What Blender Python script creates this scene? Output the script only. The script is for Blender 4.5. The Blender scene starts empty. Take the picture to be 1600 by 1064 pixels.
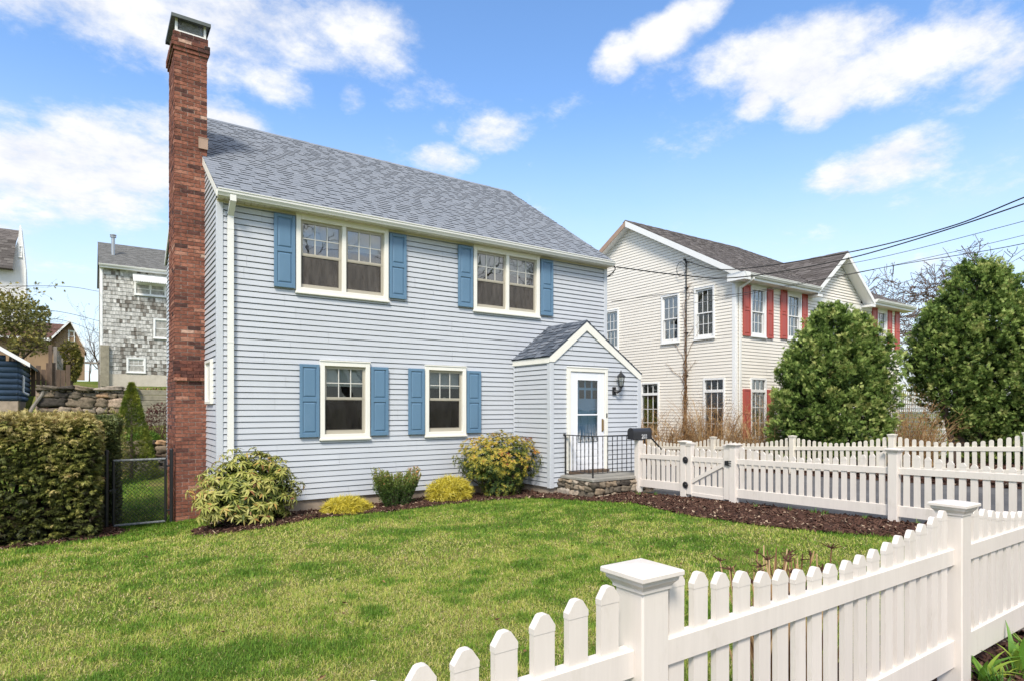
# ---- tuning
SKY_SAT, SKY_VAL, SKY_HUE = 1.14, 1.72, 0.502
SKY_STR = 0.12
CLOUD = 6.0
SUN_E, SUN_ANGLE = 2.9, 14
EXPO = 0.48
# clouds: azimuth and elevation of the middle, half-widths in degrees, weight, tilt
CLOUD_BANKS = [(8.5, 29.5, 11.0, 3.6, 1.0, 0.05), (-3.0, 28.5, 7.0, 2.6, 0.95, 0.0), (19.5, 31.0, 6.0, 2.6, 0.8, -0.1), (13.5, 26.6, 4.0, 1.9, 0.8, -0.3),
               (0.5, 18.3, 9.5, 3.6, 1.0, 0.05), (11.0, 21.5, 4.5, 2.4, 0.9, -0.2), (-8, 14, 8, 3, 0.7, 0),
               (44.2, 29.4, 2.2, 1.5, 0.85, 0.45), (49.3, 31.0, 4.2, 1.5, 0.95, 0.25), (60.5, 27.6, 7.2, 2.5, 1.0, -0.1), (66.0, 25.4, 5.0, 2.6, 0.95, 0.0),
               (61.5, 23.6, 2.6, 1.6, 0.85, 0.2), (71.5, 26.5, 3.2, 2.6, 0.9, 0.0), (73.5, 23.4, 3.2, 1.5, 0.75, 0.4), (65.2, 18.9, 4.6, 1.8, 1.15, 0.1),
               (19.9, 25.8, 1.3, 1.3, 0.7, 0.0), (28.4, 21.8, 2.6, 1.2, 0.75, -0.1), (33.2, 24.1, 3.0, 1.5, 0.55, 0.2), (56.2, 24.8, 1.2, 1.0, 0.6, 0.3),
               (150, 40, 40, 14, 0.9, 0.2), (150, 13, 34, 9, 1.1, 0.0), (-110, 35, 35, 16, 0.9, 0.1), (170, 25, 60, 12, 0.8, 0.0), (110, 28, 22, 9, 0.8, 0.0), (-60, 28, 20, 9, 0.8, 0.1)]  # banks out of view; low one behind added to whiten reflections in upstairs panes
import bpy, math, random
import numpy as np
from mathutils import Matrix, Vector

random.seed(11)
RNG = np.random.default_rng(11)
PI = math.pi
SC = bpy.context.scene
COL = SC.collection

# ------------------------------------------------------------------ materials
def new_mat(name):
    m = bpy.data.materials.new(name)
    m.use_nodes = True
    nt = m.node_tree
    b = nt.nodes['Principled BSDF']
    return m, nt, b

def N(nt, t, **kw):
    n = nt.nodes.new(t)
    for k, v in kw.items():
        if k in n.inputs.keys():
            n.inputs[k].default_value = v
        else:
            setattr(n, k, v)
    return n

def L(nt, a, b):
    nt.links.new(a, b)

def ramp(nt, stops, interp='LINEAR'):
    n = nt.nodes.new('ShaderNodeValToRGB')
    e = n.color_ramp.elements
    n.color_ramp.interpolation = interp
    e[0].position, e[0].color = stops[0][0], (*stops[0][1], 1)
    e[1].position, e[1].color = stops[-1][0], (*stops[-1][1], 1)
    for p, c in stops[1:-1]:
        x = e.new(p)
        x.color = (*c, 1)
    return n

def coords(nt, scale=(1, 1, 1)):
    g = nt.nodes.new('ShaderNodeNewGeometry')
    mp = nt.nodes.new('ShaderNodeMapping')
    mp.inputs['Scale'].default_value = scale
    L(nt, g.outputs['Position'], mp.inputs['Vector'])
    return mp.outputs['Vector']

def noise(nt, scale, detail=4, rough=0.55, vec=None):
    n = nt.nodes.new('ShaderNodeTexNoise')
    n.inputs['Scale'].default_value = scale
    n.inputs['Detail'].default_value = detail
    n.inputs['Roughness'].default_value = rough
    if vec is None:
        vec = coords(nt)
    L(nt, vec, n.inputs['Vector'])
    return n.outputs['Fac']

def mixc(nt, fac, a, b, mode='MIX'):
    m = nt.nodes.new('ShaderNodeMix')
    m.data_type = 'RGBA'
    m.blend_type = mode
    for sock, v in ((m.inputs[0], fac), (m.inputs[6], a), (m.inputs[7], b)):
        if isinstance(v, (int, float)):
            sock.default_value = v
        elif isinstance(v, tuple):
            sock.default_value = (*v, 1) if len(v) == 3 else v
        else:
            L(nt, v, sock)
    return m.outputs[2]

def bump(nt, b, height, strength=0.3, dist=0.01):
    n = nt.nodes.new('ShaderNodeBump')
    n.inputs['Strength'].default_value = strength
    n.inputs['Distance'].default_value = dist
    L(nt, height, n.inputs['Height'])
    L(nt, n.outputs['Normal'], b.inputs['Normal'])

def mat_paint(name, col, rough=0.45, var=0.06, scale=3.0, dirt=None, dirt_amt=0.25, bump_s=0.0, streak=True):
    m, nt, b = new_mat(name)
    n1 = noise(nt, scale, 5, 0.6, coords(nt, (1, 1, 0.35) if streak else (1, 1, 1)))
    r = ramp(nt, [(0.3, tuple(c * (1 - var) for c in col)), (0.7, tuple(min(1, c * (1 + var * 0.6)) for c in col))])
    L(nt, n1, r.inputs[0])
    out = r.outputs[0]
    if dirt:
        n2 = noise(nt, scale * 2.7, 6, 0.68, coords(nt, (1, 1, 0.5)))
        rr = ramp(nt, [(0.56, (0, 0, 0)), (0.78, (dirt_amt,) * 3)])
        L(nt, n2, rr.inputs[0])
        out = mixc(nt, rr.outputs[0], out, dirt)
    L(nt, out, b.inputs['Base Color'])
    b.inputs['Roughness'].default_value = rough
    if bump_s:
        bump(nt, b, noise(nt, 60, 3), bump_s, 0.004)
    return m

def mat_tint(name, stops, rough=0.7, noise_amt=0.0, nscale=30, bumps=0.0, spec=0.3, transl=0.0, interp='LINEAR'):
    """colour comes from the per-face value 'tint' (every brick, leaf, tab has its own)"""
    m, nt, b = new_mat(name)
    a = N(nt, 'ShaderNodeAttribute')
    a.attribute_name = 'tint'
    r = ramp(nt, stops, interp)
    L(nt, a.outputs['Fac'], r.inputs[0])
    out = r.outputs[0]
    nn = None
    if noise_amt:
        nn = noise(nt, nscale, 4, 0.65)
        rr = ramp(nt, [(0.3, (1 - noise_amt,) * 3), (0.7, (1 + noise_amt * 0.6,) * 3)])
        L(nt, nn, rr.inputs[0])
        out = mixc(nt, 1.0, out, rr.outputs[0], 'MULTIPLY')
    L(nt, out, b.inputs['Base Color'])
    b.inputs['Roughness'].default_value = rough
    b.inputs['Specular IOR Level'].default_value = spec
    if bumps:
        bump(nt, b, nn if nn is not None else noise(nt, nscale), bumps, 0.004)
    if transl:
        t = N(nt, 'ShaderNodeBsdfTranslucent')
        L(nt, out, t.inputs['Color'])
        mx = N(nt, 'ShaderNodeMixShader')
        mx.inputs[0].default_value = transl
        L(nt, b.outputs[0], mx.inputs[1])
        L(nt, t.outputs[0], mx.inputs[2])
        L(nt, mx.outputs[0], nt.nodes['Material Output'].inputs['Surface'])
    return m

def mat_glass(name, refl=0.16, tint=(0.75, 0.78, 0.78), rough=0.01):
    m, nt, b = new_mat(name)
    nt.nodes.remove(b)
    gl = N(nt, 'ShaderNodeBsdfGlossy')
    gl.inputs['Roughness'].default_value = rough
    # old panes are never quite flat
    bp = N(nt, 'ShaderNodeBump')
    bp.inputs['Strength'].default_value = 0.05
    bp.inputs['Distance'].default_value = 0.02
    L(nt, noise(nt, 2.5, 2), bp.inputs['Height'])
    L(nt, bp.outputs[0], gl.inputs['Normal'])
    tr = N(nt, 'ShaderNodeBsdfTransparent')
    tr.inputs['Color'].default_value = (*tint, 1)
    fr = N(nt, 'ShaderNodeLayerWeight')
    fr.inputs['Blend'].default_value = 0.22
    mr = N(nt, 'ShaderNodeMapRange')
    mr.inputs['To Min'].default_value = refl
    mr.inputs['To Max'].default_value = 0.8
    L(nt, fr.outputs['Fresnel'], mr.inputs['Value'])
    mx = N(nt, 'ShaderNodeMixShader')
    L(nt, mr.outputs[0], mx.inputs[0])
    L(nt, tr.outputs[0], mx.inputs[1])
    L(nt, gl.outputs[0], mx.inputs[2])
    L(nt, mx.outputs[0], nt.nodes['Material Output'].inputs['Surface'])
    return m

def mat_screen(name, col=(0.05, 0.05, 0.05), alpha=0.7):
    m, nt, b = new_mat(name)
    rr = ramp(nt, [(0.3, tuple(c * .55 for c in col)), (0.7, tuple(c * 1.5 for c in col))])
    L(nt, noise(nt, 5, 6, 0.7, coords(nt, (2.2, 2.2, 0.45))), rr.inputs[0])
    L(nt, rr.outputs[0], b.inputs['Base Color'])
    b.inputs['Roughness'].default_value = 0.8
    b.inputs['Specular IOR Level'].default_value = 0.1
    b.inputs['Alpha'].default_value = alpha
    return m

M = {}
M['siding'] = mat_paint('blue_grey_vinyl_siding', (0.525, 0.548, 0.582), 0.5, 0.06, 0.9, (0.40, 0.41, 0.42), 0.28)
M['siding_trim'] = mat_paint('blue_grey_trim', (0.555, 0.578, 0.612), 0.45, 0.03, 1.5)
M['cream_siding'] = mat_paint('cream_vinyl_siding', (0.83, 0.78, 0.69), 0.5, 0.03, 1.0, (0.5, 0.46, 0.38), 0.12)
M['cream_trim'] = mat_paint('cream_painted_trim', (0.83, 0.81, 0.735), 0.4, 0.03, 2.0, (0.5, 0.46, 0.36), 0.15)
M['white_trim'] = mat_paint('white_painted_trim', (0.84, 0.84, 0.82), 0.4, 0.03, 2.0, (0.5, 0.48, 0.44), 0.12)
M['vinyl'] = mat_paint('white_vinyl_fence', (0.765, 0.70, 0.635), 0.36, 0.06, 2.6, (0.45, 0.40, 0.30), 0.34)
def grain(m, amt=0.05):
    nt = m.node_tree
    b = nt.nodes['Principled BSDF']
    src = b.inputs['Base Color'].links[0].from_socket
    rr = ramp(nt, [(0.3, (1 - amt,) * 3), (0.7, (1 + amt * .4,) * 3)])
    L(nt, noise(nt, 40, 4, 0.7, coords(nt, (1, 1, 0.06))), rr.inputs[0])
    L(nt, mixc(nt, 1.0, src, rr.outputs[0], 'MULTIPLY'), b.inputs['Base Color'])
grain(M['vinyl'])
M['vinyl_far'] = mat_paint('old_white_vinyl_fence', (0.77, 0.71, 0.60), 0.42, 0.08, 2.6, (0.40, 0.36, 0.25), 0.4)
M['gutter'] = mat_paint('white_aluminium_gutter', (0.80, 0.79, 0.74), 0.35, 0.03, 2.0, (0.45, 0.42, 0.36), 0.15)
M['soffit'] = mat_paint('cream_soffit', (0.66, 0.60, 0.46), 0.5, 0.05, 3.0)
M['blue'] = mat_paint('blue_shutter_paint', (0.115, 0.215, 0.325), 0.42, 0.07, 2.5, (0.3, 0.4, 0.5), 0.12, 0.05)
M['red'] = mat_paint('red_shutter_paint', (0.44, 0.085, 0.065), 0.45, 0.08, 2.5)
M['door_blue'] = mat_paint('blue_front_door', (0.16, 0.285, 0.39), 0.4, 0.06, 2.0)
M['door_white'] = mat_paint('white_storm_door', (0.82, 0.83, 0.86), 0.35, 0.02, 2.0)
M['sash'] = mat_paint('taupe_window_sash', (0.42, 0.385, 0.31), 0.45, 0.05, 3.0)
M['sash_white'] = mat_paint('white_window_sash', (0.80, 0.80, 0.78), 0.4, 0.03, 3.0)
M['muntin'] = mat_paint('pale_muntin', (0.66, 0.64, 0.58), 0.45, 0.03, 3.0)
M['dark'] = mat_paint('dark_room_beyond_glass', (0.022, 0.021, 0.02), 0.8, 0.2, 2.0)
M['blind'] = mat_paint('pale_window_blind', (0.86, 0.85, 0.82), 0.6, 0.08, 5.0)
M['curtain'] = mat_paint('grey_lace_curtain', (0.40, 0.40, 0.40), 0.8, 0.25, 14.0)
M['bamboo'] = mat_paint('tan_woven_blind', (0.62, 0.48, 0.27), 0.7, 0.25, 12.0)
M['glass'] = mat_glass('window_glass', 0.035)
M['glass_high'] = mat_glass('upper_window_glass', 0.20)
M['door_glass'] = mat_glass('storm_door_glass', 0.03, (0.95, 0.96, 0.97))
M['screen'] = mat_screen('insect_screen', (0.032, 0.029, 0.026), 0.62)
M['screen_pale'] = mat_screen('dusty_insect_screen', (0.10, 0.088, 0.078), 0.70)
M['black'] = mat_paint('black_painted_iron', (0.018, 0.018, 0.02), 0.42, 0.2, 8.0)
M['black_gloss'] = mat_paint('black_mailbox_enamel', (0.022, 0.023, 0.028), 0.28, 0.1, 4.0)
M['white_vinyl_digits'] = mat_paint('white_number_sticker', (0.78, 0.78, 0.78), 0.5, 0.02)
M['steel'] = mat_paint('galvanised_steel', (0.42, 0.43, 0.43), 0.35, 0.1, 9.0)
M['steel'].node_tree.nodes['Principled BSDF'].inputs['Metallic'].default_value = 0.7
M['old_steel'] = mat_paint('dull_painted_steel', (0.20, 0.21, 0.21), 0.5, 0.5, 30.0)
M['brass'] = mat_paint('aged_brass', (0.20, 0.13, 0.05), 0.35, 0.1)
M['copper'] = mat_paint('tan_metal_flashing', (0.40, 0.27, 0.19), 0.45, 0.15, 9.0)
M['cap_metal'] = mat_paint('dark_chimney_cap_metal', (0.10, 0.115, 0.105), 0.5, 0.2, 8.0)
M['clear_glass'] = mat_glass('lantern_glass', 0.12, (0.9, 0.9, 0.88))
M['asphalt'] = None
M['brick'] = mat_tint('weathered_red_brick', [(0.0, (0.05, 0.034, 0.032)), (0.2, (0.11, 0.052, 0.043)), (0.45, (0.215, 0.085, 0.058)),
                      (0.68, (0.32, 0.13, 0.085)), (0.88, (0.42, 0.21, 0.145)), (1.0, (0.55, 0.38, 0.29))], 0.88, 0.5, 22, 0.5, 0.15)
M['mortar'] = mat_paint('old_mortar', (0.38, 0.29, 0.235), 0.9, 0.75, 1.6, (0.07, 0.05, 0.04), 0.6, 0, False)
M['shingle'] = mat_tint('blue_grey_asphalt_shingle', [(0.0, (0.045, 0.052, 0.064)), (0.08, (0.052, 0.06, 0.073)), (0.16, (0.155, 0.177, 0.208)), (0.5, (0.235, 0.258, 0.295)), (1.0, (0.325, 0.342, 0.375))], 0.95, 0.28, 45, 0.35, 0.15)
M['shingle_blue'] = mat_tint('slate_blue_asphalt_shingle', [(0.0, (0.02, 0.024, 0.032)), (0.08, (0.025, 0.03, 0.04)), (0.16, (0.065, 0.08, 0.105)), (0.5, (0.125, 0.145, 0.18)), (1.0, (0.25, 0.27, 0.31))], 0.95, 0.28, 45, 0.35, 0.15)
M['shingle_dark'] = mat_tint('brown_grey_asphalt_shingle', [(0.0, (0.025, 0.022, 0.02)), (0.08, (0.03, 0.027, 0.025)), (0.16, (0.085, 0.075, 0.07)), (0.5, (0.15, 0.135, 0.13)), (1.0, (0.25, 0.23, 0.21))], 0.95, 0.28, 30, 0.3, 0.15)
M['shingle_grey'] = mat_tint('plain_grey_asphalt_shingle', [(0.0, (0.13, 0.13, 0.125)), (0.5, (0.17, 0.17, 0.165)), (1.0, (0.21, 0.21, 0.20))], 0.95, 0.2, 20, 0.3, 0.15)
M['shingle_brown'] = mat_tint('red_brown_asphalt_shingle', [(0.0, (0.10, 0.055, 0.045)), (1.0, (0.18, 0.105, 0.085))], 0.95, 0.2, 20, 0.3, 0.15)
M['old_shake'] = mat_tint('worn_grey_white_shake', [(0.0, (0.10, 0.085, 0.07)), (0.18, (0.20, 0.18, 0.155)), (0.42, (0.38, 0.37, 0.335)), (0.75, (0.52, 0.51, 0.475)), (1.0, (0.63, 0.62, 0.58))], 0.9, 0.45, 5.0, 0.2, 0.1)
M['stone'] = mat_tint('mossy_field_stone', [(0.0, (0.072, 0.062, 0.052)), (0.35, (0.182, 0.150, 0.111)), (0.65, (0.299, 0.227, 0.156)), (0.85, (0.390, 0.351, 0.299)), (1.0, (0.468, 0.286, 0.156))], 0.9, 0.5, 14, 0.8, 0.15)
M['slab'] = mat_paint('grey_bluestone_slab', (0.30, 0.285, 0.25), 0.8, 0.25, 5.0, (0.13, 0.115, 0.09), 0.6, 0.3, False)
M['concrete'] = mat_paint('weathered_concrete', (0.40, 0.32, 0.24), 0.9, 0.25, 4.0, (0.12, 0.10, 0.08), 0.6, 0.3, False)
M['pale_concrete'] = mat_paint('painted_foundation', (0.55, 0.50, 0.42), 0.85, 0.12, 2.0, (0.25, 0.22, 0.18), 0.4, 0.2, False)
M['log_blue'] = mat_paint('blue_stained_log', (0.058, 0.098, 0.155), 0.55, 0.2, 4.0, (0.15, 0.2, 0.25), 0.3, 0.1, False)
M['old_wood'] = mat_paint('weathered_wood', (0.14, 0.095, 0.065), 0.85, 0.35, 6.0, (0.05, 0.035, 0.025), 0.6, 0.3)
M['grey_wood'] = mat_paint('silvered_wood', (0.25, 0.22, 0.185), 0.85, 0.3, 6.0, (0.09, 0.08, 0.06), 0.5, 0.3)
M['timber'] = mat_paint('lichen_grey_timber', (0.30, 0.27, 0.20), 0.9, 0.3, 4.0, (0.12, 0.11, 0.07), 0.6, 0.3, False)
M['bark'] = mat_paint('brown_grey_bark', (0.115, 0.08, 0.06), 0.9, 0.35, 12.0, (0.25, 0.22, 0.19), 0.4, 0.5)
M['red_bark'] = mat_paint('red_brown_twig', (0.13, 0.07, 0.05), 0.85, 0.3, 12.0)
M['cable'] = mat_paint('black_cable', (0.02, 0.02, 0.02), 0.6, 0.1)
M['white_house'] = mat_paint('white_clapboard', (0.72, 0.71, 0.69), 0.6, 0.05, 1.0)
M['tan_wall'] = mat_paint('tan_brown_wall', (0.33, 0.22, 0.13), 0.8, 0.12, 2.0)

def mat_asphalt():
    m, nt, b = new_mat('worn_asphalt')
    r1 = ramp(nt, [(0.3, (0.07, 0.07, 0.075)), (0.7, (0.125, 0.125, 0.13))])
    L(nt, noise(nt, 1.3, 5), r1.inputs[0])
    r2 = ramp(nt, [(0.35, (0.75,) * 3), (0.7, (1.25,) * 3)])
    L(nt, noise(nt, 180, 2), r2.inputs[0])
    L(nt, mixc(nt, 1.0, r1.outputs[0], r2.outputs[0], 'MULTIPLY'), b.inputs['Base Color'])
    b.inputs['Roughness'].default_value = 0.85
    bump(nt, b, noise(nt, 220, 2), 0.5, 0.004)
    return m
M['asphalt'] = mat_asphalt()

def mat_soil(name, a, c, sc=9):
    m, nt, b = new_mat(name)
    r1 = ramp(nt, [(0.3, a), (0.7, c)])
    L(nt, noise(nt, sc, 6, 0.7), r1.inputs[0])
    L(nt, r1.outputs[0], b.inputs['Base Color'])
    b.inputs['Roughness'].default_value = 0.95
    b.inputs['Specular IOR Level'].default_value = 0.1
    bump(nt, b, noise(nt, 45, 5, 0.7), 0.9, 0.03)
    return m
M['mulch_base'] = mat_soil('dark_mulch_base', (0.022, 0.012, 0.009), (0.075, 0.042, 0.03), 30)

def mat_ground():
    m, nt, b = new_mat('turf_and_soil')
    r1 = ramp(nt, [(0.30, (0.07, 0.12, 0.018)), (0.48, (0.13, 0.18, 0.03)), (0.62, (0.22, 0.21, 0.065)), (0.8, (0.28, 0.22, 0.10))])
    L(nt, noise(nt, 1.1, 6, 0.65), r1.inputs[0])
    r2 = ramp(nt, [(0.3, (0.45,) * 3), (0.7, (1.25,) * 3)])
    L(nt, noise(nt, 55, 5, 0.75), r2.inputs[0])
    L(nt, mixc(nt, 1.0, r1.outputs[0], r2.outputs[0], 'MULTIPLY'), b.inputs['Base Color'])
    b.inputs['Roughness'].default_value = 0.95
    b.inputs['Specular IOR Level'].default_value = 0.1
    bump(nt, b, noise(nt, 70, 5, 0.7), 0.8, 0.03)
    return m
M['ground'] = mat_ground()

# foliage
M['grass'] = mat_tint('lawn_blades', [(0.0, (0.05, 0.12, 0.012)), (0.25, (0.13, 0.27, 0.024)), (0.45, (0.27, 0.395, 0.045)), (0.62, (0.52, 0.51, 0.115)), (0.8, (0.69, 0.60, 0.26)), (0.93, (0.75, 0.62, 0.38)), (1.0, (0.38, 0.24, 0.13))], 0.6, 0, transl=0.3)
M['mulch'] = mat_tint('bark_mulch_chip', [(0.0, (0.023, 0.013, 0.010)), (0.5, (0.085, 0.043, 0.031)), (0.9, (0.156, 0.088, 0.062)), (1.0, (0.416, 0.312, 0.221))], 0.9, 0, spec=0.15)
M['rhodo'] = mat_tint('rhododendron_leaf', [(0.0, (0.03, 0.05, 0.012)), (0.3, (0.11, 0.145, 0.025)), (0.55, (0.29, 0.31, 0.06)), (0.82, (0.50, 0.47, 0.15)), (0.93, (0.48, 0.30, 0.08)), (1.0, (0.24, 0.10, 0.04))], 0.45, 0, spec=0.3, transl=0.2)
M['pieris'] = mat_tint('pieris_leaf', [(0.0, (0.02, 0.05, 0.014)), (0.25, (0.075, 0.115, 0.022)), (0.45, (0.24, 0.24, 0.04)), (0.66, (0.52, 0.41, 0.06)), (0.82, (0.55, 0.33, 0.07)), (0.93, (0.42, 0.13, 0.04)), (1.0, (0.28, 0.045, 0.03))], 0.5, 0, spec=0.25, transl=0.2)
M['boxwood'] = mat_tint('boxwood_leaf', [(0.0, (0.026, 0.061, 0.013)), (0.4, (0.080, 0.136, 0.026)), (0.8, (0.208, 0.256, 0.051)), (0.92, (0.352, 0.320, 0.080)), (1.0, (0.576, 0.256, 0.112))], 0.45, 0, spec=0.35, transl=0.15)
M['gold'] = mat_tint('golden_threadleaf', [(0.0, (0.12, 0.12, 0.014)), (0.35, (0.42, 0.35, 0.025)), (0.7, (0.78, 0.66, 0.07)), (1.0, (0.85, 0.76, 0.2))], 0.6, 0, transl=0.25)
M['yew'] = mat_tint('yew_hedge_leaf', [(0.0, (0.03, 0.02, 0.012)), (0.22, (0.05, 0.06, 0.018)), (0.5, (0.12, 0.14, 0.03)), (0.72, (0.30, 0.29, 0.07)), (0.9, (0.50, 0.42, 0.17)), (1.0, (0.33, 0.15, 0.07))], 0.5, 0, spec=0.3, transl=0.2)
M['privet'] = mat_tint('privet_leaf', [(0.0, (0.030, 0.048, 0.015)), (0.5, (0.090, 0.120, 0.036)), (0.85, (0.210, 0.225, 0.075)), (1.0, (0.330, 0.300, 0.105))], 0.5, 0, spec=0.3, transl=0.15)
M['arbor'] = mat_tint('arborvitae_spray', [(0.0, (0.018, 0.04, 0.011)), (0.3, (0.07, 0.125, 0.026)), (0.6, (0.21, 0.31, 0.07)), (0.9, (0.46, 0.54, 0.17)), (1.0, (0.36, 0.22, 0.11))], 0.55, 0, spec=0.25, transl=0.25)
M['spruce'] = mat_tint('dwarf_spruce_needle', [(0.0, (0.042, 0.070, 0.014)), (0.5, (0.140, 0.189, 0.025)), (1.0, (0.336, 0.350, 0.056))], 0.6, 0, spec=0.2, transl=0.1)
M['barberry'] = mat_tint('barberry_leaf', [(0.0, (0.039, 0.013, 0.013)), (0.6, (0.111, 0.031, 0.026)), (1.0, (0.195, 0.078, 0.052))], 0.6, 0, spec=0.2)
M['olive'] = mat_tint('early_spring_leaf', [(0.0, (0.065, 0.072, 0.019)), (0.5, (0.169, 0.169, 0.039)), (0.85, (0.312, 0.260, 0.058)), (1.0, (0.390, 0.247, 0.078))], 0.55, 0, transl=0.2)
M['twig'] = mat_tint('tan_orange_twig', [(0.0, (0.10, 0.055, 0.03)), (0.4, (0.26, 0.145, 0.065)), (0.8, (0.43, 0.27, 0.12)), (1.0, (0.55, 0.40, 0.21))], 0.8, 0, spec=0.2)
M['stub'] = mat_tint('cut_stem', [(0.0, (0.07, 0.03, 0.022)), (0.35, (0.22, 0.12, 0.06)), (0.7, (0.48, 0.30, 0.15)), (1.0, (0.62, 0.44, 0.25))], 0.8, 0, spec=0.2)
M['daylily'] = mat_tint('daylily_leaf', [(0.0, (0.05, 0.13, 0.02)), (0.5, (0.13, 0.28, 0.035)), (1.0, (0.38, 0.46, 0.06))], 0.45, 0, spec=0.35, transl=0.25)
M['bud'] = mat_tint('spring_bud', [(0.0, (0.11, 0.055, 0.045)), (1.0, (0.20, 0.12, 0.085))], 0.8, 0)

# ------------------------------------------------------------------ scene helpers
def thing(name, label, cat, loc=(0, 0, 0), group=None):
    o = bpy.data.objects.new(name, None)
    o.empty_display_size = 0.2
    COL.objects.link(o)
    o.location = loc
    o['label'] = label
    o['category'] = cat
    if group:
        o['group'] = group
    return o

def tag(o, label, cat, group=None):
    o['label'] = label
    o['category'] = cat
    if group:
        o['group'] = group
    return o

def world_loc(o):
    v = Vector(o.location)
    p = o.parent
    while p is not None:
        # parents only ever carry a translation
        v = v + Vector(p.location)
        p = p.parent
    return v

def attach(o, parent):
    """parent o (its vertices are in world units) under parent without moving it"""
    o.parent = parent
    wl = Vector((0, 0, 0))
    p = parent
    while p is not None:
        wl += Vector(p.location) if p.type == 'EMPTY' else Vector((0, 0, 0))
        p = p.parent
    o.matrix_parent_inverse = Matrix.Translation(-wl) if parent.type == 'EMPTY' else Matrix.Identity(4)
    return o

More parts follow.
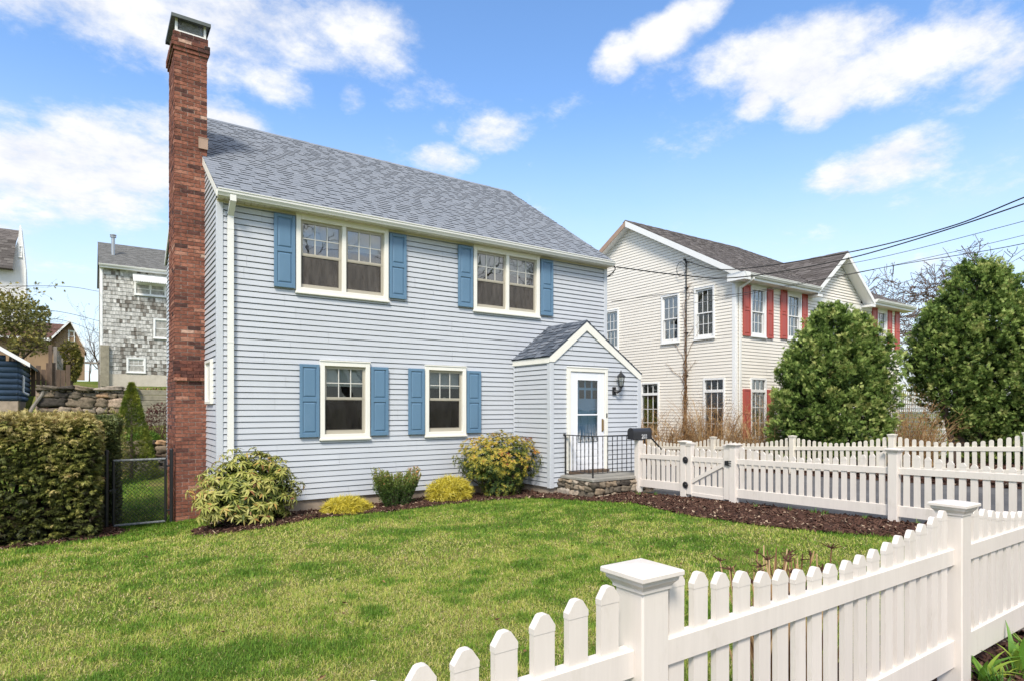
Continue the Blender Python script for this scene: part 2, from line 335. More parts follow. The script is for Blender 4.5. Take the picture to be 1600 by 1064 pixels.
class MB:
    """collects faces; build() links ONE mesh object"""
    def __init__(self, X=None):
        self.v, self.f, self.t = [], [], []
        self.X = X
    def add(self, vs, fs, tint=0.5):
        b = len(self.v)
        if self.X is not None:
            vs = [tuple(self.X @ Vector(p)) for p in vs]
        self.v.extend(vs)
        for f in fs:
            self.f.append(tuple(i + b for i in f))
            self.t.append(tint)
    def quad(self, a, b, c, d, tint=0.5):
        self.add([a, b, c, d], [(0, 1, 2, 3)], tint)
    def box(self, x0, x1, y0, y1, z0, z1, tint=0.5):
        self.add([(x0, y0, z0), (x1, y0, z0), (x1, y1, z0), (x0, y1, z0), (x0, y0, z1), (x1, y0, z1), (x1, y1, z1), (x0, y1, z1)],
                 [(0, 3, 2, 1), (4, 5, 6, 7), (0, 1, 5, 4), (1, 2, 6, 5), (2, 3, 7, 6), (3, 0, 4, 7)], tint)
    def bevbox(self, x0, x1, y0, y1, z0, z1, r=0.004, tint=0.5):
        """box with all twelve edges chamfered"""
        vs, idx = [], {}
        for sx in (0, 1):
            for sy in (0, 1):
                for sz in (0, 1):
                    c = ((x0, x1)[sx], (y0, y1)[sy], (z0, z1)[sz])
                    s = (1 - 2 * sx, 1 - 2 * sy, 1 - 2 * sz)
                    for ax in range(3):
                        p = [c[i] + s[i] * r if i != ax else c[i] for i in range(3)]
                        idx[(sx, sy, sz, ax)] = len(vs)
                        vs.append(tuple(p))
        fs = []
        def q(*k):
            fs.append(tuple(idx[i] for i in k))
        for ax in range(3):
            a, b = [i for i in range(3) if i != ax]
            for s in (0, 1):
                ks = []
                for (u, w) in ((0, 0), (1, 0), (1, 1), (0, 1)):
                    k = [0, 0, 0]
                    k[ax], k[a], k[b] = s, u, w
                    ks.append((*k, ax))
                q(*ks)
        for ax in range(3):       # edges along ax
            a, b = [i for i in range(3) if i != ax]
            for u in (0, 1):
                for w in (0, 1):
                    k0, k1 = [0, 0, 0], [0, 0, 0]
                    k0[a] = k1[a] = u
                    k0[b] = k1[b] = w
                    k0[ax], k1[ax] = 0, 1
                    q((*k0, a), (*k1, a), (*k1, b), (*k0, b))
        for sx in (0, 1):
            for sy in (0, 1):
                for sz in (0, 1):
                    q((sx, sy, sz, 0), (sx, sy, sz, 1), (sx, sy, sz, 2))
        self.add(vs, fs, tint)
    def prism(self, poly, n0, n1, tint=0.5, axis='y'):
        """poly in the plane across axis, extruded from n0 to n1"""
        k = len(poly)
        def P(p, d):
            return {'y': (p[0], d, p[1]), 'x': (d, p[0], p[1]), 'z': (p[0], p[1], d)}[axis]
        vs = [P(p, n0) for p in poly] + [P(p, n1) for p in poly]
        fs = [tuple(range(k)), tuple(range(2 * k - 1, k - 1, -1))]
        fs += [(i, i + k, (i + 1) % k + k, (i + 1) % k) for i in range(k)]
        self.add(vs, fs, tint)
    def tube(self, pts, r, n=6, tint=0.5, cap=True):
        pts = [Vector(p) for p in pts]
        rs = r if isinstance(r, (list, tuple)) else [r] * len(pts)
        vs, fs = [], []
        ref = None
        for i, p in enumerate(pts):
            d = (pts[min(i + 1, len(pts) - 1)] - pts[max(i - 1, 0)])
            if d.length < 1e-9:
                d = Vector((0, 0, 1))
            d.normalize()
            if ref is None:
                ref = d.orthogonal().normalized()
            ref = (ref - d * ref.dot(d))
            if ref.length < 1e-6:
                ref = d.orthogonal()
            ref.normalize()
            b = d.cross(ref)
            for k in range(n):
                a = 2 * PI * k / n
                vs.append(tuple(p + (ref * math.cos(a) + b * math.sin(a)) * rs[i]))
        for i in range(len(pts) - 1):
            for k in range(n):
                fs.append((i * n + k, i * n + (k + 1) % n, (i + 1) * n + (k + 1) % n, (i + 1) * n + k))
        if cap and n > 2:
            fs.append(tuple(range(n - 1, -1, -1)))
            e = (len(pts) - 1) * n
            fs.append(tuple(range(e, e + n)))
        self.add(vs, fs, tint)
    def lathe(self, prof, c, n=16, tint=0.5):
        vs, fs = [], []
        for r, z in prof:
            for k in range(n):
                a = 2 * PI * k / n
                vs.append((c[0] + r * math.cos(a), c[1] + r * math.sin(a), c[2] + z))
        for i in range(len(prof) - 1):
            for k in range(n):
                fs.append((i * n + k, i * n + (k + 1) % n, (i + 1) * n + (k + 1) % n, (i + 1) * n + k))
        self.add(vs, fs, tint)
    def build(self, name, mat, parent=None, smooth=False):
        me = bpy.data.meshes.new(name)
        me.from_pydata(self.v, [], self.f)
        a = me.attributes.new('tint', 'FLOAT', 'FACE')
        a.data.foreach_set('value', np.array(self.t, dtype=np.float32))
        me.materials.append(mat)
        me.update()
        if smooth:
            me.polygons.foreach_set('use_smooth', [True] * len(me.polygons))
        o = bpy.data.objects.new(name, me)
        COL.objects.link(o)
        if parent is not None:
            attach(o, parent)
        return o

def np_obj(name, V, F, tint, mat, parent=None, smooth=False):
    """fast mesh from arrays; F is (m, k) with one k"""
    me = bpy.data.meshes.new(name)
    V = np.ascontiguousarray(V, dtype=np.float32)
    F = np.ascontiguousarray(F, dtype=np.int32)
    m, k = F.shape
    me.vertices.add(len(V))
    me.vertices.foreach_set('co', V.ravel())
    me.loops.add(m * k)
    me.loops.foreach_set('vertex_index', F.ravel())
    me.polygons.add(m)
    me.polygons.foreach_set('loop_start', np.arange(0, m * k, k, dtype=np.int32))
    me.polygons.foreach_set('loop_total', np.full(m, k, dtype=np.int32))
    me.update(calc_edges=True)
    a = me.attributes.new('tint', 'FLOAT', 'FACE')
    a.data.foreach_set('value', np.ascontiguousarray(tint, dtype=np.float32))
    if smooth:
        me.polygons.foreach_set('use_smooth', np.ones(m, dtype=bool))
    me.materials.append(mat)
    o = bpy.data.objects.new(name, me)
    COL.objects.link(o)
    if parent is not None:
        attach(o, parent)
    return o

def nrm(a):
    return a / np.maximum(np.linalg.norm(a, axis=-1, keepdims=True), 1e-9)

def leaves(P, D, U, ln, wd, fold=0.25, droop=0.0):
    """folded diamond leaves: base P, axis D, face-up U -> V (5n), F (2n,4)"""
    n = len(P)
    D = nrm(D)
    S = nrm(np.cross(D, U))
    Un = nrm(np.cross(S, D))
    ln = np.broadcast_to(np.asarray(ln, float), (n,))[:, None]
    wd = np.broadcast_to(np.asarray(wd, float), (n,))[:, None]
    tip = P + D * ln - Un * ln * droop
    mid = P + D * ln * 0.52 - Un * wd * fold
    Lf = P + D * ln * 0.48 - S * wd * 0.5
    Rt = P + D * ln * 0.48 + S * wd * 0.5
    V = np.stack([P, Rt, tip, Lf, mid], 1).reshape(-1, 3)
    b = np.arange(n)[:, None] * 5
    F = np.concatenate([b + np.array([[0, 1, 2, 4]]), b + np.array([[0, 4, 2, 3]])], 1).reshape(-1, 4)
    return V, F

def rand_dirs(n):
    return nrm(RNG.normal(size=(n, 3)))

_perm = np.random.default_rng(5).random((64, 64, 64)).astype(np.float32)
def vnoise(P, s):
    """smooth value noise in 3-D, 0..1"""
    p = np.asarray(P, float) * s + 100.0
    i = np.floor(p).astype(int)
    f = p - i
    f = f * f * (3 - 2 * f)
    r = 0
    for dx in (0, 1):
        for dy in (0, 1):
            for dz in (0, 1):
                w = (f[:, 0] if dx else 1 - f[:, 0]) * (f[:, 1] if dy else 1 - f[:, 1]) * (f[:, 2] if dz else 1 - f[:, 2])
                r = r + w * _perm[(i[:, 0] + dx) % 64, (i[:, 1] + dy) % 64, (i[:, 2] + dz) % 64]
    return r
def fbm(P, s, o=3):
    r, a, t = 0, 1.0, 0
    for k in range(o):
        r = r + a * vnoise(P, s * 2 ** k + 0.13 * k)
        t += a
        a *= 0.5
    return r / t

# ------------------------------------------------------------------ the lie of the land
def sstep(a, b, x):
    t = np.clip((x - a) / (b - a), 0, 1)
    return t * t * (3 - 2 * t)

def G(x, y):
    x = np.asarray(x, float)
    y = np.asarray(y, float)
    yc = np.clip(y, -14, 3)
    z = 0.02 + 0.012 * (np.clip(x, -8, 16) - 2) - 0.028 * yc
    z = z - 0.09 * sstep(1.0, -1.2, x) * sstep(-2.5, 1.0, y)
    back = sstep(6, 4, x)                     # the hill only rises at the back left
    z = z + back * (0.30 * sstep(2, 9, y) + 0.72 * sstep(9.30, 9.55, y) + 0.40 * sstep(9.6, 13.8, y)
                    + 1.1 * sstep(14.05, 14.35, y) * sstep(-3.5, -3.25, x) + 1.1 * sstep(15, 18, y) * sstep(-3.25, -3.5, x) + 0.75 * sstep(15, 31, y) + 0.75 * sstep(33, 41, y))
    z = z + 0.012 * np.sin(x * 2.1 + 0.7 * y) * sstep(-9, -7, y)
    return z
def g(x, y):
    return float(G(x, y))
# ------------------------------------------------------------------ building kit
def frame(O, into):
    """local x runs to the right along a wall seen from outside, y goes into the wall"""
    into = Vector(into).normalized()
    u = into.cross(Vector((0, 0, 1)))
    m = Matrix.Identity(4)
    for i in range(3):
        m[i][0], m[i][1], m[i][2], m[i][3] = u[i], into[i], (0, 0, 1)[i], O[i]
    return m

def cut(a, b, holes):
    segs = [(a, b)]
    for h0, h1 in holes:
        nx = []
        for s0, s1 in segs:
            if h1 <= s0 or h0 >= s1:
                nx.append((s0, s1))
            else:
                if h0 > s0: nx.append((s0, h0))
                if h1 < s1: nx.append((h1, s1))
        segs = nx
    return segs

def siding(mb, z0, z1, lo, hi, openings=(), e=0.1016, lip=0.021, groove=0.0155):
    """lapped courses in mb's local frame; lo(z), hi(z) bound the wall; openings (x0,x1,z0,z1)"""
    k = 0
    zb = z0
    while zb < z1 - 0.005:
        zt = min(zb + e, z1)
        zp = zt - groove if zt - zb > 2 * groove else zt
        br = sorted({zb, zp} | {z for o in openings for z in (o[2], o[3]) if zb < z < zp})
        d = lambda z: -(lip + (0.004 - lip) * (z - zb) / e)
        if k % 2 == 0:      # panels are two courses tall and about three and a half metres long
            jits = [random.uniform(-0.0022, 0.0022) for _ in range(7)]
            joints = []
            j = -12 + random.uniform(0, 3.6)
            while j < 30:
                joints.append(j)
                j += random.uniform(2.6, 3.7)
        for a, b in zip(br[:-1], br[1:]):
            zm = (a + b) / 2
            holes = [(o[0], o[1]) for o in openings if o[2] < zm < o[3]]
            runs = []
            for s0, s1 in cut(min(lo(a), lo(b)), max(hi(a), hi(b)), holes):
                for j in joints:
                    if s0 + 0.15 < j < s1 - 0.15:
                        runs.append((s0, j - 0.0012))
                        s0 = j + 0.0012
                runs.append((s0, s1))
            for s0, s1 in runs:
                jit = jits[int(s0 * 7.3 + 60) % len(jits)]
                if s1 - s0 < 0.004:
                    continue
                l0, l1 = max(s0, lo(a)), max(s0, lo(b))
                h0, h1 = min(s1, hi(a)), min(s1, hi(b))
                if h0 - l0 < 0.002 and h1 - l1 < 0.002:
                    continue
                h0, h1 = max(h0, l0), max(h1, l1)
                mb.quad((l0, d(a) + jit, a), (h0, d(a) + jit, a), (h1, d(b), b), (l1, d(b), b))
                if a == zb:
                    mb.quad((l0, 0.035, a), (h0, 0.035, a), (h0, d(a) + jit, a), (l0, d(a) + jit, a))
                if b == zp and zp < zt:
                    mb.quad((l1, d(b), b), (h1, d(b), b), (h1, 0.035, b), (l1, 0.035, b))
                    mb.quad((l1, 0.035, b), (h1, 0.035, b), (h1, 0.035, zt), (l1, 0.035, zt))
        zb += e
        k += 1

def shingles(mb, vlen, lo, hi, e=0.143, tint=0.5, spread=0.2, wmin=0.1, wmax=0.32, lift=0.012):
    """laminated shingle tabs in mb's local frame: x along the eave, y up the slope, z out of the roof"""
    k, v = 0, -0.02
    while v < vlen:
        v1 = min(v + e, vlen)
        a, b = lo(v), hi(v)
        a1, b1 = lo(v1), hi(v1)
        x = a + random.uniform(-wmax, 0)
        hi_tab = random.random() < 0.5
        course = random.uniform(-0.025, 0.025)
        while x < b:
            w = random.uniform(wmin, wmax)
            x0, x1 = max(x, a), min(x + w, b)
            if x1 - x0 > 0.003:
                hh = lift * (1.5 if hi_tab else 0.55) + random.uniform(0, 0.002)
                t = tint + course + random.uniform(-spread, spread) + (0.03 if hi_tab else -0.04)
                y0, y1 = max(x0, a1), min(x1, b1)
                y1 = max(y1, y0)
                mb.add([(x0, v, hh), (x1, v, hh), (y1, v1 + 0.01, 0.003), (y0, v1 + 0.01, 0.003), (x0, v, -0.004), (x1, v, -0.004)],
                       [(0, 1, 2, 3)], min(1, max(0.17, t)))
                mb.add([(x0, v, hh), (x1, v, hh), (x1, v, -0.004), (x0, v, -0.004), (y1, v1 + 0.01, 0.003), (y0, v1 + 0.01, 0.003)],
                       [(3, 2, 1, 0), (0, 5, 3), (1, 2, 4)], random.uniform(0, 0.08))  # butt edges near-black: printed shadow band, also painted in for shade under tabs
            x += w
            hi_tab = not hi_tab
        v += e
        k += 1

def roof_frame(O, along, up):
    along, up = Vector(along).normalized(), Vector(up).normalized()
    n = along.cross(up)
    m = Matrix.Identity(4)
    for i in range(3):
        m[i][0], m[i][1], m[i][2], m[i][3] = along[i], up[i], n[i], O[i]
    return m

def bricks(mb, x0, x1, y0, y1, z0, z1, course=0.0672, L_=0.214, joint=0.0125, out=0.005, dark=0.0, seed=1):
    """four faces of brickwork, each brick a block of its own"""
    r = random.Random(seed)
    n = max(1, round((z1 - z0) / course))
    ch = (z1 - z0) / n
    for k in range(n):
        a, b = z0 + k * ch, z0 + (k + 1) * ch - joint
        band = 0.10 * math.sin(k * 0.31 + seed) + r.uniform(-0.04, 0.04)
        for side in range(4):
            ln = (x1 - x0) if side in (0, 2) else (y1 - y0)
            off = (k % 2) * L_ * 0.5 + (0.03 if side in (1, 3) else 0)
            s = -off
            while s < ln:
                s0, s1 = max(s, 0), min(s + L_ - joint, ln)
                if s1 - s0 > 0.012:
                    t = 0.53 + band - dark + r.gauss(0, 0.115)
                    if r.random() < 0.025: t = r.uniform(0.8, 1.0)
                    if r.random() < 0.07: t = r.uniform(0.1, 0.3)
                    t = min(1, max(0, t))
                    o = out + r.uniform(-0.0025, 0.003)
                    zz0, zz1 = a + r.uniform(-.001, .001), b + r.uniform(-.001, .001)
                    if side == 0:
                        mb.box(x0 + s0, x0 + s1, y0 - o, y0 + 0.03, zz0, zz1, t)
                    elif side == 2:
                        mb.box(x0 + s0, x0 + s1, y1 - 0.03, y1 + o, zz0, zz1, t)
                    elif side == 1:
                        mb.box(x0 - o, x0 + 0.03, y0 + s0, y0 + s1, zz0, zz1, t)
                    else:
                        mb.box(x1 - 0.03, x1 + o, y0 + s0, y0 + s1, zz0, zz1, t)
                s += L_

def shutter(parent, X, w, h, mat):
    m = MB(X)
    m.box(0.006, w - 0.006, -0.034, 0.0, 0.006, h - 0.006)
    sw, rail = w * 0.15, 0.075
    zm = h * 0.515
    m.bevbox(0, sw, -0.052, -0.018, 0, h, 0.004)
    m.bevbox(w - sw, w, -0.052, -0.018, 0, h, 0.004)
    for a, b in ((0, rail), (zm - rail * 0.5, zm + rail * 0.5), (h - rail * 0.75, h)):
        m.bevbox(sw, w - sw, -0.0515, -0.018, a + 0.0005, b - 0.0005, 0.003)
    for a, b in ((rail, zm - rail * 0.5), (zm + rail * 0.5, h - rail * 0.75)):
        p0, p1, q0, q1 = sw + 0.012, w - sw - 0.012, a + 0.014, b - 0.014
        i = 0.022
        m.add([(p0, -0.034, q0), (p1, -0.034, q0), (p1, -0.034, q1), (p0, -0.034, q1),
               (p0 + i, -0.047, q0 + i), (p1 - i, -0.047, q0 + i), (p1 - i, -0.047, q1 - i), (p0 + i, -0.047, q1 - i)],
              [(4, 5, 6, 7), (0, 1, 5, 4), (1, 2, 6, 5), (2, 3, 7, 6), (3, 0, 4, 7)])
    return m.build('shutter', mat, parent)

def rect_ring(m, x0, x1, z0, z1, wl, wr, wb, wt, y0, y1, r=0.004):
    m.bevbox(x0, x0 + wl, y0, y1, z0, z1, r)
    m.bevbox(x1 - wr, x1, y0, y1, z0, z1, r)
    m.bevbox(x0 + wl, x1 - wr, y0 + 0.001, y1 - 0.001, z0, z0 + wb, r)
    m.bevbox(x0 + wl, x1 - wr, y0 + 0.001, y1 - 0.001, z1 - wt, z1, r)

def sash_unit(win, X, x0, x1, z0, z1, style):
    """a double-hung unit inside x0..x1, z0..z1 of the window part win"""
    zm = z0 + (z1 - z0) * style.get('split', 0.5)
    st = 0.045
    s = MB(X)
    rect_ring(s, x0, x1, zm - 0.02, z1, st, st, 0.04, 0.05, 0.004, 0.034, 0.003)          # upper, outer
    rect_ring(s, x0 + 0.002, x1 - 0.002, z0, zm + 0.022, st, st, 0.085, 0.042, 0.036, 0.066, 0.003)
    s.box((x0 + x1) / 2 - 0.025, (x0 + x1) / 2 + 0.025, 0.030, 0.040, zm + 0.02, zm + 0.045)   # lock
    s.build('sash', style['sash'], win)
    mu = MB(X)
    def grid(a0, a1, b0, b1, y, nx, nz):
        for i in range(1, nx):
            x = a0 + (a1 - a0) * i / nx
            mu.box(x - 0.008, x + 0.008, y, y + 0.012, b0, b1)
        for i in range(1, nz):
            z = b0 + (b1 - b0) * i / nz
            mu.box(a0, a1, y + 0.001, y + 0.011, z - 0.008, z + 0.008)
    grid(x0 + st, x1 - st, zm + 0.02, z1 - 0.05, 0.010, style.get('nx', 3), style.get('nz', 2))
    if style.get('lower_grid'):
        grid(x0 + st, x1 - st, z0 + 0.085, zm - 0.02, 0.040, style.get('nx', 3), style.get('nz', 2))
    mu.build('muntin', style['muntin'], win)
    gl = MB(X)
    gl.box(x0 + st - 0.003, x1 - st + 0.003, 0.023, 0.027, zm + 0.018, z1 - 0.048)
    gl.box(x0 + st - 0.003, x1 - st + 0.003, 0.053, 0.057, z0 + 0.083, zm - 0.018)
    gl.build('glass', style['glass'], win)
    if style.get('screen'):
        sc = MB(X)
        sc.quad((x0 + 0.01, 0.016, z0 + 0.05), (x1 - 0.03, 0.016, z0 + 0.05), (x1 - 0.03, 0.016, zm - 0.018), (x0 + 0.01, 0.016, zm - 0.018))
        sc.build('insect_screen', style['screen'], win)
        fr = MB(X)
        rect_ring(fr, x0 + 0.001, x1 - 0.001, z0 + 0.001, zm - 0.021, 0.022, 0.05, 0.07, 0.012, 0.006, 0.022, 0.002)
        fr.build('screen_frame', style['sash'], win)
    if style.get('blind'):
        bl = MB(X)
        f = style['blind']
        zb = z1 - 0.04 - (z1 - z0) * f
        n = max(2, int((z1 - zb) / 0.05))
        for i in range(n):
            a = zb + (z1 - 0.03 - zb) * i / n
            bl.quad((x0 + 0.02, 0.10, a), (x1 - 0.02, 0.10, a), (x1 - 0.02, 0.085, a + (z1 - zb) / n * 0.93), (x0 + 0.02, 0.085, a + (z1 - zb) / n * 0.93))
        bl.build('blind', style.get('blind_mat', M['blind']), win)
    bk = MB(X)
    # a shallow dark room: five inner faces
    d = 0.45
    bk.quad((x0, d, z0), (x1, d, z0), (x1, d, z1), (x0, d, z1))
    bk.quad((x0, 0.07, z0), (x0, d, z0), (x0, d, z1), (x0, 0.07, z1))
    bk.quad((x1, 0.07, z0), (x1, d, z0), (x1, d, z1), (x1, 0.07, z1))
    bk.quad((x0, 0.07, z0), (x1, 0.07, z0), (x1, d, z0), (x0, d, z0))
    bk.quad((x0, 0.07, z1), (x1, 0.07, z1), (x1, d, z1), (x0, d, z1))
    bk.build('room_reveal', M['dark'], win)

def window(parent, X, w, h, style, units=1, case=0.085, sill=True):
    """window part with its casing as mesh; origin of X at the outer lower-left corner of the casing"""
    c = MB(X)
    rect_ring(c, 0, w, 0, h, case, case, case, case, -0.055, 0.03, 0.005)
    if sill:
        c.bevbox(-0.015, w + 0.015, -0.075, -0.02, -0.028, 0.012, 0.005)
        c.bevbox(-0.01, w + 0.01, -0.068, -0.02, h - 0.005, h + 0.018, 0.004)
    inner = (w - 2 * case)
    mull = 0.075
    uw = (inner - mull * (units - 1)) / units
    for i in range(1, units):
        a = case + i * uw + (i - 1) * mull
        c.bevbox(a, a + mull, -0.046, 0.03, case, h - case, 0.004)
    win = c.build('window', style['case'], parent)
    for i in range(units):
        a = case + i * (uw + mull)
        sash_unit(win, X, a, a + uw, case, h - case, style)
    return win

# ------------------------------------------------------------------ OUR HOUSE (front-left corner at the origin)
W_, D_ = 8.82, 8.0
YB = 8.12                  # rear eave
ZS = 0.257                 # foot of the siding
EAVE_Z, SOF_Z = 5.50, 5.375
RIDGE_Y, RIDGE_Z = 4.27, 8.52
PITCH = (RIDGE_Z - EAVE_Z) / (RIDGE_Y + 0.25)
house = thing('house', 'pale blue-grey clapboard house with blue shutters, grey shingle roof and a tall red brick chimney', 'house', (0, 0, 0))

UP_WINS = [(1.270, 3.980, 1.760, 1.390), (4.962, 3.980, 1.762, 1.375)]
LO_WINS = [(1.700, 1.345, 0.952, 1.425), (3.822, 1.345, 0.956, 1.425)]
ops = [(x + 0.05, x + w - 0.05, z + 0.05, z + h - 0.05) for x, z, w, h in UP_WINS + LO_WINS]
PX0, PX1, PY = 6.03, 8.63, -1.31        # entry vestibule
wl = MB(frame((0, 0, 0), (0, 1, 0)))
siding(wl, ZS, SOF_Z + 0.01, lambda z: 0.07, lambda z: W_ - 0.07, ops)
wl.X = frame((0, 0, 0), (1, 0, 0))       # left gable wall: x runs from back (-) ... towards the viewer
rk = lambda z: max(0.0, (z - EAVE_Z) / PITCH - 0.25) if z > EAVE_Z - 0.2 else 0.0
sw_op = (-1.0, -0.38, 1.98, 2.75)
siding(wl, ZS, RIDGE_Z - 0.1, lambda z: -(D_ - rk(z)), lambda z: -max(0.07, rk(z)), [(-0.97, -0.41, 2.02, 2.71)])
wl.X = frame((W_, 0, 0), (-1, 0, 0))
siding(wl, ZS, RIDGE_Z - 0.1, lambda z: rk(z), lambda z: D_ - max(0.07, rk(z)))
wl.X = None
wl.quad((0.0, D_, ZS), (W_, D_, ZS), (W_, D_, EAVE_Z), (0, D_, EAVE_Z))
wall = wl.build('wall', M['siding'], house)
fd = MB()
fd.box(0.03, W_ - 0.03, 0.03, D_ - 0.03, -0.9, ZS + 0.01)
fd.build('foundation', M['concrete'], house)
for x0, x1 in ((-0.024, 0.078), (W_ - 0.078, W_ + 0.024)):
    cb = MB()
    cb.bevbox(x0, x1, -0.030, 0.07, ZS - 0.01, SOF_Z - 0.002, 0.006)
    cb.build('corner_board', M['siding_trim'], house)

# main roof
slope = Vector((0, RIDGE_Y + 0.25, RIDGE_Z - EAVE_Z))
SL = slope.length
rf = MB()
rf.X = roof_frame((-0.055, -0.25, EAVE_Z), (1, 0, 0), slope)
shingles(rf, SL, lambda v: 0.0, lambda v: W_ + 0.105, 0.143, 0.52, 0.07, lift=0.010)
rf.X = None
# deck under the tabs and the rear slope
def deck(mb, x0, x1, ya, za, yb, zb, t=0.11):
    mb.prism([(ya, za), (yb, zb), (yb, zb - t), (ya, za - t)], x0, x1, 0.4, 'x')
deck(rf, -0.05, W_ + 0.045, -0.235, EAVE_Z - 0.006, RIDGE_Y, RIDGE_Z - 0.006)
ZBK = RIDGE_Z - (YB - RIDGE_Y) * PITCH
deck(rf, -0.05, W_ + 0.045, RIDGE_Y + 0.001, RIDGE_Z - 0.006, YB, ZBK - 0.006)
roof = rf.build('roof', M['shingle'], house)
rc = MB()
x = -0.05
while x < W_ + 0.04:
    x2 = min(x + 0.2, W_ + 0.05)
    h = 0.02 + random.uniform(0, 0.006)
    rc.prism([(RIDGE_Y - 0.13, RIDGE_Z - 0.13 * PITCH + 0.012), (RIDGE_Y, RIDGE_Z + h), (RIDGE_Y + 0.13, RIDGE_Z - 0.13 * PITCH + 0.012), (RIDGE_Y, RIDGE_Z - 0.01)], x, x2, random.uniform(0.3, 0.6), 'x')
    x = x2
rc.build('ridge_cap', M['shingle'], roof)
# rake boards on both gable ends
for xs in (-0.056, W_ + 0.026):
    rb = MB()
    rb.prism([(-0.24, EAVE_Z - 0.135), (-0.24, EAVE_Z - 0.012), (RIDGE_Y, RIDGE_Z - 0.015), (RIDGE_Y, RIDGE_Z - 0.17)], xs, xs + 0.03, 0.5, 'x')
    rb.prism([(YB, ZBK - 0.135), (YB, ZBK - 0.012), (RIDGE_Y + 0.001, RIDGE_Z - 0.015), (RIDGE_Y + 0.001, RIDGE_Z - 0.17)], xs, xs + 0.03, 0.5, 'x')
    rb.build('rake_board', M['cream_trim'], house)
# soffit of grooved panels, fascia, gutter
so = MB()
x = -0.02
while x < W_ + 0.02:
    x1 = min(x + 0.098, W_ + 0.02)
    so.box(x, x1, -0.20, 0.0, SOF_Z, SOF_Z + 0.02)
    so.box(x1, x1 + 0.008, -0.20, 0.0, SOF_Z + 0.012, SOF_Z + 0.02)
    x = x1 + 0.008
so.box(-0.02, W_ + 0.02, -0.012 - 0.02, -0.004 - 0.02, SOF_Z - 0.03, SOF_Z - 0.001)
so.build('soffit', M['soffit'], house)
fa = MB()
fa.box(-0.03, W_ + 0.02, -0.222, -0.20, SOF_Z - 0.005, EAVE_Z - 0.02)
fa.build('fascia', M['cream_trim'], house)
def gutter(parent, x0, x1, y, zt, mat, name='gutter'):
    """K-profile trough against y, open at the top"""
    prof = [(0, 0), (-0.0, -0.105), (-0.062, -0.105), (-0.072, -0.085), (-0.098, -0.050), (-0.100, -0.018), (-0.112, -0.010), (-0.112, 0.004),
            (-0.104, 0.004), (-0.092, -0.020), (-0.066, -0.085), (-0.008, -0.095), (-0.008, 0)]
    m = MB()
    m.prism([(y + a, zt + b) for a, b in prof], x0, x1, 0.5, 'x')
    for xx in (x0 - 0.003, x1):
        m.prism([(y + a, zt + b) for a, b in prof[:8]], xx, xx + 0.003, 0.5, 'x')
    return m.build(name, mat, parent)
gutter(house, -0.045, W_ + 0.02, -0.224, 5.487, M['gutter'])
dsp = MB()
def rect_pipe(m, pts, w, d):
    """rectangular downpipe through points in a y-z plane at x centre pts[i][0]"""
    for p, q in zip(pts[:-1], pts[1:]):
        p, q = Vector(p), Vector(q)
        dv = (q - p).normalized()
        s = Vector((1, 0, 0))
        nn = dv.cross(s)
        vs = []
        for c in (p - dv * 0.012, q + dv * 0.012):
            for a, b in ((-1, -1), (1, -1), (1, 1), (-1, 1)):
                vs.append(tuple(c + s * a * w / 2 + nn * b * d / 2))
        m.add(vs, [(0, 1, 2, 3), (7, 6, 5, 4), (0, 4, 5, 1), (1, 5, 6, 2), (2, 6, 7, 3), (3, 7, 4, 0)])
rect_pipe(dsp, [(0.185, -0.278, 5.42), (0.185, -0.278, 5.33), (0.185, -0.062, 5.14), (0.185, -0.062, 0.42), (0.185, -0.25, 0.20)], 0.095, 0.062)
for z in (4.9, 3.0, 1.2):
    dsp.box(0.135, 0.235, -0.096, -0.02, z, z + 0.03)
dsp.build('downspout', M['gutter'], house)

st_lo = dict(case=M['cream_trim'], sash=M['sash'], muntin=M['muntin'], glass=M['glass'], screen=M['screen'], blind=0.26, split=0.53)
st_up = dict(case=M['cream_trim'], sash=M['sash'], muntin=M['muntin'], glass=M['glass_high'], screen=M['screen_pale'], blind=0.30, split=0.50)
for (x, z, w, h) in UP_WINS:
    window(house, frame((x, 0, z), (0, 1, 0)), w, h, st_up, 2)
for (x, z, w, h) in LO_WINS:
    window(house, frame((x, 0, z), (0, 1, 0)), w, h, st_lo, 1)
for x0, x1, z0, z1 in ((0.888, 1.250, 4.028, 5.315), (3.048, 3.403, 4.045, 5.315), (4.582, 4.935, 4.030, 5.315), (6.752, 7.103, 4.035, 5.315),
                       (1.330, 1.680, 1.385, 2.702), (2.670, 3.021, 1.385, 2.702), (3.449, 3.800, 1.385, 2.702), (4.794, 5.134, 1.385, 2.702)):
    shutter(house, frame((x0, -0.020, z0), (0, 1, 0)), x1 - x0, z1 - z0, M['blue'])
# the narrow blind window on the gable wall
sd = MB(frame((0, 0, 0), (1, 0, 0)))
rect_ring(sd, sw_op[0], sw_op[1], sw_op[2], sw_op[3], 0.05, 0.05, 0.05, 0.05, -0.06, 0.0, 0.004)
sd.box(sw_op[0] + 0.05, sw_op[1] - 0.05, -0.025, 0.0, sw_op[2] + 0.05, sw_op[3] - 0.05)
sd.build('side_window', M['cream_trim'], house)

# chimney
CX0, CX1 = -0.505, 0.02
ch = MB()
bricks(ch, CX0, CX1, 1.14, 2.50, -0.75, 2.40, seed=3)
bricks(ch, CX0, CX1, 1.30, 2.20, 2.66, 8.36, seed=5)
